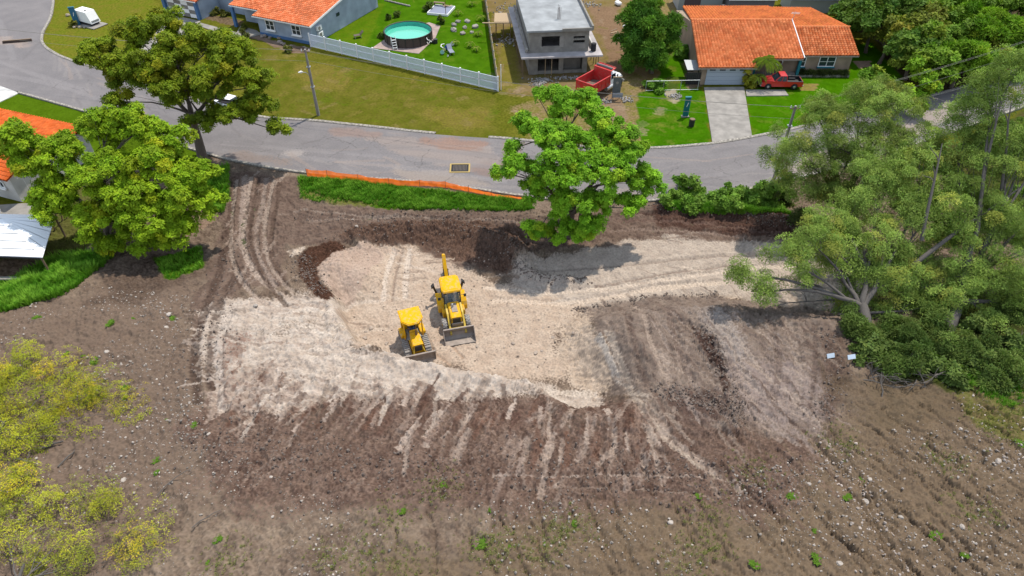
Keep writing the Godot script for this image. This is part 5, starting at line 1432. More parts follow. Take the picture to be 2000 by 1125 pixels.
func blue_house() -> void:
	var t := thing("blue_house", "pale blue house with orange tile roofs beside the white fence", "house", Vector3(-26.9, 0, -91.0), deg_to_rad(-24.5))
	var side := Transform3D(Basis(Vector3(0, 0, -1), Vector3(0, 1, 0), Vector3(1, 0, 0)), Vector3.ZERO)
	var b := B.new()
	b.prism([Vector2(0, 0), Vector2(16, 0), Vector2(16, 2.7), Vector2(8, 4.05), Vector2(0, 2.7)], side, -8.9, 0.0)
	b.prism([Vector2(3.2, 0), Vector2(16, 0), Vector2(16, 2.7), Vector2(8, 4.05), Vector2(3.2, 3.2)], side, -14.2, -8.9)
	b.prism([Vector2(5.0, 0), Vector2(14, 0), Vector2(14, 2.9), Vector2(5, 2.9)], side, -20.5, -14.2)
	b.prism([Vector2(1.0, 0), Vector2(12, 0), Vector2(12, 2.7), Vector2(6.5, 3.6), Vector2(1.0, 2.65)], side, -27.2, -20.5)
	part(t, "wall", b, M.blue_wall)
	var c1 := Color(0.50, 0.13, 0.05); var c2 := Color(0.62, 0.21, 0.10)
	var q := Node3D.new()
	q.name = "roof"
	t.add_child(q)
	tiles(q, Vector3(-9.2, 2.72, 0.6), Vector3(0.5, 2.72, 0.6), Vector3(0.5, 4.2, -8), Vector3(-9.2, 4.2, -8), c1, c2)
	tiles(q, Vector3(-14.5, 2.95, -0.9), Vector3(-9.22, 2.95, -0.9), Vector3(-9.22, 4.2, -8), Vector3(-14.5, 4.2, -8), c1, c2)
	tiles(q, Vector3(0.5, 2.8, -16.5), Vector3(-14.5, 2.8, -16.5), Vector3(-14.5, 4.2, -8), Vector3(0.5, 4.2, -8), c1, c2)
	tiles(q, Vector3(-27.6, 2.72, -0.3), Vector3(-20.1, 2.72, -0.3), Vector3(-20.1, 3.75, -6.5), Vector3(-27.6, 3.75, -6.5), c1, c2)
	ridge(q, Vector3(-14.5, 4.26, -8), Vector3(0.5, 4.26, -8), c2)
	var tr := B.new()
	tr.box(Vector3(0.53, 3.4, -3.7), Vector3(0.06, 0.24, 8.75), Basis(Vector3.RIGHT, 0.17))
	tr.box(Vector3(-4.35, 2.66, 0.63), Vector3(9.7, 0.14, 0.05))
	tr.box(Vector3(-11.85, 2.9, -0.87), Vector3(5.3, 0.14, 0.05))
	tr.box(Vector3(-23.85, 2.66, -0.27), Vector3(7.5, 0.14, 0.05))
	part(q, "fascia", tr, M.white)
	window(t, Vector3(-6.8, 1.65, 0.05), 1.35, 1.2, M.white, M.white)
	window(t, Vector3(-2.4, 1.65, 0.05), 1.35, 1.2, M.white, M.white)
	var pl := B.new()
	pl.box(Vector3(-4.45, 0.2, 0.03), Vector3(8.9, 0.4, 0.1))
	part(t, "plinth", pl, M.deep_blue)
	var sw := B.new()
	sw.box(Vector3(0.03, 2.1, -6.2), Vector3(0.08, 0.45, 0.7))
	part(t, "side_window", sw, M.glass)
	for x in [-14.0, -9.4]:
		var cb := B.new()
		cb.box(Vector3(x, 1.4, -0.9), Vector3(0.42, 2.8, 0.42), Basis(), 0.03)
		part(t, "column", cb, M.deep_blue)
	var dr := Node3D.new()
	dr.name = "garage_door"
	dr.position = Vector3(-23.85, 0, -0.96)
	t.add_child(dr)
	for r in 4:
		for c in 4:
			var dark := (r + c) % 2 == 0
			box_part(dr, "door_panel", Vector3(-1.95 + c * 1.3, 0.3 + r * 0.56, 0), Vector3(1.27, 0.54, 0.08), M.grey_block if dark else M.white, 0.015)
	for x in [-27.0, -20.75]:
		var cb := B.new()
		cb.box(Vector3(x, 1.3, -0.85), Vector3(0.5, 2.6, 0.5), Basis(), 0.02)
		part(t, "pillar", cb, M.deep_blue)
	# two air conditioner units on brackets
	for i in 2:
		var at: Vector3 = t.position + t.transform.basis * Vector3(0.22, 1.0 + i * 0.85, -1.6 + 0.1 * i)
		var u := thing("air_conditioner", ["white air conditioner unit mounted low on the blue gable wall", "white air conditioner unit mounted higher on the blue gable wall"][i], "air conditioner", at, t.rotation.y)
		box_part(u, "casing", Vector3.ZERO, Vector3(0.36, 0.62, 0.95), M.white, 0.04)
		var fg := B.new()
		fg.tube([Vector3(0.18, 0, 0.12), Vector3(0.2, 0, 0.12)], [0.25], 14)
		part(u, "fan_grille", fg, M.grey_block)
		box_part(u, "bracket", Vector3(-0.05, -0.36, 0), Vector3(0.3, 0.06, 0.7), M.galv, 0.0)
	pad("walkway", pts([-45, -98.05, -44.89, -99.03, -37.25, -94.62, -37.38, -93.15, -38.55, -93.52]), 0.05, M.concrete, "pale concrete walkway to the blue house porch")
	pad("driveway", pts([-50.62, -102.5, -45.1, -99.63, -45.21, -95.74, -45.93, -84.39, -49.2, -82.54, -50.39, -84.39, -49.8, -94.25]), 0.04, M.concrete, "pale driveway in front of the chequered garage door")
	pad("porch_floor", pts([-38.72, -97.66, -36.1, -96.12, -34.82, -94.62, -36.68, -93.15, -38.5, -94.99]), 0.1, M.grey_block, "grey porch floor of the blue house")
	# rocks and plants in the bed
	for i in 11:
		var p := (Vector2(-34.34, -93.88)).lerp(Vector2(-27.27, -88.95), i / 11.0) + Vector2(rng.randf_range(-0.6, 0.6), rng.randf_range(-0.7, 0.5))
		rock("garden_rock", "pale rock in the bed along the blue house wall", Vector3(p.x, 0, p.y), rng.randf_range(0.2, 0.45), Color(0.32, 0.26, 0.22), "rocks in the blue house bed")
	for q2 in [[Vector2(-29.61, -88.78), 0.5, "dark reddish shrub at the end of the rock bed"], [Vector2(-37.8, -96.5), 0.45, "small shrub by the blue porch column"], [Vector2(-45.39, -97.08), 0.5, "reddish shrub beside the pale walkway"], [Vector2(-24.48, -99.63), 0.8, "yellow-green shrub against the blue gable wall"], [Vector2(-43.8, -102.5), 0.7, "dark shrub between blue garage and house wall"], [Vector2(-42.23, -102.08), 0.6, "low shrub below the blue house wall"], [Vector2(-36.73, -93.34), 0.6, "whitish flowering shrub at the walkway end"]]:
		bush("garden_shrub", q2[2], Vector3(q2[0].x, 0, q2[0].y), q2[1], q2[1] * 1.6, Color(0.05, 0.07, 0.012), Color(0.15, 0.15, 0.03), "broad", "", 16)

func rock(called: String, label: String, at: Vector3, r: float, col: Color, group := "") -> MeshInstance3D:
	var b := B.new()
	b.colored = true
	b.col = col * rng.randf_range(0.85, 1.15)
	rock_shape(b, r, rng.randi())
	var o := single(called, b, M.stone, label, "rock", at, rng.randf() * TAU, group)
	return o

func rock_shape(b: B, r: float, sd: int) -> void:
	var q := RandomNumberGenerator.new()
	q.seed = sd
	var rings := []
	var sq := q.randf_range(0.45, 0.75)
	for j in 5:
		var a := -0.9 + 1.8 * j / 4.0
		var ring := []
		for i in 8:
			var th := TAU * i / 8
			var k := r * q.randf_range(0.78, 1.12)
			ring.append(Vector3(cos(th) * cos(a) * k, (sin(a) * sq + 0.3) * k, sin(th) * cos(a) * k * 0.8))
		rings.append(ring)
	for j in 4:
		for i in 8:
			b.quad(rings[j][i], rings[j + 1][i], rings[j + 1][(i + 1) % 8], rings[j][(i + 1) % 8])
	for i in range(1, 7): b.tri(rings[4][0], rings[4][i + 1], rings[4][i])

func vinyl_fence() -> void:
	var a := Vector2(-27.05, -90.35); var c := Vector2(-1.66, -77.0)
	var n := 11
	var t := thing("vinyl_fence", "long white slatted fence in front of the pool yard", "fence", Vector3(a.x, 0, a.y), -(c - a).angle())
	var ln := (c - a).length() / n
	var pn := B.new()
	for y in [0.12, 0.95, 1.72]: pn.box(Vector3(ln / 2, y, 0), Vector3(ln - 0.1, 0.12 if y < 1.5 else 0.09, 0.06))
	var k := 17
	for i in k: pn.box(Vector3(0.12 + (ln - 0.24) * i / (k - 1), 0.92, 0.0), Vector3(0.1, 1.56, 0.025))
	var ps := B.new()
	ps.box(Vector3(0, 0.92, 0), Vector3(0.14, 1.84, 0.14), Basis(), 0.01)
	ps.box(Vector3(0, 1.87, 0), Vector3(0.19, 0.07, 0.19), Basis(), 0.02)
	var pm := pn.mesh(); var sm2 := ps.mesh()
	for i in n + 1:
		var o := MeshInstance3D.new()
		o.name = "post"; o.mesh = sm2; o.material_override = M.white; o.position = Vector3(i * ln, 0, 0)
		t.add_child(o, true)
		if i < n:
			var p := MeshInstance3D.new()
			p.name = "panel"; p.mesh = pm; p.material_override = M.fence_shade_white; p.position = Vector3(i * ln, 0, 0)
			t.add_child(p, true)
	var e := Vector2(-4.2, -108.6)
	var f := thing("board_fence", "pale weathered board fence between pool yard and building site", "fence", Vector3(c.x, 0, c.y), -(e - c).angle())
	var fl := (e - c).length()
	for i in 12:
		box_part(f, "post", Vector3(fl * i / 12 + 0.2, 0.85, 0), Vector3(0.1, 1.7, 0.12), M.galv, 0.0)
		box_part(f, "panel", Vector3(fl * (i + 0.5) / 12 + 0.2, 0.8, 0), Vector3(fl / 12 - 0.12, 1.5, 0.05), M.pale_wood, 0.0)
	var pb := B.new()
	pb.box(Vector3(0, 1.6, 0), Vector3(0.1, 3.2, 0.1), Basis(), 0.01)
	single("white_post", pb, M.white, "tall thin white post at the corner of the white fence", "post", Vector3(c.x + 0.35, 0, c.y - 0.3))

func pool_yard() -> void:
	pad("pool_pad", pts([-18.77, -89.98, -16.6, -94.99, -11.98, -99.23, -10.24, -97.85, -10.6, -93.34, -12.32, -88.11]), 0.03, mat(0.36, 0.27, 0.24, 0.95, 0.0, blotch, 0.12), "pinkish sand bed under the round pool")
	var ctr := Vector3(-14.2, 0, -93.0)
	var t := thing("round_pool", "round above-ground pool with brown wall and turquoise water", "pool", ctr)
	var r := 3.25
	var wood := mat(0.075, 0.05, 0.042, 0.7, 0.0, streak, 0.8)
	for i in 20:
		var a := TAU * i / 20; var c := TAU * (i + 1) / 20
		var b := B.new()
		var p0 := Vector3(cos(a) * r, 0, sin(a) * r); var p1 := Vector3(cos(c) * r, 0, sin(c) * r)
		var up := Vector3(0, 1.25, 0)
		b.quad(p1, p0, p0 + up, p1 + up)
		var i0 := p0 * 0.975; var i1 := p1 * 0.975
		b.quad(p0 + up, i0 + up, i1 + up, p1 + up)
		part(t, "wall_panel", b, wood)
		box_part(t, "upright", p0 * 1.005 + up * 0.5, Vector3(0.09, 1.25, 0.09), M.black, 0.01, Basis(Vector3.UP, -a))
	var ln := B.new()
	var pr := []
	for i in 33: pr.append(Vector3(cos(TAU * i / 32), 0, sin(TAU * i / 32)))
	for i in 32:
		ln.quad(pr[i] * r * 0.973 + Vector3(0, 0.05, 0), pr[i + 1] * r * 0.973 + Vector3(0, 0.05, 0), pr[i + 1] * r * 0.973 + Vector3(0, 1.24, 0), pr[i] * r * 0.973 + Vector3(0, 1.24, 0))
		ln.tri(Vector3(0, 0.05, 0), pr[i + 1] * r * 0.973 + Vector3(0, 0.05, 0), pr[i] * r * 0.973 + Vector3(0, 0.05, 0))
	part(t, "liner", ln, mat(0.04, 0.42, 0.33, 0.6, 0.0, blotch, 0.06))
	var wt := B.new()
	for i in 32: wt.tri(Vector3(0, 0.72, 0), pr[i + 1] * r * 0.972 + Vector3(0, 0.72, 0), pr[i] * r * 0.972 + Vector3(0, 0.72, 0))
	var wm := StandardMaterial3D.new()
	wm.albedo_color = Color(0.42, 0.86, 0.74, 0.5)
	wm.transparency = BaseMaterial3D.TRANSPARENCY_ALPHA
	wm.roughness = 0.08
	part(t, "water", wt, wm)
	var rim := B.new()
	var rp := []
	for i in 33: rp.append(pr[i] * r + Vector3(0, 1.27, 0))
	rim.tube(rp, [0.07], 6, false)
	part(t, "rim", rim, M.black)
	var ld := thing("pool_ladder", "white metal ladder leaning over the brown pool wall", "ladder", ctr + Vector3(-1.6, 0, 3.1), 0.35)
	for s in [-0.28, 0.28]:
		var lb := B.new()
		lb.tube([Vector3(s, 0, 0.75), Vector3(s, 1.5, 0.12), Vector3(s, 1.6, -0.05), Vector3(s, 1.4, -0.25), Vector3(s, 0.3, -0.45)], [0.03], 6)
		part(ld, "side_rail", lb, M.white)
	for k in 4: box_part(ld, "step", Vector3(0, 0.3 + k * 0.3, 0.62 - k * 0.13), Vector3(0.54, 0.05, 0.14), M.white, 0.0)
	var pu := thing("pool_pump", "black pool pump with white hoses beside the pool", "pump", ctr + Vector3(3.6, 0, 1.3))
	var pb := B.new()
	pb.cyl(Vector3(0.2, 0, 0), Vector3(0.2, 0.55, 0), 0.28)
	pb.box(Vector3(-0.35, 0.2, 0), Vector3(0.7, 0.3, 0.3), Basis(), 0.04)
	part(pu, "tank", pb, M.black)
	for k in 2:
		var hb := B.new()
		var hp := []
		for i in 9: hp.append(Vector3(-0.3 - 0.09 * i, 0.3 + 0.7 * sin(i / 8.0 * PI * 0.5) * k + 0.1 * sin(i * 0.9), 0.2 + 0.5 * sin(i / 8.0 * PI) + 0.2 * k))
		hb.tube(hp, [0.045], 6)
		part(pu, "hose", hb, M.white)
	# loungers and chairs
	lounge("sun_lounger", "grey sun lounger on the grass beside coloured balls", Vector3(Vector2(-8.15, -88.45).x, 0, Vector2(-8.15, -88.45).y), 0.35, mat(0.17, 0.19, 0.24, 0.8), 1.9)
	lounge("sun_lounger", "brown and black reclining chair on the lawn near the blue gable", Vector3(Vector2(-21.11, -93.7).x, 0, Vector2(-21.11, -93.7).y), -1.1, mat(0.09, 0.07, 0.05, 0.8), 1.5)
	var balls := [[Vector2(-9.19, -87.94), 0.28, Color(0.25, 0.45, 0.42), "pale green ball by the grey lounger"], [Vector2(-9, -88.95), 0.22, Color(0.5, 0.52, 0.22), "pale yellow ball by the grey lounger"], [Vector2(-8.69, -89.46), 0.32, Color(0.01, 0.05, 0.25), "dark blue ball by the grey lounger"], [Vector2(-8.03, -90.84), 0.26, Color(0.6, 0.58, 0.55), "white ball behind the grey lounger"], [Vector2(-8.39, -87.12), 0.14, Color(0.6, 0.6, 0.58), "small white ball in front of the grey lounger"]]
	for q in balls:
		var bb := B.new()
		bb.colored = true
		bb.col = q[2]
		var path := []; var rad := []
		for k in 9:
			path.append(Vector3(0, q[1] - q[1] * cos(PI * k / 8.0), 0)); rad.append(maxf(0.004, q[1] * sin(PI * k / 8.0)))
		bb.tube(path, rad, 12)
		single("ball", bb, M.tinted, q[3], "ball", Vector3(q[0].x, 0, q[0].y))
	var hs := B.new()
	hs.tube([Vector3(-9.17, 0.05, -91.24), Vector3(-9.57, 0.05, -91.07), Vector3(-9.58, 0.05, -90.37), Vector3(-9.2, 0.05, -89.85)], [0.06], 6)
	single("pool_hose", hs, M.white, "short curved white hose lying on the grass", "hose")
	var st := [Vector2(-8.23, -96.12), Vector2(-7.78, -99.43), Vector2(-6.44, -99.43), Vector2(-8.28, -98.05), Vector2(-6.69, -97.08), Vector2(-6.87, -94.99), Vector2(-5.24, -97.27), Vector2(-5.6, -95.37)]
	for i in st.size():
		rock("boulder", "pale rounded boulder set in a ring on the pool lawn", Vector3(st[i].x, -0.05, st[i].y), rng.randf_range(0.34, 0.55), Color(0.34, 0.31, 0.28), "ring of boulders on the pool lawn")
	# raised play pad with bench and timber
	var pt := thing("garden_platform", "grey square platform with white edging in the pool yard", "platform", Vector3(-10.56, 0, -103.77))
	box_part(pt, "deck", Vector3(0, 0.12, 0), Vector3(3.0, 0.24, 3.4), mat(0.17, 0.19, 0.25, 0.9), 0.02, Basis(Vector3.UP, -0.25))
	for s in [-1, 1]:
		box_part(pt, "edging", Basis(Vector3.UP, -0.25) * Vector3(s * 1.55, 0.14, 0), Vector3(0.1, 0.3, 3.6), M.white, 0.0, Basis(Vector3.UP, -0.25))
		box_part(pt, "edging", Basis(Vector3.UP, -0.25) * Vector3(0, 0.14, s * 1.75), Vector3(3.0, 0.3, 0.1), M.white, 0.0, Basis(Vector3.UP, -0.25))
	var bn := thing("garden_bench", "low bench on the grey garden platform", "bench", Vector3(-11, 0, -105.49) + Vector3(0, 0.24, 0), -0.25)
	box_part(bn, "seat", Vector3(0, 0.45, 0), Vector3(1.7, 0.08, 0.5), M.wood)
	for s in [-0.7, 0.7]: box_part(bn, "leg", Vector3(s, 0.2, 0), Vector3(0.1, 0.42, 0.4), M.wood, 0.0)
	for i in 5:
		box_part(thing("timber_piece", "orange-brown timber offcut lying on the garden platform", "timber", Vector3(-9.7, 0, -104.62) + Vector3(rng.randf_range(-0.4, 0.4), 0.28 + i * 0.05, rng.randf_range(-0.7, 0.7)), rng.randf() * 3.0, "timber on the garden platform"), "board", Vector3.ZERO, Vector3(0.9, 0.05, 0.14), M.pale_wood, 0.0)
	var rp2 := B.new()
	rp2.tube([Vector3(-9.73, 0, -101.87), Vector3(-9.73, 0, -101.87) + Vector3(0, 3.2, 0)], [0.05, 0.045], 6)
	single("rusty_pole", rp2, mat(0.16, 0.06, 0.02, 0.9), "thin rusty pole at the edge of the garden platform", "pole")
	var eg := thing("stone_edging", "line of white edging stones on the pool lawn", "edging", Vector3(-19.35, 0, -108.17))
	for i in 7:
		var p := (Vector2(-19.35, -108.17)).lerp(Vector2(-15.78, -105.93), i / 6.0) - Vector2(-19.35, -108.17)
		box_part(eg, "stone", Vector3(p.x, 0.08, p.y), Vector3(0.75, 0.22, 0.25), M.concrete, 0.05, Basis(Vector3.UP, -0.4))
	for q in [[Vector2(-7.93, -102.08), 1.6], [Vector2(-6.06, -105.93), 1.7], [Vector2(-4.7, -94.25), 1.5], [Vector2(-4.77, -88.95), 1.4], [Vector2(-7.63, -91.02), 1.3], [Vector2(-5.65, -90.32), 1.5], [Vector2(-4.46, -100.03), 1.8]]:
		palm("young feathery plant growing in the pool yard", Vector3(q[0].x, 0, q[0].y), 0.5, q[1] * 0.5, 6, 0.0, "young_palm", "young feathery plants in the pool yard")
	for q in [[Vector2(-18.06, -100.44), 0.4, "small round shrub behind the pool"], [Vector2(-16.92, -101.46), 0.45, "dark little shrub beside the pool rim"], [Vector2(-10.17, -98.84), 0.5, "yellow leafed shrub by the sand bed"], [Vector2(-12.58, -104.19), 0.7, "tall dark shrub beside the garden platform"], [Vector2(-17.85, -93.7), 0.55, "dark shrub against the brown pool wall"]]:
		bush("yard_shrub", q[2], Vector3(q[0].x, 0, q[0].y), q[1], q[1] * 2.2, Color(0.04, 0.09, 0.012), Color(0.14, 0.18, 0.02), "broad", "", 16)
	var gr := thing("barbecue", "dark barbecue standing on pale stones at the blue house corner", "barbecue", Vector3(-21.3, 0, -105.49))
	box_part(gr, "body", Vector3(0, 0.9, 0), Vector3(0.9, 0.5, 0.6), M.black, 0.08)
	for s in [[-0.35, -0.2], [0.35, -0.2], [-0.35, 0.2], [0.35, 0.2]]: box_part(gr, "leg", Vector3(s[0], 0.33, s[1]), Vector3(0.06, 0.66, 0.06), M.galv, 0.0)

func lounge(called: String, label: String, at: Vector3, turn: float, cloth: Material, ln: float) -> void:
	var t := thing(called, label, "lounger", at, turn)
	var b := B.new()
	b.box(Vector3(0, 0.36, ln * 0.18), Vector3(0.65, 0.06, ln * 0.64), Basis(), 0.02)
	part(t, "seat", b, cloth)
	var k := B.new()
	k.box(Vector3(0, 0.62, -ln * 0.26), Vector3(0.65, 0.06, ln * 0.42), Basis(Vector3.RIGHT, 0.75), 0.02)
	part(t, "backrest", k, cloth)
	for x in [-0.28, 0.28]:
		for z in [-ln * 0.12, ln * 0.42]: box_part(t, "leg", Vector3(x, 0.17, z), Vector3(0.05, 0.34, 0.05), M.galv, 0.0)

func unfinished_house() -> void:
	var t := thing("unfinished_house", "grey two-storey concrete house under construction with flat white roof", "house", Vector3(2.1, 0, -81.6), deg_to_rad(5.5))
	var b := B.new()
	# ground floor: piers and block walls
	for x in [[0.0, 1.1], [3.75, 4.3], [6.7, 7.3]]: b.box(Vector3((x[0] + x[1]) / 2, 1.28, -0.3), Vector3(x[1] - x[0], 2.56, 0.6))
	part(t, "pier", b, M.grey_block)
	var gw := B.new()
	gw.box(Vector3(5.5, 1.2, -1.3), Vector3(2.4, 2.4, 0.2))
	gw.box(Vector3(0.1, 1.28, -8.6), Vector3(0.2, 2.56, 16)); gw.box(Vector3(7.2, 1.28, -8.6), Vector3(0.2, 2.56, 16)); gw.box(Vector3(3.65, 1.28, -5.2), Vector3(6.9, 2.56, 0.2))
	gw.box(Vector3(3.65, 0.2, -0.15), Vector3(6.8, 0.4, 0.15)); gw.box(Vector3(3.65, 0.06, -2.6), Vector3(6.8, 0.12, 5.0))
	part(t, "ground_floor_wall", gw, M.grey_block)
	var s1 := B.new()
	s1.box(Vector3(3.9, 2.67, -7.4), Vector3(10.0, 0.2, 17.6), Basis(), 0.01)
	part(t, "balcony_slab", s1, mat(0.40, 0.37, 0.37, 0.9, 0.0, blotch, 0.09))
	# upper storey with openings
	var uw := B.new()
	var y0 := 2.78; var y1 := 5.35
	uw.box(Vector3(0.75, (y0 + y1) / 2, -0.1), Vector3(1.5, y1 - y0, 0.2)); uw.box(Vector3(4.55, (y0 + y1) / 2, -0.1), Vector3(1.7, y1 - y0, 0.2)); uw.box(Vector3(7.05, (y0 + y1) / 2, -0.1), Vector3(0.5, y1 - y0, 0.2))
	uw.box(Vector3(2.6, 3.15, -0.1), Vector3(2.2, 0.74, 0.2)); uw.box(Vector3(2.6, 5.05, -0.1), Vector3(2.2, 0.6, 0.2))
	uw.box(Vector3(6.1, 3.3, -0.1), Vector3(1.4, 1.04, 0.2)); uw.box(Vector3(6.1, 4.27, -0.1), Vector3(1.4, 0.22, 0.2)); uw.box(Vector3(6.1, 5.0, -0.1), Vector3(1.4, 0.7, 0.2))
	uw.box(Vector3(0.1, (y0 + y1) / 2, -8.1), Vector3(0.2, y1 - y0, 15.8)); uw.box(Vector3(7.2, (y0 + y1) / 2, -8.1), Vector3(0.2, y1 - y0, 15.8)); uw.box(Vector3(3.65, (y0 + y1) / 2, -4.2), Vector3(6.9, y1 - y0, 0.2))
	part(t, "upper_wall", uw, M.grey_block)
	var smo := B.new()
	smo.box(Vector3(6.1, 3.45, 0.02), Vector3(1.5, 0.55, 0.05)); smo.box(Vector3(3.95, 4.05, 0.02), Vector3(0.5, 1.3, 0.05))
	part(t, "plaster_patch", smo, M.concrete)
	var rf := B.new()
	rf.box(Vector3(3.6, 5.47, -8.4), Vector3(7.9, 0.24, 17.4), Basis(), 0.02)
	part(t, "roof_slab", rf, M.slab)
	var pp := B.new()
	pp.box(Vector3(5.75, 5.62, 0.42), Vector3(3.7, 0.34, 0.2)); pp.box(Vector3(7.62, 5.75, -8.2), Vector3(0.2, 0.5, 17.2))
	part(t, "parapet", pp, M.grey_block)
	for i in 5:
		var rb := B.new()
		rb.tube([Vector3(3.9 + 0.16 * (i % 3), 5.58, -3.2 - 0.2 * (i / 3)), Vector3(3.9 + 0.16 * (i % 3), 7.0 + 0.3 * (i % 2), -3.2 - 0.2 * (i / 3))], [0.025], 5)
		part(t, "rebar", rb, mat(0.10, 0.07, 0.06, 0.9))
	var bal := B.new()
	bal.box(Vector3(-0.35, 3.3, -7.2), Vector3(0.25, 0.3, 15.5)); 
	for k in 6: bal.box(Vector3(-0.35, 2.96, -0.2 - k * 2.8), Vector3(0.22, 0.38, 0.25))
	part(t, "balcony_beam", bal, M.concrete)
	var rbal := B.new()
	rbal.box(Vector3(7.9, 3.1, -6.0), Vector3(0.15, 0.65, 10.5))
	part(t, "balcony_parapet", rbal, M.white_wall)
	for i in 9:
		for s in [-0.8, 8.6]:
			var pr := B.new()
			pr.tube([Vector3(s, 0, 0.6 - i * 1.5), Vector3(s + rng.randf_range(-0.1, 0.1), 2.57, 0.6 - i * 1.5)], [0.05], 5)
			part(t, "prop", pr, M.wood)
	for i in 2:
		var pr := B.new()
		pr.tube([Vector3(2.0 + i * 0.8, 0, 0.3), Vector3(2.0 + i * 0.8, 2.57, 0.3)], [0.05], 5)
		part(t, "prop", pr, M.pale_wood)
	var ba := B.new()
	ba.cyl(Vector3(7.95, 2.78, 0.0), Vector3(7.95, 3.7, 0.0), 0.32, 0.32, 14)
	var bo := single("oil_drum", ba, M.dark, "dark drum standing on the concrete balcony corner", "drum", t.position, t.rotation.y)
	var ft := thing("formwork_table", "pale plywood formwork platform on props beside the concrete house", "formwork", Vector3(-1.2, 0, -94.5))
	box_part(ft, "plywood", Vector3(0, 2.4, 0), Vector3(2.4, 0.12, 3.4), M.pale_wood, 0.0)
	box_part(ft, "edge_board", Vector3(-0.6, 2.35, 1.8), Vector3(4.4, 0.1, 0.2), M.pale_wood, 0.0)
	for x in [-1.0, 0.0, 1.0]:
		for z in [-1.4, 0, 1.4]: box_part(ft, "prop", Vector3(x, 1.17, z), Vector3(0.09, 2.34, 0.09), M.wood, 0.0)
	# rubble in front and beside
	var xfs := []; var cols := []
	var rs := B.new()
	rock_shape(rs, 0.16, 4)
	for q in [[Vector2(3.78, -79.87), 1.6, 0.7, 110], [Vector2(3.13, -78.86), 0.8, 0.5, 60], [Vector2(7.31, -80.75), 2.2, 0.5, 80], [Vector2(-0.7, -92.43), 1.4, 1.6, 110], [Vector2(13.54, -74.75), 0.7, 0.8, 50], [Vector2(10.92, -74.36), 0.6, 0.6, 40], [Vector2(12.08, -106.37), 1.6, 1.4, 60], [Vector2(14.97, -93.34), 0.7, 1.4, 50], [Vector2(-1.38, -104.19), 1.2, 2.5, 60], [Vector2(19.31, -75.69), 0.7, 0.7, 60], [Vector2(23.87, -87.28), 0.8, 2.6, 80]]:
		for i in q[3]:
			var p: Vector2 = q[0] + Vector2(rng.randfn() * q[1] * 0.6, rng.randfn() * q[2] * 0.6)
			var s := rng.randf_range(0.25, 1.0)
			xfs.append(Transform3D(Basis(rand_dir(0), rng.randf() * 6.0) * s, Vector3(p.x, 0.02, p.y)))
			cols.append(Color(0.34, 0.32, 0.30) * rng.randf_range(0.6, 1.5))
	tag(scatter(self, "rubble", rs.mesh(), M.stone, xfs, cols), "broken concrete rubble strewn around the unfinished house", "rubble")
	for q in [[Vector2(16.14, -106.37), "white and blue tank lying behind the mango tree"], [Vector2(15.91, -96.89), "white sack on the dirt beside the mango tree"]]:
		var wb := B.new()
		wb.box(Vector3(0, 0.3, 0), Vector3(0.7, 0.5, 1.1) if q[1].begins_with("white and") else Vector3(0.5, 0.4, 0.4), Basis(Vector3.UP, 0.4), 0.12)
		single("white_container" if q[1].begins_with("white and") else "white_sack", wb, M.white, q[1], "container" if q[1].begins_with("white and") else "sack", Vector3(q[0].x, 0, q[0].y))
	for i in 5:
		box_part(thing("scrap_board", "weathered board in the scrap heap by the mango tree", "board", Vector3(Vector2(14.77, -94.62).x + rng.randf_range(-0.5, 0.5), 0.1 + i * 0.06, Vector2(14.77, -94.62).y + rng.randf_range(-0.9, 0.9)), rng.randf() * 3.0, "boards in the scrap heap"), "board", Vector3.ZERO, Vector3(1.3, 0.05, 0.16), M.pale_wood if i % 2 else M.wood, 0.0)

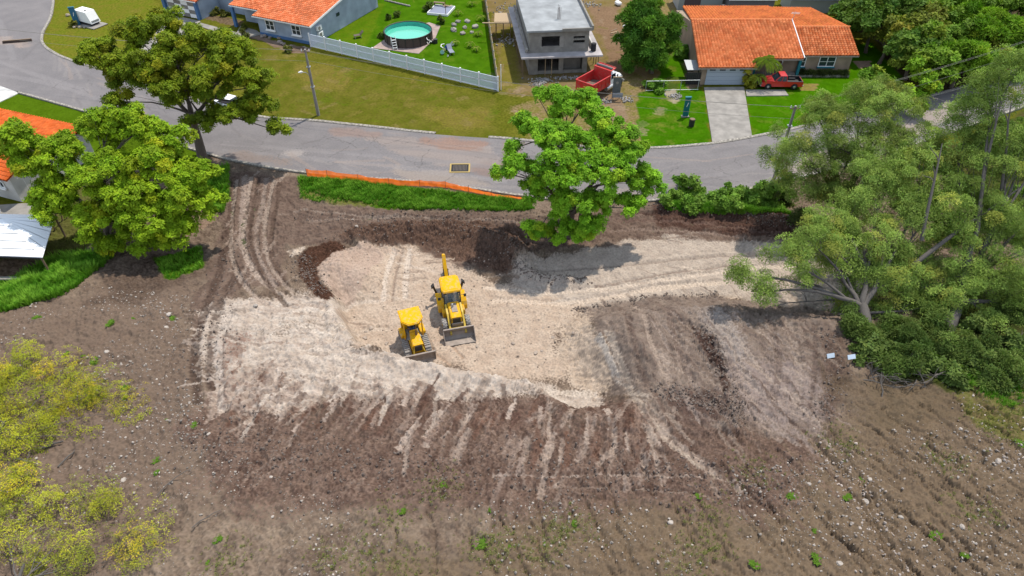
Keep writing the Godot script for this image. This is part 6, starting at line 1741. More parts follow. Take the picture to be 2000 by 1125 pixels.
func near_house() -> void:
	var t := thing("corner_house", "house with orange tile roof and grey-white walls by the road bend", "house", Vector3(-46.2, 0, -53.6), deg_to_rad(-20))
	var side := Transform3D(Basis(Vector3(0, 0, -1), Vector3(0, 1, 0), Vector3(1, 0, 0)), Vector3.ZERO)
	var b := B.new()
	b.prism([Vector2(0, 0), Vector2(9, 0), Vector2(9, 2.8), Vector2(4.5, 4.0), Vector2(0, 2.8)], side, -16, 0)
	part(t, "wall", b, M.white_wall)
	var c1 := Color(0.42, 0.085, 0.02); var c2 := Color(0.50, 0.12, 0.035)
	var q := Node3D.new()
	q.name = "roof"
	t.add_child(q)
	tiles(q, Vector3(-16.5, 2.8, 0.6), Vector3(0.5, 2.8, 0.6), Vector3(0.3, 4.15, -4.5), Vector3(-16.5, 4.15, -4.5), c1, c2)
	tiles(q, Vector3(0.5, 2.8, -9.6), Vector3(-16.5, 2.8, -9.6), Vector3(-16.5, 4.15, -4.5), Vector3(0.3, 4.15, -4.5), c1, c2)
	ridge(q, Vector3(-16.5, 4.2, -4.5), Vector3(0.3, 4.2, -4.5), c2)
	window(t, Vector3(-1.6, 1.7, 0.05), 0.9, 0.6, M.white, M.white, 2, 1)
	var cu := thing("condenser_unit", "white slatted condenser cabinet against the grey-white house wall", "condenser", Vector3(-46.79, 0, -51.91) + Vector3(-1.2, 0, 0), deg_to_rad(-20))
	box_part(cu, "cabinet", Vector3(0, 0.65, 0), Vector3(1.3, 1.3, 0.8), M.white, 0.03)
	for i in 6: box_part(cu, "slat", Vector3(0, 0.25 + i * 0.17, 0.42), Vector3(1.1, 0.06, 0.05), M.black, 0.0)
	var aw := thing("awning", "small white awning roof behind the white hip canopy", "awning", Vector3(-47.05, 0, -55.58))
	box_part(aw, "sheet", Vector3(0, 2.3, 0), Vector3(3.2, 0.07, 1.8), M.white, 0.0, Basis(Vector3.UP, -0.5) * Basis(Vector3.RIGHT, 0.15))
	for x in [-1.2, 1.2]: box_part(aw, "post", Vector3(x, 1.12, 0.5 - x * -0.3), Vector3(0.1, 2.24, 0.1), M.white, 0.0)
	pad("patio", pts([-50.69, -52.74, -46.23, -53.32, -42.98, -53.58, -42.34, -52.49, -44.09, -51.1, -49.48, -50.7]), 0.05, M.concrete, "concrete patio beside the grey-white house")
	pad("patio", pts([-68.82, -81.04, -62.27, -78.44, -58.85, -76.5, -59.83, -74.1, -62.32, -70.33]), 0.05, mat(0.55, 0.54, 0.52, 0.85, 0.0, blotch, 0.09), "white concrete apron by the road bend")
	# white hip canopy of sheet panels
	var hc := thing("white_canopy", "white sheet metal hip canopy below the bright green tree", "canopy", Vector3(-43.16, 0, -47.65))
	var o := -hc.position
	var far_r := Vector3(-39.3, 2.35, -48.12); var near_r := Vector3(-37.45, 2.35, -42.38); var apex := Vector3(-42.87, 2.95, -46.84)
	var far_l := Vector3(-54, 2.35, far_r.z - 0.8); var near_l := Vector3(-54, 2.35, near_r.z - 1.0)
	var apl := Vector3(-54, 2.95, apex.z - 0.6)
	var wm := mat(0.66, 0.68, 0.70, 0.45)
	for i in 5:
		var t0 := i / 5.0 + 0.008; var t1 := (i + 1) / 5.0 - 0.008
		var sheet := B.new()
		sheet.tri(near_r.lerp(far_r, t0), near_r.lerp(far_r, t1), apex)
		var p := part(hc, "roof_sheet", sheet, wm)
		p.position = o
		var s2 := B.new()
		s2.quad(near_l.lerp(apl, t0), near_r.lerp(apex, t0), near_r.lerp(apex, t1), near_l.lerp(apl, t1))
		var p2 := part(hc, "roof_sheet", s2, wm)
		p2.position = o
	var bk := B.new()
	bk.quad(far_r, far_l, apl, apex)
	var under := Vector3(0, -0.04, 0)
	bk.quad(near_l + under, far_l + under, far_r + under, near_r + under)
	part(hc, "back_sheet", bk, wm).position = o
	for p in [far_r, near_r, near_l.lerp(near_r, 0.5), far_l.lerp(far_r, 0.5)]:
		var ps := B.new()
		ps.box(Vector3(p.x * 1.0 - 0.1, 1.15, p.z), Vector3(0.12, 2.3, 0.12))
		part(hc, "post", ps, M.wood).position = o
	var fb := B.new()
	fb.box((near_l + near_r) * 0.5 + Vector3(0, -0.1, 0.03), Vector3(near_r.x - near_l.x, 0.14, 0.06), Basis(Vector3.UP, -0.06))
	part(hc, "gutter", fb, M.dark).position = o
	var wl := thing("low_wall", "low pale wall along the foot of the grassy bank", "wall", Vector3(-43.0, 0, -41.9), 0.02)
	box_part(wl, "coping", Vector3(0.5, 0.55, 0), Vector3(11.5, 0.1, 0.35), M.concrete, 0.02)
	box_part(wl, "body", Vector3(0.5, 0.25, 0), Vector3(11.4, 0.5, 0.25), M.grey_block, 0.0)
	for i in 7:
		var tb := thing("trellis_slat", "brown slat leaning under the edge of the white canopy", "slat", Vector3(-41.03, 0, -48.77) + Vector3(0.1 * i, 0, -0.55 * i + 1.2), 0.3, "brown slats beside the white canopy")
		box_part(tb, "slat", Vector3(0, 0.9, 0), Vector3(0.08, 1.8, 0.14), M.wood, 0.0, Basis(Vector3.FORWARD, 0.2))

func back_yards() -> void:
	# buildings that show only along the top edge of the view
	var t := thing("shed", "long low shed with pale blue-white roof behind the tiled house", "shed", Vector3(35.0, 0, -104))
	box_part(t, "wall", Vector3(0, 1.1, 0), Vector3(6.5, 2.2, 4), mat(0.20, 0.19, 0.2, 0.9, 0.0, streak, 0.4), 0.0)
	box_part(t, "roof", Vector3(0, 2.3, 0), Vector3(7, 0.14, 4.6), M.white, 0.02)
	var s2 := thing("shed", "grey shed with a brown door behind the tiled house", "shed", Vector3(28.0, 0, -106))
	box_part(s2, "wall", Vector3(0, 1.3, 0), Vector3(6.5, 2.6, 4), M.galv, 0.0)
	box_part(s2, "door", Vector3(-1.2, 1.1, 2.03), Vector3(2.4, 2.2, 0.06), mat(0.08, 0.05, 0.05, 0.8), 0.0)
	box_part(s2, "roof", Vector3(0, 2.7, 0), Vector3(7, 0.14, 4.6), M.galv, 0.0)
	var s3 := thing("shed", "blue-grey sheet roof shed beside the wooded slope", "shed", Vector3(44.5, 0, -105))
	box_part(s3, "wall", Vector3(0, 1.1, 0), Vector3(7, 2.2, 4), M.galv, 0.0)
	box_part(s3, "roof", Vector3(0, 2.3, 0), Vector3(7.6, 0.12, 4.8), mat(0.25, 0.30, 0.42, 0.6), 0.0, Basis(Vector3.RIGHT, 0.12))
	var wt := B.new()
	wt.cyl(Vector3(0, 0, 0), Vector3(0, 1.8, 0), 0.75, 0.7, 16)
	wt.cyl(Vector3(0, 1.8, 0), Vector3(0, 2.05, 0), 0.7, 0.25, 16)
	single("water_tank", wt, M.black, "black round water tank behind the orange roof", "tank", Vector3(30.4, 0.0, -100.5))

func build_neighbourhood() -> void:
	tiled_house()
	blue_house()
	vinyl_fence()
	pool_yard()
	unfinished_house()
	near_house()
	back_yards()

# ---------------------------------------------------------------- machines and vehicles
func wheel(parent: Node, at: Vector3, r: float, w: float, rubber: Material, hub: Material, lugs := 0) -> void:
	# axle along local x
	var b := B.new()
	var path := [Vector3(-w / 2, 0, 0), Vector3(-w * 0.46, 0, 0), Vector3(-w * 0.3, 0, 0), Vector3(w * 0.3, 0, 0), Vector3(w * 0.46, 0, 0), Vector3(w / 2, 0, 0)]
	b.tube(path, [r * 0.66, r * 0.9, r, r, r * 0.9, r * 0.66], 20)
	for i in lugs:
		var a := TAU * i / lugs
		for s in [-1, 1]:
			b.box(Vector3(s * w * 0.24, cos(a + s * 0.1) * r, sin(a + s * 0.1) * r), Vector3(w * 0.5, 0.07, r * 0.13), Basis(Vector3.RIGHT, a) * Basis(Vector3.UP, s * 0.5))
	var o := part(parent, "wheel", b, rubber)
	o.position = at
	var h := B.new()
	h.tube([Vector3(-w * 0.52, 0, 0), Vector3(-w * 0.48, 0, 0), Vector3(w * 0.48, 0, 0), Vector3(w * 0.52, 0, 0)], [r * 0.3, r * 0.56, r * 0.56, r * 0.3], 14)
	part(o, "rim", h, hub)

func backhoe() -> void:
	var at := on(Vector2(-4.72, -38.9))
	var t := thing("backhoe_loader", "yellow backhoe loader with front bucket parked in the pit", "backhoe", at, deg_to_rad(14))
	for s in [-1, 1]:
		wheel(t, Vector3(s * 0.86, 0.72, 0), 0.72, 0.44, M.dusty_tyre, M.yellow, 16)
		wheel(t, Vector3(s * 0.88, 0.46, 2.1), 0.46, 0.34, M.dusty_tyre, M.yellow, 14)
		# rear fender: a rounded shell over the wheel
		var fb := B.new()
		var ring := []
		for k in 9:
			var a := PI * (k / 8.0) * 1.05 - 0.15
			ring.append([Vector3(s * 0.62, 0.72 + sin(a) * 0.84, cos(a) * 0.86), Vector3(s * 1.12, 0.72 + sin(a) * 0.84, cos(a) * 0.86), Vector3(s * 1.14, 0.70 + sin(a) * 0.70, cos(a) * 0.74)])
		for k in 8:
			for q in 2:
				if s > 0: fb.quad(ring[k][q], ring[k][q + 1], ring[k + 1][q + 1], ring[k + 1][q])
				else: fb.quad(ring[k][q + 1], ring[k][q], ring[k + 1][q], ring[k + 1][q + 1])
		part(t, "fender", fb, M.yellow)
		# loader arm, bent
		var ab := B.new()
		ab.prism([Vector2(0.75, 1.25), Vector2(1.0, 1.5), Vector2(1.9, 1.32), Vector2(2.75, 0.72), Vector2(3.2, 0.45), Vector2(3.1, 0.25), Vector2(2.6, 0.5), Vector2(1.8, 1.08)], Transform3D(Basis(Vector3(0, 0, 1), Vector3(0, 1, 0), Vector3(-1, 0, 0)), Vector3(s * 0.56, 0, 0)), -0.07, 0.07)
		part(t, "loader_arm", ab, M.pale_yellow)
		var ram := B.new()
		ram.tube([Vector3(s * 0.5, 0.95, 1.3), Vector3(s * 0.5, 0.85, 2.3)], [0.06, 0.045], 8)
		part(t, "lift_ram", ram, M.steel)
		# stabiliser leg folded up beside the rear frame
		var sb := B.new()
		sb.box(Vector3(s * 1.0, 1.05, -1.15), Vector3(0.16, 1.2, 0.18), Basis(Vector3.FORWARD, s * 0.28), 0.02)
		sb.box(Vector3(s * 1.2, 1.65, -1.15), Vector3(0.34, 0.1, 0.36), Basis(Vector3.FORWARD, s * 0.9), 0.02)
		part(t, "stabiliser", sb, M.black)
		box_part(t, "side_tank", Vector3(s * 0.66, 0.75, 1.05), Vector3(0.4, 0.55, 0.7), M.yellow, 0.05)
		var lamp := B.new()
		lamp.box(Vector3(s * 0.5, 2.5, 0.98), Vector3(0.16, 0.12, 0.1), Basis(), 0.02)
		part(t, "work_lamp", lamp, M.black)
		var mi := B.new()
		mi.box(Vector3(s * 0.98, 2.0, 0.85), Vector3(0.2, 0.28, 0.06), Basis(), 0.02)
		mi.tube([Vector3(s * 0.7, 2.1, 0.85), Vector3(s * 0.95, 2.05, 0.85)], [0.02], 5)
		part(t, "mirror", mi, M.black)
	box_part(t, "chassis", Vector3(0, 0.68, 0.8), Vector3(0.8, 0.45, 3.6), M.steel, 0.04)
	var hood := B.new()
	hood.loft([[Vector3(-0.44, 0.85, 0.95), Vector3(0.44, 0.85, 0.95), Vector3(0.44, 1.5, 0.95), Vector3(0.36, 1.58, 0.95), Vector3(-0.36, 1.58, 0.95), Vector3(-0.44, 1.5, 0.95)],
		[Vector3(-0.42, 0.85, 2.5), Vector3(0.42, 0.85, 2.5), Vector3(0.42, 1.32, 2.5), Vector3(0.34, 1.42, 2.5), Vector3(-0.34, 1.42, 2.5), Vector3(-0.42, 1.32, 2.5)]])
	hood.quad(Vector3(-0.42, 0.85, 2.5), Vector3(0.42, 0.85, 2.5), Vector3(0.36, 1.38, 2.5), Vector3(-0.36, 1.38, 2.5))
	var ho := part(t, "hood", hood, M.yellow)
	var op := B.new()
	op.box(Vector3(0, 1.54, 1.55), Vector3(0.42, 0.05, 0.85), Basis(Vector3.RIGHT, 0.1), 0.01)
	part(ho, "engine_cover", op, M.steel)
	var gr := B.new()
	gr.box(Vector3(0, 1.12, 2.52), Vector3(0.6, 0.42, 0.05), Basis(), 0.01)
	part(ho, "grille", gr, M.black)
	var ex := B.new()
	ex.tube([Vector3(-0.1, 1.5, 1.45), Vector3(-0.1, 1.85, 1.45)], [0.07], 8)
	part(ho, "exhaust", ex, M.galv)
	# cab
	var cab := B.new()
	for p in [[-0.62, -0.62], [0.62, -0.62], [-0.6, 0.88], [0.6, 0.88], [-0.66, 0.2], [0.66, 0.2]]:
		cab.tube([Vector3(p[0] * 1.05, 0.95, p[1] * 1.04), Vector3(p[0], 2.6, p[1])], [0.05, 0.05], 6)
	cab.box(Vector3(0, 0.95, 0.1), Vector3(1.3, 0.16, 1.6), Basis(), 0.02)
	part(t, "cab_frame", cab, M.black)
	var gm := StandardMaterial3D.new()
	gm.albedo_color = Color(0.5, 0.58, 0.62, 0.25)
	gm.transparency = BaseMaterial3D.TRANSPARENCY_ALPHA
	gm.roughness = 0.05
	var ws := B.new()
	ws.quad(Vector3(-0.6, 1.3, 0.94), Vector3(0.6, 1.3, 0.94), Vector3(0.57, 2.55, 0.9), Vector3(-0.57, 2.55, 0.9))
	part(t, "windscreen", ws, gm)
	var rf := B.new()
	var rp := [Vector2(-0.6, -0.82), Vector2(0.6, -0.82), Vector2(0.74, -0.6), Vector2(0.76, 0.75), Vector2(0.62, 1.02), Vector2(-0.62, 1.02), Vector2(-0.76, 0.75), Vector2(-0.74, -0.6)]
	var rr := []
	for lv in [[2.58, 1.0], [2.66, 1.02], [2.74, 0.97], [2.79, 0.82]]:
		var ring := []
		for p in rp: ring.append(Vector3(p.x * lv[1], lv[0], 0.1 + (p.y - 0.1) * lv[1]))
		rr.append(ring)
	rr.reverse()
	rf.loft(rr)
	var cap := []
	for p in rp: cap.append(Vector2(p.x * 0.82, 0.1 + (p.y - 0.1) * 0.82))
	rf.prism(cap, Transform3D(Basis(Vector3(1, 0, 0), Vector3(0, 0, 1), Vector3(0, -1, 0)), Vector3.ZERO), -2.80, -2.6)
	part(t, "cab_roof", rf, M.yellow)
	var st := B.new()
	st.box(Vector3(0, 1.35, -0.05), Vector3(0.5, 0.16, 0.5), Basis(), 0.05)
	st.box(Vector3(0, 1.72, -0.3), Vector3(0.48, 0.62, 0.14), Basis(Vector3.RIGHT, -0.15), 0.05)
	part(t, "seat", st, mat(0.05, 0.05, 0.06, 0.8))
	var wh := B.new()
	var wp := []
	for k in 13: wp.append(Vector3(0.19 * cos(TAU * k / 12), 1.72 + 0.08 * sin(TAU * k / 12), 0.5 + 0.17 * sin(TAU * k / 12)))
	wh.tube(wp, [0.02], 5, false)
	wh.tube([Vector3(0, 1.2, 0.72), Vector3(0, 1.72, 0.5)], [0.04], 6)
	part(t, "steering_wheel", wh, M.black)
	# front bucket: open curved shell with ends
	var bk := B.new()
	var pr := [Vector2(3.15, 0.92), Vector2(3.02, 0.72), Vector2(2.98, 0.42), Vector2(3.06, 0.16), Vector2(3.3, 0.04), Vector2(3.95, 0.03)]
	for k in pr.size() - 1:
		var a: Vector2 = pr[k]; var c: Vector2 = pr[k + 1]
		bk.quad(Vector3(1.14, a.y, a.x), Vector3(-1.14, a.y, a.x), Vector3(-1.14, c.y, c.x), Vector3(1.14, c.y, c.x))
		bk.quad(Vector3(-1.14, a.y - 0.02, a.x - 0.04), Vector3(1.14, a.y - 0.02, a.x - 0.04), Vector3(1.14, c.y - 0.025, c.x - 0.02), Vector3(-1.14, c.y - 0.025, c.x - 0.02))
	for s in [-1, 1]:
		bk.prism([Vector2(3.15, 0.92), Vector2(3.0, 0.7), Vector2(2.97, 0.42), Vector2(3.05, 0.16), Vector2(3.3, 0.02), Vector2(3.95, 0.02), Vector2(3.75, 0.3)], Transform3D(Basis(Vector3(0, 0, 1), Vector3(0, 1, 0), Vector3(-1, 0, 0)), Vector3(s * 1.14, 0, 0)), -0.025, 0.025)
	bk.box(Vector3(0, 0.93, 3.15), Vector3(2.3, 0.08, 0.12), Basis(), 0.01)
	part(t, "front_bucket", bk, M.steel)
	var tq := B.new()
	tq.box(Vector3(0, 0.55, 2.85), Vector3(1.1, 0.34, 0.22), Basis(Vector3.RIGHT, 0.5), 0.04)
	part(t, "cross_tube", tq, M.pale_yellow)
	# rear boom folded up, dipper hanging down with the small bucket
	var bm := B.new()
	bm.prism([Vector2(-1.0, 0.9), Vector2(-1.25, 1.0), Vector2(-1.9, 2.2), Vector2(-2.55, 3.45), Vector2(-2.38, 3.55), Vector2(-1.62, 2.25), Vector2(-0.95, 1.2)], Transform3D(Basis(Vector3(0, 0, 1), Vector3(0, 1, 0), Vector3(-1, 0, 0)), Vector3(0, 0, 0)), -0.13, 0.13)
	part(t, "boom", bm, M.yellow)
	var dp := B.new()
	dp.prism([Vector2(-2.6, 3.5), Vector2(-2.4, 3.45), Vector2(-2.5, 2.4), Vector2(-2.68, 1.35), Vector2(-2.82, 1.4), Vector2(-2.8, 2.5)], Transform3D(Basis(Vector3(0, 0, 1), Vector3(0, 1, 0), Vector3(-1, 0, 0)), Vector3(0, 0, 0)), -0.1, 0.1)
	part(t, "dipper", dp, M.yellow)
	var rb := B.new()
	rb.prism([Vector2(-2.95, 1.5), Vector2(-2.55, 1.4), Vector2(-2.2, 0.95), Vector2(-2.35, 0.7), Vector2(-2.8, 0.75), Vector2(-3.05, 1.1)], Transform3D(Basis(Vector3(0, 0, 1), Vector3(0, 1, 0), Vector3(-1, 0, 0)), Vector3(0, 0, 0)), -0.3, 0.3)
	part(t, "rear_bucket", rb, M.steel)
	for s in [-1, 1]:
		var hr := B.new()
		hr.tube([Vector3(s * 0.16, 1.2, -1.2), Vector3(s * 0.16, 2.5, -1.95)], [0.06, 0.045], 7)
		part(t, "boom_ram", hr, M.black)

func bulldozer() -> void:
	var at := on(Vector2(-7.15, -35.0))
	var t := thing("bulldozer", "small yellow crawler bulldozer with canopy pushing earth in the pit", "bulldozer", at, deg_to_rad(20))
	for s in [-1, 1]:
		# crawler track: shoes on an oval path
		var fr := Node3D.new()
		fr.name = "track"
		t.add_child(fr, true)
		var sh := B.new()
		sh.box(Vector3.ZERO, Vector3(0.44, 0.05, 0.17), Basis(), 0.012)
		sh.box(Vector3(0, 0.05, 0.05), Vector3(0.44, 0.07, 0.03))
		var sm2 := sh.mesh()
		var hl := 0.9; var r := 0.36
		var per := 4.0 * hl + TAU * r
		var n := 32
		for i in n:
			var d := per * i / n
			var p: Vector3; var a: float
			if d < 2 * hl: p = Vector3(0, r * 2, -hl + d); a = 0.0
			elif d < 2 * hl + PI * r:
				a = (d - 2 * hl) / r
				p = Vector3(0, r + r * cos(a), hl + r * sin(a))
			elif d < 4 * hl + PI * r: p = Vector3(0, 0, hl - (d - 2 * hl - PI * r)); a = PI
			else:
				a = PI + (d - 4 * hl - PI * r) / r
				p = Vector3(0, r + r * cos(a), -hl + r * sin(a))
			var o := MeshInstance3D.new()
			o.name = "track_shoe"; o.mesh = sm2; o.material_override = M.dusty_tyre
			o.transform = Transform3D(Basis(Vector3.RIGHT, a), p + Vector3(s * 0.74, 0.06, 0))
			fr.add_child(o, true)
		var fb := B.new()
		fb.box(Vector3(s * 0.74, 0.42, 0), Vector3(0.2, 0.3, 1.9), Basis(), 0.03)
		for z in [-0.9, 0.9]: fb.cyl(Vector3(s * 0.64, 0.42, z), Vector3(s * 0.84, 0.42, z), 0.31, 0.31, 16)
		for k in 4: fb.cyl(Vector3(s * 0.64, 0.17, -0.6 + k * 0.4), Vector3(s * 0.84, 0.17, -0.6 + k * 0.4), 0.11, 0.11, 10)
		part(fr, "track_frame", fb, M.steel)
		# fender and side console
		box_part(t, "fender", Vector3(s * 0.72, 0.98, -0.62), Vector3(0.42, 0.3, 0.95), M.yellow, 0.05)
		var ar := B.new()
		ar.tube([Vector3(s * 0.52, 0.5, 0.2), Vector3(s * 0.56, 0.45, 1.2), Vector3(s * 0.6, 0.4, 1.55)], [0.08, 0.08, 0.07], 8)
		part(t, "push_arm", ar, M.yellow)
		for z in [-1.0, 0.05]:
			box_part(t, "canopy_post", Vector3(s * 0.66, 1.75, z), Vector3(0.1, 1.65, 0.12), M.yellow, 0.02)
		var ram := B.new()
		ram.tube([Vector3(s * 0.3, 1.15, 1.3), Vector3(s * 0.42, 0.75, 1.6)], [0.05, 0.035], 7)
		part(t, "blade_ram", ram, M.pale_yellow)
	box_part(t, "hull", Vector3(0, 0.62, 0.1), Vector3(0.9, 0.5, 2.2), M.yellow, 0.04)
	var hd := B.new()
	hd.loft([[Vector3(-0.34, 0.85, 0.2), Vector3(0.34, 0.85, 0.2), Vector3(0.34, 1.5, 0.2), Vector3(0.26, 1.58, 0.2), Vector3(-0.26, 1.58, 0.2), Vector3(-0.34, 1.5, 0.2)], [Vector3(-0.4, 0.8, 1.35), Vector3(0.4, 0.8, 1.35), Vector3(0.4, 1.3, 1.35), Vector3(0.32, 1.38, 1.35), Vector3(-0.32, 1.38, 1.35), Vector3(-0.4, 1.3, 1.35)]])
	hd.quad(Vector3(-0.4, 0.8, 1.35), Vector3(0.4, 0.8, 1.35), Vector3(0.34, 1.36, 1.35), Vector3(-0.34, 1.36, 1.35))
	var ho := part(t, "hood", hd, M.yellow)
	var gl := B.new()
	gl.box(Vector3(0, 1.06, 1.37), Vector3(0.52, 0.5, 0.06), Basis(), 0.01)
	part(ho, "grille", gl, M.black)
	var ex := B.new()
	ex.tube([Vector3(0.1, 1.45, 0.45), Vector3(0.1, 1.75, 0.45), Vector3(0.1, 1.95, 0.42)], [0.08, 0.08, 0.04], 8)
	part(ho, "exhaust", ex, mat(0.14, 0.08, 0.04, 0.8))
	var pc := B.new()
	pc.box(Vector3(0, 1.35, 0.1), Vector3(0.6, 0.6, 0.2), Basis(Vector3.RIGHT, -0.25), 0.04)
	part(t, "dashboard", pc, M.yellow)
	box_part(t, "deck", Vector3(0, 0.86, -0.5), Vector3(1.05, 0.08, 1.3), mat(0.28, 0.27, 0.24, 0.9), 0.01)
	var se := B.new()
	se.box(Vector3(0, 1.12, -0.6), Vector3(0.55, 0.24, 0.5), Basis(), 0.05)
	se.box(Vector3(0, 1.5, -0.88), Vector3(0.55, 0.6, 0.14), Basis(Vector3.RIGHT, -0.12), 0.05)
	part(t, "seat", se, M.black)
	box_part(t, "fuel_tank", Vector3(0, 1.15, -1.15), Vector3(1.2, 0.6, 0.4), M.yellow, 0.06)
	var cn := B.new()
	var cp := [Vector2(-0.78, -1.25), Vector2(0.78, -1.25), Vector2(0.8, 0.0), Vector2(0.36, 0.5), Vector2(-0.36, 0.5), Vector2(-0.8, 0.0)]
	cn.prism(cp, Transform3D(Basis(Vector3(1, 0, 0), Vector3(0, 0, 1), Vector3(0, -1, 0)), Vector3.ZERO), -2.66, -2.58)
	var small := []
	for p in cp: small.append(p * 0.93 + Vector2(0, -0.03))
	cn.prism(small, Transform3D(Basis(Vector3(1, 0, 0), Vector3(0, 0, 1), Vector3(0, -1, 0)), Vector3.ZERO), -2.70, -2.65)
	part(t, "canopy", cn, M.yellow)
	# blade, turned a little on its arms
	var tb := Basis(Vector3.UP, -0.06)
	var bl := B.new()
	var pr := [Vector2(1.82, 0.88), Vector2(1.68, 0.66), Vector2(1.65, 0.4), Vector2(1.72, 0.15), Vector2(1.9, 0.0)]
	for k in pr.size() - 1:
		var a: Vector2 = pr[k]; var c: Vector2 = pr[k + 1]
		bl.quad(tb * Vector3(1.2, a.y, a.x), tb * Vector3(-1.2, a.y, a.x), tb * Vector3(-1.2, c.y, c.x), tb * Vector3(1.2, c.y, c.x))
		bl.quad(tb * Vector3(-1.2, a.y, a.x - 0.06), tb * Vector3(1.2, a.y, a.x - 0.06), tb * Vector3(1.2, c.y, c.x - 0.06), tb * Vector3(-1.2, c.y, c.x - 0.06))
	bl.box(tb * Vector3(0, 0.88, 1.78), Vector3(2.44, 0.07, 0.14), tb, 0.01)
	for s in [-1, 1]: bl.box(tb * Vector3(s * 1.2, 0.45, 1.72), Vector3(0.04, 0.86, 0.2), tb)
	var bo := part(t, "blade", bl, M.steel)
	var ce := B.new()
	ce.box(tb * Vector3(0, 0.03, 1.93), Vector3(2.46, 0.05, 0.2), tb * Basis(Vector3.RIGHT, 0.4), 0.01)
	part(bo, "cutting_edge", ce, mat(0.12, 0.10, 0.09, 0.5, 0.5))
	person_at(t, Vector3(0, 1.2, -0.6))

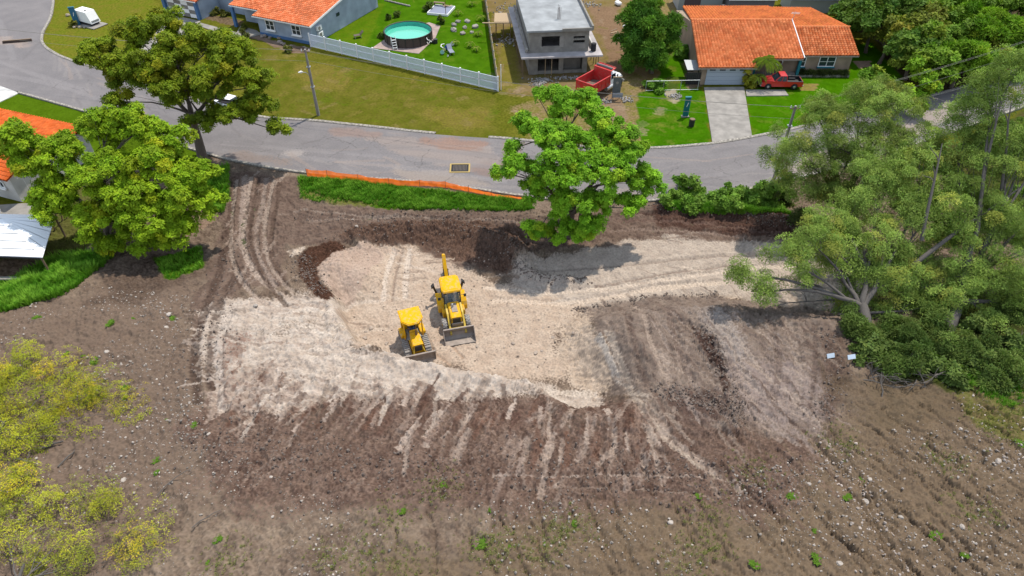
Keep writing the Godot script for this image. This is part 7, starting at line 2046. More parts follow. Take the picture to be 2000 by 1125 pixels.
func person_at(machine: Node3D, seat: Vector3) -> void:
	# one continuous skin round tapered bones, meshed as surface nets
	var jeans := Color(0.05, 0.085, 0.18); var shirt := Color(0.03, 0.03, 0.04); var skin := Color(0.16, 0.085, 0.055); var boot := Color(0.03, 0.02, 0.015); var hair := Color(0.012, 0.01, 0.01)
	var bones := [
		[Vector3(-0.09, 0.08, -0.05), Vector3(0.09, 0.08, -0.05), 0.13, 0.13, jeans], [Vector3(0, 0.1, -0.06), Vector3(0, 0.42, -0.1), 0.13, 0.165, shirt], [Vector3(-0.17, 0.46, -0.1), Vector3(0.17, 0.46, -0.1), 0.075, 0.075, shirt], [Vector3(0, 0.48, -0.09), Vector3(0, 0.6, -0.06), 0.055, 0.05, skin],
		[Vector3(0, 0.66, -0.04), Vector3(0, 0.74, -0.05), 0.085, 0.095, skin], [Vector3(0, 0.73, -0.08), Vector3(0, 0.77, -0.06), 0.09, 0.085, hair], [Vector3(0, 0.67, 0.04), Vector3(0, 0.65, 0.075), 0.02, 0.016, skin],
		[Vector3(-0.1, 0.07, 0.0), Vector3(-0.13, 0.1, 0.42), 0.095, 0.07, jeans], [Vector3(0.1, 0.07, 0.0), Vector3(0.13, 0.1, 0.42), 0.095, 0.07, jeans], [Vector3(-0.13, 0.1, 0.42), Vector3(-0.13, -0.28, 0.5), 0.068, 0.048, jeans], [Vector3(0.13, 0.1, 0.42), Vector3(0.13, -0.28, 0.5), 0.068, 0.048, jeans],
		[Vector3(-0.13, -0.29, 0.48), Vector3(-0.13, -0.3, 0.64), 0.045, 0.038, boot], [Vector3(0.13, -0.29, 0.48), Vector3(0.13, -0.3, 0.64), 0.045, 0.038, boot],
		[Vector3(-0.2, 0.45, -0.1), Vector3(-0.28, 0.2, 0.02), 0.052, 0.042, shirt], [Vector3(0.2, 0.45, -0.1), Vector3(0.28, 0.2, 0.02), 0.052, 0.042, shirt], [Vector3(-0.28, 0.2, 0.02), Vector3(-0.22, 0.22, 0.27), 0.04, 0.03, skin], [Vector3(0.28, 0.2, 0.02), Vector3(0.22, 0.22, 0.27), 0.04, 0.03, skin],
	]
	for s in [-1, 1]:
		for k in 4: bones.append([Vector3(s * (0.2 + k * 0.018), 0.22, 0.29), Vector3(s * (0.2 + k * 0.018), 0.19, 0.36), 0.012, 0.009, skin])
		bones.append([Vector3(s * 0.2, 0.21, 0.26), Vector3(s * 0.165, 0.2, 0.31), 0.013, 0.01, skin])
	var cell := 0.028
	var lo := Vector3(-0.42, -0.42, -0.36)
	var nx := 31; var ny := 46; var nz_ := 40
	var val := PackedFloat32Array(); var who := PackedByteArray()
	val.resize(nx * ny * nz_); who.resize(nx * ny * nz_)
	val.fill(1.0)
	for bi in bones.size():
		var q: Array = bones[bi]
		var a: Vector3 = q[0]; var c: Vector3 = q[1]
		var r: float = maxf(q[2], q[3]) + 0.09
		var mn := ((a.min(c) - Vector3.ONE * r - lo) / cell).floor(); var mx := ((a.max(c) + Vector3.ONE * r - lo) / cell).ceil()
		for k in range(maxi(0, int(mn.z)), mini(nz_, int(mx.z))):
			for j in range(maxi(0, int(mn.y)), mini(ny, int(mx.y))):
				for i in range(maxi(0, int(mn.x)), mini(nx, int(mx.x))):
					var p := lo + Vector3(i, j, k) * cell
					var d := c - a
					var u := clampf((p - a).dot(d) / d.length_squared(), 0.0, 1.0)
					var e: float = p.distance_to(a + d * u) - lerpf(q[2], q[3], u)
					var m := (k * ny + j) * nx + i
					if e < val[m]: who[m] = bi
					var h := clampf(0.5 + 0.5 * (val[m] - e) / 0.03, 0.0, 1.0)
					val[m] = lerpf(val[m], e, h) - 0.03 * h * (1.0 - h)
	var b := B.new()
	b.colored = true
	var id := {}
	for k in nz_ - 1:
		for j in ny - 1:
			for i in nx - 1:
				var m := (k * ny + j) * nx + i
				var acc := Vector3.ZERO; var cnt := 0
				var near := m
				for e in [[0, 1], [2, 3], [4, 5], [6, 7], [0, 2], [1, 3], [4, 6], [5, 7], [0, 4], [1, 5], [2, 6], [3, 7]]:
					var ma: int = m + (e[0] & 1) + ((e[0] >> 1) & 1) * nx + (e[0] >> 2) * nx * ny
					var mb: int = m + (e[1] & 1) + ((e[1] >> 1) & 1) * nx + (e[1] >> 2) * nx * ny
					if (val[ma] < 0) != (val[mb] < 0):
						var u := val[ma] / (val[ma] - val[mb])
						acc += Vector3(e[0] & 1, (e[0] >> 1) & 1, e[0] >> 2).lerp(Vector3(e[1] & 1, (e[1] >> 1) & 1, e[1] >> 2), u)
						cnt += 1
						near = ma if val[ma] < 0 else mb
				if cnt:
					id[m] = b.v.size()
					b.v.append(lo + (Vector3(i, j, k) + acc / cnt) * cell)
					b.n.append(Vector3(val[m + 1] - val[m], val[m + nx] - val[m], val[m + nx * ny] - val[m]).normalized())
					b.c.append(bones[who[near]][4])
	for k in range(1, nz_ - 1):
		for j in range(1, ny - 1):
			for i in range(1, nx - 1):
				var m := (k * ny + j) * nx + i
				for ax in [[1, nx, nx * ny], [nx, nx * ny, 1], [nx * ny, 1, nx]]:
					var s0 := val[m] < 0; var s1: bool = val[m + ax[0]] < 0
					if s0 == s1: continue
					var q := [id.get(m, -1), id.get(m - ax[1], -1), id.get(m - ax[1] - ax[2], -1), id.get(m - ax[2], -1)]
					if -1 in q: continue
					if s0: b.ix.append_array([q[0], q[2], q[1], q[0], q[3], q[2]])
					else: b.ix.append_array([q[0], q[1], q[2], q[0], q[2], q[3]])
	single("person", b, M.tinted, "person in blue jeans and dark shirt seated at the bulldozer controls", "person", machine.position + machine.transform.basis * seat, machine.rotation.y)

func dump_truck() -> void:
	var t := thing("dump_truck", "dump truck with red tipper body and white cab beside the concrete house", "dump truck", Vector3(9.5, 0, -75.7), deg_to_rad(139))
	var hw := 1.2; var hl := 1.75
	var bd := Node3D.new()
	bd.name = "tipper_body"
	t.add_child(bd)
	box_part(bd, "floor", Vector3(0, 1.15, 0), Vector3(2.4, 0.12, 3.5), M.truck_red, 0.0)
	for s in [-1, 1]:
		var sb := B.new()
		sb.box(Vector3(s * hw, 1.75, 0), Vector3(0.08, 1.15, 3.5), Basis(), 0.01)
		sb.box(Vector3(s * (hw + 0.02), 2.34, 0), Vector3(0.14, 0.1, 3.56), Basis(), 0.02)
		for k in 5: sb.box(Vector3(s * (hw + 0.06), 1.7, -1.5 + k * 0.75), Vector3(0.08, 1.0, 0.1), Basis(), 0.01)
		sb.box(Vector3(s * (hw + 0.05), 1.35, 0), Vector3(0.07, 0.09, 3.5), Basis(), 0.01)
		part(bd, "side_wall", sb, M.truck_red)
	var tg := B.new()
	tg.box(Vector3(0, 1.72, -hl), Vector3(2.4, 1.15, 0.08), Basis(), 0.01)
	tg.box(Vector3(0, 2.32, -hl - 0.02), Vector3(2.5, 0.1, 0.14), Basis(), 0.02)
	part(bd, "tailgate", tg, M.truck_red)
	var hb := B.new()
	hb.box(Vector3(0, 2.0, hl), Vector3(2.45, 1.75, 0.1), Basis(), 0.01)
	hb.box(Vector3(0, 2.86, hl + 0.45), Vector3(2.45, 0.08, 1.0), Basis(Vector3.RIGHT, -0.1), 0.02)
	hb.box(Vector3(0, 2.95, hl + 0.95), Vector3(2.45, 0.14, 0.08), Basis(), 0.02)
	part(bd, "cab_guard", hb, M.truck_red)
	var tp := B.new()
	tp.tube([Vector3(-1.1, 2.98, hl + 0.35), Vector3(0, 2.98, hl + 0.4), Vector3(1.1, 2.98, hl + 0.35)], [0.14, 0.16, 0.14], 9)
	part(bd, "rolled_tarp", tp, mat(0.12, 0.12, 0.12, 0.95))
	var ld := B.new()
	for i in 12:
		for j in 8:
			var f := func(u: int, v: int) -> Vector3:
				var x := -1.12 + 2.24 * v / 8.0; var z := -1.68 + 3.36 * u / 12.0
				return Vector3(x, 1.24 + 0.24 * sm(0.9, -1.2, z) + 0.05 * sin(x * 5 + z * 7), z)
			ld.quad(f.call(i, j), f.call(i + 1, j), f.call(i + 1, j + 1), f.call(i, j + 1))
	var load_ := part(bd, "sand_load", ld, mat(0.17, 0.13, 0.10, 0.95, 0.0, speckle, 1.5))
	box_part(t, "chassis", Vector3(0, 0.85, 1.2), Vector3(0.9, 0.25, 6.0), M.black, 0.0)
	for s in [-1, 1]:
		for k in 2: wheel(t, Vector3(s * (0.72 + 0.32 * k), 0.5, -0.7), 0.5, 0.28, M.tyre, M.galv)
		wheel(t, Vector3(s * 1.0, 0.5, 4.1), 0.5, 0.3, M.tyre, M.rim)
		var tk := B.new()
		tk.tube([Vector3(s * 1.0, 0.75, 1.3), Vector3(s * 1.0, 0.75, 2.5)], [0.28], 12)
		part(t, "fuel_tank", tk, M.rim)
		var fd := B.new()
		var rg := []
		for k in 7:
			var a := PI * k / 6.0
			rg.append([Vector3(s * 0.8, 0.5 + sin(a) * 0.62, 4.1 + cos(a) * 0.68), Vector3(s * 1.2, 0.5 + sin(a) * 0.62, 4.1 + cos(a) * 0.68)])
		for k in 6:
			if s > 0: fd.quad(rg[k][0], rg[k][1], rg[k + 1][1], rg[k + 1][0])
			else: fd.quad(rg[k][1], rg[k][0], rg[k + 1][0], rg[k + 1][1])
		part(t, "fender", fd, M.white_paint)
		var hl2 := B.new()
		hl2.box(Vector3(s * 0.7, 1.05, 4.92), Vector3(0.3, 0.22, 0.06), Basis(), 0.02)
		part(t, "headlight", hl2, M.rim)
		var mi := B.new()
		mi.box(Vector3(s * 1.35, 1.9, 3.0), Vector3(0.08, 0.45, 0.22), Basis(), 0.02)
		mi.tube([Vector3(s * 1.05, 1.9, 3.0), Vector3(s * 1.33, 1.9, 3.0)], [0.025], 5)
		part(t, "mirror", mi, M.black)
		var wn := B.new()
		wn.box(Vector3(s * 1.075, 1.95, 2.55), Vector3(0.02, 0.6, 0.85))
		part(t, "side_window", wn, M.glass)
	var cab := B.new()
	cab.loft([[Vector3(-1.08, 0.8, 2.0), Vector3(-1.08, 2.3, 2.0), Vector3(-0.95, 2.48, 2.05), Vector3(0.95, 2.48, 2.05), Vector3(1.08, 2.3, 2.0), Vector3(1.08, 0.8, 2.0)], [Vector3(-1.08, 0.8, 3.3), Vector3(-1.04, 2.2, 3.0), Vector3(-0.92, 2.42, 2.9), Vector3(0.92, 2.42, 2.9), Vector3(1.04, 2.2, 3.0), Vector3(1.08, 0.8, 3.3)]])
	cab.quad(Vector3(1.08, 0.8, 2.0), Vector3(-1.08, 0.8, 2.0), Vector3(-1.0, 2.4, 2.02), Vector3(1.0, 2.4, 2.02))
	cab.quad(Vector3(-1.08, 0.8, 3.3), Vector3(1.08, 0.8, 3.3), Vector3(1.0, 2.4, 2.92), Vector3(-1.0, 2.4, 2.92))
	part(t, "cab", cab, M.white_paint)
	var ws := B.new()
	ws.quad(Vector3(-0.95, 1.65, 3.14), Vector3(0.95, 1.65, 3.14), Vector3(0.88, 2.3, 2.98), Vector3(-0.88, 2.3, 2.98))
	part(t, "windscreen", ws, M.glass)
	var hd := B.new()
	hd.loft([[Vector3(-0.85, 0.8, 3.2), Vector3(-0.85, 1.5, 3.2), Vector3(-0.6, 1.66, 3.2), Vector3(0.6, 1.66, 3.2), Vector3(0.85, 1.5, 3.2), Vector3(0.85, 0.8, 3.2)], [Vector3(-0.75, 0.7, 4.85), Vector3(-0.72, 1.25, 4.85), Vector3(-0.5, 1.42, 4.8), Vector3(0.5, 1.42, 4.8), Vector3(0.72, 1.25, 4.85), Vector3(0.75, 0.7, 4.85)]])
	hd.quad(Vector3(-0.75, 0.7, 4.85), Vector3(0.75, 0.7, 4.85), Vector3(0.6, 1.38, 4.83), Vector3(-0.6, 1.38, 4.83))
	var ho := part(t, "hood", hd, M.white_paint)
	var gr := B.new()
	gr.box(Vector3(0, 1.02, 4.88), Vector3(0.8, 0.5, 0.05), Basis(), 0.01)
	part(ho, "grille", gr, M.black)
	box_part(t, "bumper", Vector3(0, 0.6, 5.0), Vector3(2.2, 0.25, 0.15), M.rim, 0.03)

func pickup() -> void:
	var t := thing("pickup_truck", "red extended cab pickup parked on the concrete strip by the tan house", "pickup", Vector3(32.35, 0.05, -78.15), deg_to_rad(-92))
	var sd := Transform3D(Basis(Vector3(0, 0, 1), Vector3(0, 1, 0), Vector3(-1, 0, 0)), Vector3.ZERO)
	var arch := func(cz: float) -> Array:
		var o := []
		for k in 7:
			var a := PI - PI * k / 6.0
			o.append(Vector2(cz - cos(a) * -0.44, 0.42 + sin(a) * 0.44))
		return o
	# lower body: side outline with wheel arches, nose at +z
	var out := [Vector2(-2.45, 0.45), Vector2(-2.45, 1.0)]
	out.append_array([Vector2(-0.55, 1.02), Vector2(0.85, 1.02), Vector2(2.1, 0.93), Vector2(2.38, 0.82), Vector2(2.45, 0.5), Vector2(2.4, 0.38)])
	for q in [1.6, -1.5]:
		for k in 7:
			var a := PI * k / 6.0
			out.append(Vector2(q + cos(a) * 0.43, 0.38 + sin(a) * 0.4))
	out.append(Vector2(-2.4, 0.38))
	var fr := out.duplicate()
	var b := B.new()
	for s in [-1, 1]:
		b.prism(fr, sd.translated(Vector3(s * 0.82, 0, 0)), -0.05, 0.05)
	# hood, nose, tail and floor between the sides
	b.quad(Vector3(-0.8, 1.02, 0.85), Vector3(-0.8, 0.95, 2.1), Vector3(0.8, 0.95, 2.1), Vector3(0.8, 1.02, 0.85))
	b.quad(Vector3(-0.8, 0.95, 2.1), Vector3(-0.8, 0.82, 2.38), Vector3(0.8, 0.82, 2.38), Vector3(0.8, 0.95, 2.1))
	b.quad(Vector3(-0.8, 0.82, 2.38), Vector3(-0.8, 0.4, 2.45), Vector3(0.8, 0.4, 2.45), Vector3(0.8, 0.82, 2.38))
	b.box(Vector3(0, 0.72, -2.43), Vector3(1.66, 0.56, 0.06), Basis(), 0.01)
	b.box(Vector3(0, 0.45, 0), Vector3(1.6, 0.1, 4.4))
	part(t, "body", b, M.red)
	var bm := B.new()
	bm.box(Vector3(0, 0.62, -1.48), Vector3(1.52, 0.06, 1.84)); bm.box(Vector3(0, 0.82, -0.53), Vector3(1.52, 0.4, 0.05))
	for s in [-1, 1]:
		bm.box(Vector3(s * 0.755, 0.82, -1.48), Vector3(0.03, 0.4, 1.84)); bm.box(Vector3(s * 0.62, 0.75, -1.5), Vector3(0.25, 0.22, 0.8), Basis(), 0.03)
		bm.box(Vector3(s * 0.82, 1.03, -1.48), Vector3(0.14, 0.04, 1.9), Basis(), 0.01)
	bm.box(Vector3(0, 0.82, -2.38), Vector3(1.52, 0.4, 0.03))
	part(t, "load_bed", bm, M.black)
	var cb := B.new()
	cb.loft([[Vector3(-0.8, 1.02, -0.5), Vector3(-0.78, 1.0, 0.95), Vector3(0.78, 1.0, 0.95), Vector3(0.8, 1.02, -0.5)], [Vector3(-0.68, 1.58, -0.42), Vector3(-0.64, 1.58, 0.3), Vector3(0.64, 1.58, 0.3), Vector3(0.68, 1.58, -0.42)]])
	part(t, "windows", cb, M.glass)
	var rf := B.new()
	rf.box(Vector3(0, 1.62, -0.06), Vector3(1.4, 0.09, 0.84), Basis(), 0.04)
	for s in [-1, 1]:
		for q in [[-0.5, -0.42], [0.12, 0.0], [0.95, 0.32]]:
			rf.tube([Vector3(s * 0.8, 1.0, q[0]), Vector3(s * 0.675, 1.6, q[1])], [0.045], 5)
	rf.box(Vector3(0, 1.3, -0.48), Vector3(1.5, 0.2, 0.03))
	part(t, "cab_roof", rf, M.red)
	for s in [-1, 1]:
		for z in [1.6, -1.5]: wheel(t, Vector3(s * 0.78, 0.36, z), 0.36, 0.24, M.tyre, M.rim)
		var hl := B.new()
		hl.box(Vector3(s * 0.66, 0.74, 2.41), Vector3(0.34, 0.16, 0.08), Basis(), 0.02)
		part(t, "headlight", hl, M.rim)
		var tl := B.new()
		tl.box(Vector3(s * 0.78, 0.8, -2.45), Vector3(0.12, 0.3, 0.05), Basis(), 0.01)
		part(t, "tail_light", tl, mat(0.3, 0.01, 0.01, 0.3))
		var mi := B.new()
		mi.box(Vector3(s * 0.96, 1.12, 0.75), Vector3(0.2, 0.15, 0.08), Basis(), 0.03)
		part(t, "mirror", mi, M.red)
	box_part(t, "bumper", Vector3(0, 0.48, 2.48), Vector3(1.7, 0.2, 0.12), M.rim, 0.03)
	box_part(t, "bumper", Vector3(0, 0.48, -2.52), Vector3(1.66, 0.18, 0.12), M.rim, 0.03)
	box_part(t, "grille", Vector3(0, 0.68, 2.44), Vector3(0.9, 0.22, 0.05), M.black, 0.01)

func white_car() -> void:
	var t := thing("parked_car", "white car half hidden under the olive green tree", "car", Vector3(Vector2(-31.94, -72.3).x, 0.02, Vector2(-31.94, -72.3).y), deg_to_rad(64))
	var b := B.new()
	var sec := [[-2.15, 0.35, 0.8, 0.72], [-2.05, 0.3, 0.95, 0.8], [-1.2, 0.28, 1.0, 0.84], [0.9, 0.28, 0.96, 0.84], [1.9, 0.3, 0.8, 0.78], [2.15, 0.35, 0.65, 0.66]]
	var rings := []
	for q in sec: rings.append([Vector3(-q[3], q[1], q[0]), Vector3(-q[3], q[2] - 0.1, q[0]), Vector3(-q[3] + 0.12, q[2], q[0]), Vector3(q[3] - 0.12, q[2], q[0]), Vector3(q[3], q[2] - 0.1, q[0]), Vector3(q[3], q[1], q[0])])
	b.loft(rings)
	for e in [0, 5]:
		var r: Array = rings[e]
		if e == 0: b.quad(r[5], r[0], r[2], r[3])
		else: b.quad(r[0], r[5], r[3], r[2])
	part(t, "body", b, M.white_paint)
	var g := B.new()
	g.loft([[Vector3(-0.78, 0.97, -1.5), Vector3(-0.78, 0.95, 1.0), Vector3(0.78, 0.95, 1.0), Vector3(0.78, 0.97, -1.5)], [Vector3(-0.6, 1.4, -0.9), Vector3(-0.6, 1.4, 0.25), Vector3(0.6, 1.4, 0.25), Vector3(0.6, 1.4, -0.9)]])
	part(t, "windows", g, M.glass)
	box_part(t, "roof", Vector3(0, 1.43, -0.33), Vector3(1.24, 0.08, 1.25), M.white_paint, 0.035)
	for s in [-1, 1]:
		for z in [1.35, -1.3]: wheel(t, Vector3(s * 0.76, 0.32, z), 0.32, 0.22, M.tyre, M.rim)
		var hl := B.new()
		hl.box(Vector3(s * 0.55, 0.68, 2.1), Vector3(0.3, 0.14, 0.1), Basis(), 0.02)
		part(t, "headlight", hl, M.rim)
		var tl := B.new()
		tl.box(Vector3(s * 0.62, 0.78, -2.12), Vector3(0.26, 0.14, 0.06), Basis(), 0.02)
		part(t, "tail_light", tl, mat(0.35, 0.02, 0.01, 0.3))

func build_machines() -> void:
	backhoe()
	bulldozer()
	dump_truck()
	pickup()
	white_car()

# ---------------------------------------------------------------- street furniture and small things
func pole(label: String, at: Vector3, h: float, lamp: bool) -> Node3D:
	var t := thing("utility_pole", label, "pole", at)
	var b := B.new()
	b.tube([Vector3(0, -0.2, 0), Vector3(0, h, 0)], [0.19, 0.11], 10)
	part(t, "shaft", b, M.concrete)
	box_part(t, "crossarm", Vector3(0, h - 0.25, 0), Vector3(0.9, 0.1, 0.1), M.wood, 0.01)
	for x in [-0.4, 0.0, 0.4]:
		var i := B.new()
		i.tube([Vector3(x, h - 0.2, 0), Vector3(x, h - 0.08, 0), Vector3(x, h + 0.05, 0)], [0.05, 0.06, 0.03], 7)
		part(t, "insulator", i, M.white)
	for y in [h * 0.45, h * 0.75]:
		box_part(t, "clamp", Vector3(0, y, 0), Vector3(0.4, 0.08, 0.4), M.galv, 0.01)
	if lamp:
		var a := B.new()
		a.tube([Vector3(0, h * 0.6, 0), Vector3(-0.35, h * 0.67, 0.1), Vector3(-0.75, h * 0.68, 0.2)], [0.035, 0.03, 0.03], 6)
		var o := part(t, "lamp_arm", a, M.galv)
		var l := B.new()
		l.tube([Vector3(-0.7, h * 0.68, 0.18), Vector3(-0.85, h * 0.685, 0.22), Vector3(-1.15, h * 0.68, 0.3)], [0.06, 0.15, 0.05], 8)
		part(o, "lamp_head", l, M.white)
	return t

func wire(label: String, a: Vector3, c: Vector3, sag: float, r := 0.012) -> void:
	var path := []
	for i in 25:
		var t := i / 24.0
		path.append(a.lerp(c, t) - Vector3.UP * sag * 4.0 * t * (1.0 - t))
	var b := B.new()
	b.tube(path, [r], 5)
	single("overhead_wire", b, M.grey_block, label, "wire", Vector3.ZERO, 0.0, "overhead wires")

func totem(label: String, at: Vector3, turn: float, h: float, w: float, m: Material, lean := 0.0) -> void:
	var t := thing("totem_sign", label, "sign", at, turn)
	var tb := Basis(Vector3.FORWARD, lean)
	box_part(t, "panel", tb * Vector3(0, h / 2 + 0.05, 0), Vector3(w, h, 0.22), m, 0.03, tb)
	box_part(t, "cap", tb * Vector3(0, h + 0.08, 0), Vector3(w + 0.06, 0.07, 0.28), M.teal if m != M.grey_block else M.pale_wood, 0.01, tb)
	box_part(t, "foot", Vector3(0, 0.06, 0), Vector3(w + 0.25, 0.12, 0.45), M.concrete, 0.02)
	if m != M.grey_block:
		var mk := B.new()
		mk.prism([Vector2(-0.1, 0), Vector2(-0.02, 0.02), Vector2(0.12, 0.5), Vector2(0.04, 0.48)], Transform3D(tb, tb * Vector3(0, h * 0.55, 0.112)), 0.0, 0.012)
		part(t, "mark", mk, M.white)

func small_things() -> void:
	var p1 := Vector3(-21.94, 0, -70.94)
	var b2 := Vector2(25.77, -57.39)
	var p2 := Vector3(b2.x, 0, b2.y)
	pole("grey concrete utility pole with street lamp on the lawn edge", p1, 7.6, true)
	pole("utility pole standing at the kerb beside the roadside bushes", p2, 7.9, false)
	for k in 3:
		var o := Vector3(-0.4 + 0.4 * k, -0.1 if k < 2 else -1.3, 0)
		wire("thin overhead wire strung between the two utility poles", p1 + Vector3(0, 7.6, 0) + o, p2 + Vector3(0, 7.9, 0) + o, 0.9)
		wire("thin overhead wire running from the lamp pole over the bend", p1 + Vector3(0, 7.6, 0) + o, Vector3(-86, 7.4, -86) + o, 1.0)
		wire("thin overhead wire running from the kerb pole along the wooded road", p2 + Vector3(0, 7.9, 0) + o, Vector3(80, 7.6, -88) + o, 0.9)
	# pad with generator cabinet and blue totem on the corner lawn
	var gp := Vector3(-60.66, 0, -98.64)
	var g := thing("generator_cabinet", "white generator cabinet on a concrete pad on the corner lawn", "generator", gp, deg_to_rad(-26))
	var hs := B.new()
	hs.prism([Vector2(-1.35, 0.55), Vector2(1.55, 0.45), Vector2(1.0, 2.0), Vector2(-1.3, 2.05)], Transform3D(Basis(), Vector3.ZERO), -0.75, 0.75)
	part(g, "housing", hs, M.white)
	box_part(g, "base", Vector3(0, 0.32, 0), Vector3(2.5, 0.46, 1.35), M.black, 0.02)
	for k in 3: box_part(g, "vent_slat", Vector3(1.5, 0.62 + k * 0.1, 0), Vector3(0.1, 0.05, 1.2), M.galv, 0.0)
	box_part(g, "exhaust_cap", Vector3(0.55, 2.07, 0.3), Vector3(0.22, 0.1, 0.22), M.dark, 0.02)
	box_part(g, "pad", Vector3(0.4, 0.06, 0.1), Vector3(4.0, 0.12, 2.4), M.concrete, 0.02)
	totem("blue totem sign beside the white generator cabinet", Vector3(-62.07, 0, -98.05), deg_to_rad(20), 2.5, 0.75, mat(0.01, 0.09, 0.17, 0.5))
	totem("teal totem sign standing on the green lawn by the driveway", Vector3(19.55, 0, -70.57), 0.05, 2.3, 0.62, mat(0.0, 0.10, 0.11, 0.5))
	bush("lawn_shrub", "yellow-green shrub in front of the blue totem", Vector3(-62.58, 0, -98.05), 0.7, 0.9, Color(0.12, 0.13, 0.015), Color(0.2, 0.19, 0.03), "broad", "", 16)
	for q in [Vector2(-65.4, -101.87), Vector2(-62.1, -97.66), Vector2(-61.41, -97.27), Vector2(-60.74, -97.08), Vector2(-62.21, -97.27), Vector2(-59.25, -96.69)]:
		rock("lawn_rock", "pale stone beside the generator pad on the corner lawn", Vector3(q.x, 0, q.y), rng.randf_range(0.2, 0.35), Color(0.42, 0.35, 0.26), "stones by the generator pad")
	# notice boards in front of the concrete house
	var nb := Vector3(12.2, 0, -74.62)
	var n1 := thing("notice_board", "tall dark grey notice board on posts beside the dump truck", "notice board", nb + Vector3(0, 0, -0.4))
	box_part(n1, "board", Vector3(0, 1.6, 0), Vector3(0.95, 2.1, 0.06), mat(0.10, 0.115, 0.115, 0.7, 0.0, blotch, 0.8), 0.0)
	box_part(n1, "top_rail", Vector3(0, 2.68, 0), Vector3(1.05, 0.09, 0.1), M.pale_wood, 0.0)
	for s in [-0.42, 0.42]: box_part(n1, "post", Vector3(s, 1.3, -0.06), Vector3(0.07, 2.6, 0.05), M.wood, 0.0)
	var em := B.new()
	em.cyl(Vector3(0, 2.0, 0.03), Vector3(0, 2.0, 0.045), 0.17, 0.17, 16)
	part(n1, "emblem", em, M.grey_block)
	var n2 := thing("notice_board", "low blue-grey notice board below the tall dark one", "notice board", nb + Vector3(0.1, 0, 0.25))
	box_part(n2, "board", Vector3(0, 0.75, 0), Vector3(1.2, 0.55, 0.05), mat(0.24, 0.28, 0.33, 0.7, 0.0, streak, 1.2), 0.0)
	for s in [-0.5, 0.5]: box_part(n2, "post", Vector3(s, 0.45, -0.05), Vector3(0.06, 0.9, 0.05), M.wood, 0.0)
	var dr := thing("black_bin", "black round bin with a brown lid on the green lawn", "bin", Vector3(19.82, 0, -68.42))
	var db := B.new()
	db.cyl(Vector3(0, 0, 0), Vector3(0, 0.8, 0), 0.3, 0.33, 16)
	part(dr, "body", db, M.black)
	var dl := B.new()
	dl.cyl(Vector3(0, 0.8, 0), Vector3(0, 0.86, 0), 0.34, 0.28, 16)
	part(dr, "lid", dl, M.wood)
	# timber barrier on the side road
	var tb := thing("timber_beam", "dark weathered timber beam lying across the side road", "beam", Vector3(-67.38, 0, -91.9) + Vector3(0, 0.06, 0), deg_to_rad(13))
	box_part(tb, "beam", Vector3(0, 0.14, 0), Vector3(3.6, 0.28, 0.3), mat(0.07, 0.045, 0.035, 0.9, 0.0, streak, 1.0), 0.03)
	box_part(tb, "top_board", Vector3(0.05, 0.31, 0.02), Vector3(3.4, 0.06, 0.22), M.wood, 0.01)
	# road drain
	var dg := thing("road_drain", "square iron drain grate with yellow painted frame in the road", "drain", Vector3(-5.25, 0.05, -59.55), 0.02)
	var yp := mat(0.45, 0.32, 0.10, 0.8, 0.0, speckle, 1.0)
	for s in [-1, 1]:
		box_part(dg, "frame_side", Vector3(s * 0.95, 0.01, 0), Vector3(0.16, 0.05, 1.7), yp, 0.0)
		box_part(dg, "frame_side", Vector3(0, 0.012, s * 0.77), Vector3(1.74, 0.05, 0.16), yp, 0.0)
	box_part(dg, "pit_floor", Vector3(0, -0.002, 0), Vector3(1.74, 0.016, 1.38), M.dark, 0.0)
	for i in 10: box_part(dg, "bar", Vector3(-0.62 + i * 0.138, 0.025, 0), Vector3(0.05, 0.03, 1.1), mat(0.09, 0.07, 0.055, 0.7), 0.0)
	# orange safety mesh, standing then sagging to the ground
	var om := StandardMaterial3D.new()
	om.albedo_color = Color(lin(0.85, 0.17, 0.015), 0.86)
	om.transparency = BaseMaterial3D.TRANSPARENCY_ALPHA
	om.roughness = 0.6
	om.backlight_enabled = true
	om.backlight = Color(1.0, 0.5, 0.15)
	var l := smooth(pts([-20.34, -58.14, -18.25, -57.86, -15.1, -57.21, -11.99, -56.57, -8.98, -56.38, -6.46, -56.11, -4.19, -55.4, -1.96, -54.7, 0, -54.35, 1.94, -54]), 6)
	var hts := [0.8, 0.8, 0.75, 0.7, 0.62, 0.66, 0.62, 0.58, 0.5, 0.45]
	var ms := thing("safety_mesh", "orange plastic safety mesh along the grass bank by the road", "safety fence", Vector3(l[0].x, 0, l[0].y))
	var o3 := Vector3(l[0].x, 0, l[0].y)
	for sgi in 9:
		var b := B.new()
		for i in range(sgi * 6, mini(sgi * 6 + 6, l.size() - 1)):
			var ring := []
			for e in 2:
				var u := float(i + e) / (l.size() - 1) * 9.0
				var h := lerpf(hts[mini(int(u), 9)], hts[mini(int(u) + 1, 9)], u - int(u)) * (1.0 - 0.14 * sin(fmod(u, 1.0) * PI)) + 0.05
				var slump := sm(4.5, 8.0, u) * 0.55
				var p := on(l[i + e], 0.0)
				var col := []
				for k in 5:
					var v := k / 4.0
					col.append(p - o3 + Vector3(0.04 * sin(u * 9 + k), h * v * (1.0 - slump * 0.5), 0.05 * sin(u * 13.0 + v * 3) + slump * v * 0.5))
				ring.append(col)
			for k in 4: b.quad(ring[0][k], ring[1][k], ring[1][k + 1], ring[0][k + 1])
		part(ms, "mesh_panel", b, om)
	for sgi in 8:
		var p := on(l[sgi * 6]) - o3
		var ps := B.new()
		ps.tube([p + Vector3(0, -0.1, 0.06), p + Vector3(0.03, hts[sgi] + 0.15, 0.06)], [0.022], 5)
		part(ms, "stake", ps, M.wood)
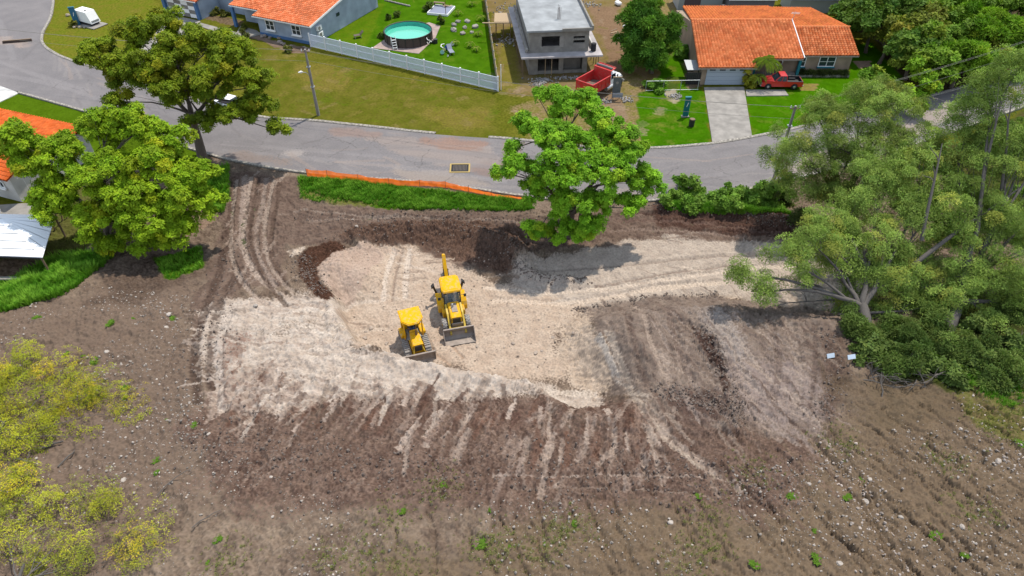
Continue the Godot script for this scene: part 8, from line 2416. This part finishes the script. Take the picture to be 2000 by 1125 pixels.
	# survey signs by the thicket
	var sg := [[Vector2(22.26, -30.52), "small white sign board on two stakes at the edge of the thicket", 0.7], [Vector2(21.38, -31.28), "small white sign plate lying low by the dark soil edge", 0.15]]
	for q in sg:
		var t := thing("stake_sign", q[1], "sign", on(q[0]), 0.2)
		box_part(t, "plate", Vector3(0, q[2], 0), Vector3(0.55, 0.3, 0.03), mat(0.42, 0.50, 0.58, 0.6), 0.0, Basis(Vector3.RIGHT, -0.7))
		for s in [-0.17, 0.17]: box_part(t, "stake", Vector3(s, q[2] / 2, -0.02), Vector3(0.05, q[2], 0.03), M.pale_wood, 0.0)
	# rocks that stand out in the pit and on the slope
	for q in [Vector2(-2.57, -34.89), Vector2(-9.3, -35.15), Vector2(1.72, -34.17), Vector2(2.18, -34.43), Vector2(-10.98, -35.73), Vector2(-12.31, -41.15), Vector2(0.08, -35.16), Vector2(-0.57, -34.79), Vector2(16.39, -40.9), Vector2(-11.01, -36.38), Vector2(-9.72, -34.17), Vector2(-8.67, -34.69), Vector2(2.33, -36.82), Vector2(3.06, -35.74), Vector2(4.58, -35.91), Vector2(-10.69, -36.82)]:
		rock("pit_rock", "pale limestone rock lying on the pit floor", on(q, -0.05), rng.randf_range(0.12, 0.24), Color(0.40, 0.325, 0.265), "rocks on the pit floor")
	for q in [Vector2(18.11, -25.04), Vector2(16.39, -16.44), Vector2(26.86, -25.04), Vector2(-13.47, -21.59), Vector2(-13.61, -48.38), Vector2(-14.59, -50.86), Vector2(23.52, -18.45), Vector2(20.01, -21.49), Vector2(-17.92, -24.49), Vector2(27.85, -22.71), Vector2(28.52, -22.35), Vector2(20.64, -19.06), Vector2(19.12, -20), Vector2(8.36, -18.75), Vector2(-24.41, -34.25), Vector2(-27.29, -31.57), Vector2(-21.73, -21.49), Vector2(-24.91, -35.82), Vector2(-18.92, -36.85), Vector2(12.94, -19.21), Vector2(16.47, -21.15), Vector2(21.97, -18.45)]:
		rock("field_rock", "pale rock lying on the bare stony slope", on(q, -0.04), rng.randf_range(0.11, 0.22), Color(0.44, 0.385, 0.335), "rocks on the bare slope")
	# scattered pale stones, and dark clods along the torn edges
	var xfs := []; var cols := []
	var rs := B.new()
	rock_shape(rs, 0.09, 9)
	var f := FastNoiseLite.new()
	f.seed = 77; f.frequency = 0.12
	var lower := pts([-42.57, -39.1, -30.73, -39.91, -23.69, -38.32, -18.67, -25.76, -12.36, -20.65, -2.76, -19.84, 8.4, -20.48, 17.85, -23.44, 21.53, -28.3, 36.33, -31.09, 25.84, -14.36, -25.84, -14.36])
	var tried := 0
	while xfs.size() < 20000 and tried < 120000:
		tried += 1
		var p := Vector2(rng.randf_range(-42, 42), rng.randf_range(-48, -15))
		if not Geometry2D.is_point_in_polygon(p, lower): continue
		if f.get_noise_2d(p.x, p.y) + rng.randf_range(-0.3, 0.3) < 0.08: continue
		var s := 0.2 + pow(rng.randf(), 6.0) * 0.9
		xfs.append(Transform3D(Basis(rand_dir(0), rng.randf() * 6.0) * s, on(p, 0.0)))
		cols.append(Color(0.44, 0.385, 0.335) * rng.randf_range(0.45, 1.25))
	var trail := smooth(pts([19.04, -23.44, 19.37, -21.32, 19.41, -19.37, 19.44, -17.57, 19.47, -15.9]))
	var trail2 := smooth(pts([29.18, -29.2, 28.81, -24.96, 28.9, -22]))
	for q in [[trail, 900, 1.0], [trail2, 420, 0.7]]:
		for i in q[1]:
			var p: Vector2 = q[0][rng.randi_range(0, q[0].size() - 1)] + Vector2(rng.randfn() * q[2], rng.randfn() * q[2] * 0.6)
			xfs.append(Transform3D(Basis(rand_dir(0), rng.randf() * 6.0) * (0.22 + pow(rng.randf(), 5.0) * 1.1), on(p, 0.0)))
			cols.append(Color(0.44, 0.37, 0.32) * rng.randf_range(0.55, 1.25))
	for i in 700:
		var p := (Vector2(-15.99, -46.76)).lerp(Vector2(7.88, -45.5), rng.randf()).lerp((Vector2(-10.7, -31.54)).lerp(Vector2(3.98, -31.96), rng.randf()), rng.randf())
		xfs.append(Transform3D(Basis(rand_dir(0), rng.randf() * 6.0) * (0.25 + pow(rng.randf(), 3.0) * 0.9), on(p, 0.0)))
		cols.append(Color(0.42, 0.33, 0.26) * rng.randf_range(0.7, 1.2))
	tag(scatter(self, "scattered_stones", rs.mesh(), M.stone, xfs, cols), "small pale stones strewn over the bare slope", "stones")
	xfs = []; cols = []
	var cl := B.new()
	rock_shape(cl, 0.075, 14)
	for q in [[pts([-13.58, -48.22, -9.16, -49.15, -4.57, -48.99, -0.67, -46.93, 0.87, -44.75]), 1300, 1.1], [pts([0.21, -43.59, 2.52, -42.48, 5.85, -42.03]), 500, 0.4], [pts([13.39, -52.74, 18.05, -52.16, 22.41, -50.7, 26.21, -49.45]), 1300, 0.5], [pts([13.38, -34.25, 13.71, -31.09, 13.86, -28.3, 13.34, -25.36]), 800, 0.35], [pts([10.06, -28.06, 11.88, -27.42, 13.43, -26.58]), 900, 0.7], [pts([-17.77, -45.07, -16.54, -42.03, -14.49, -38.89]), 700, 0.5], [pts([22.12, -33.66, 20.89, -29.2, 19.19, -26.16]), 500, 0.5], [pts([-17.21, -24.19, -11.73, -22.71, -2.89, -22, 7.17, -21.66, 14.15, -20.98]), 3000, 1.6], [pts([-18.76, -51.1, -9.38, -51.1, 1.87, -50.7]), 900, 0.7], [pts([5.2, -38.8, 10.59, -40.11, 16.37, -40.47]), 500, 0.3], [pts([-23.54, -46.76, -21.95, -36.85, -20.56, -30.13]), 900, 1.2]]:
		var ll := smooth(q[0])
		for i in q[1]:
			var p: Vector2 = ll[rng.randi_range(0, ll.size() - 1)] + Vector2(rng.randfn() * q[2], rng.randfn() * q[2] * 0.7)
			xfs.append(Transform3D(Basis(rand_dir(0), rng.randf() * 6.0) * (0.3 + pow(rng.randf(), 3.0) * 1.2), on(p, -0.01)))
			cols.append(Color(0.11, 0.078, 0.063).lerp(Color(0.22, 0.175, 0.145), rng.randf()))
	tag(scatter(self, "soil_clods", cl.mesh(), M.stone, xfs, cols), "dark brown clods of churned soil along the dug edges", "soil")
	# dead wood
	var pile := [Vector2(23.3, -29.43), Vector2(24.1, -28.97), Vector2(25.03, -28.84), Vector2(26.15, -29.11), Vector2(24.8, -29.43), Vector2(23.58, -28.52), Vector2(25.55, -28.52), Vector2(24.03, -30.37), Vector2(27.08, -28.97), Vector2(34.78, -32.57)]
	for q in pile:
		for k in 2:
			var b := B.new()
			var d := Vector3(rng.randf_range(-1, 1), 0.12, rng.randf_range(-0.5, 0.5)).normalized() * rng.randf_range(1.2, 2.4)
			var path := bend_path(-d * 0.5 + Vector3(0, 0.25, 0), d * 0.5 + Vector3(0, 0.3, 0), 0.12, 4)
			b.tube(path, [0.045, 0.04, 0.03, 0.022, 0.01], 5)
			for m in 3: b.tube(bend_path(path[2], path[2] + d.rotated(Vector3.UP, rng.randf_range(-0.8, 0.8)) * 0.4 + Vector3(0, 0.2, 0), 0.05, 2), [0.02, 0.014, 0.006], 4)
			single("dead_branch", b, M.pale_bark, "bare dead branch in the brush heap below the willowy trees", "branch", on(q), 0.0, "brush heap of dead branches")
	for q in [[Vector2(-26.93, -23.74), 0.4, 1.4, 0.09, "grey log lying under the sparse yellow tree"], [Vector2(-27.6, -22.53), -0.3, 1.6, 0.06, "thin grey branch lying under the yellow tree"], [Vector2(-25.6, -22.89), 1.2, 1.2, 0.05, "crooked grey stick beside the lying log"], [Vector2(-18.6, -21.15), 0.9, 2.2, 0.03, "long thin twig lying on the stony slope"], [Vector2(-16.1, -18.9), 0.7, 1.6, 0.03, "bent thin twig lying on the lower slope"]]:
		var b := B.new()
		b.tube(bend_path(Vector3(-q[2] / 2, 0.08, 0), Vector3(q[2] / 2, 0.1, 0), 0.05, 4), [q[3], q[3], q[3] * 0.9, q[3] * 0.7, q[3] * 0.4], 6)
		single("fallen_log", b, M.pale_bark, q[4], "log", on(q[0]), q[1])
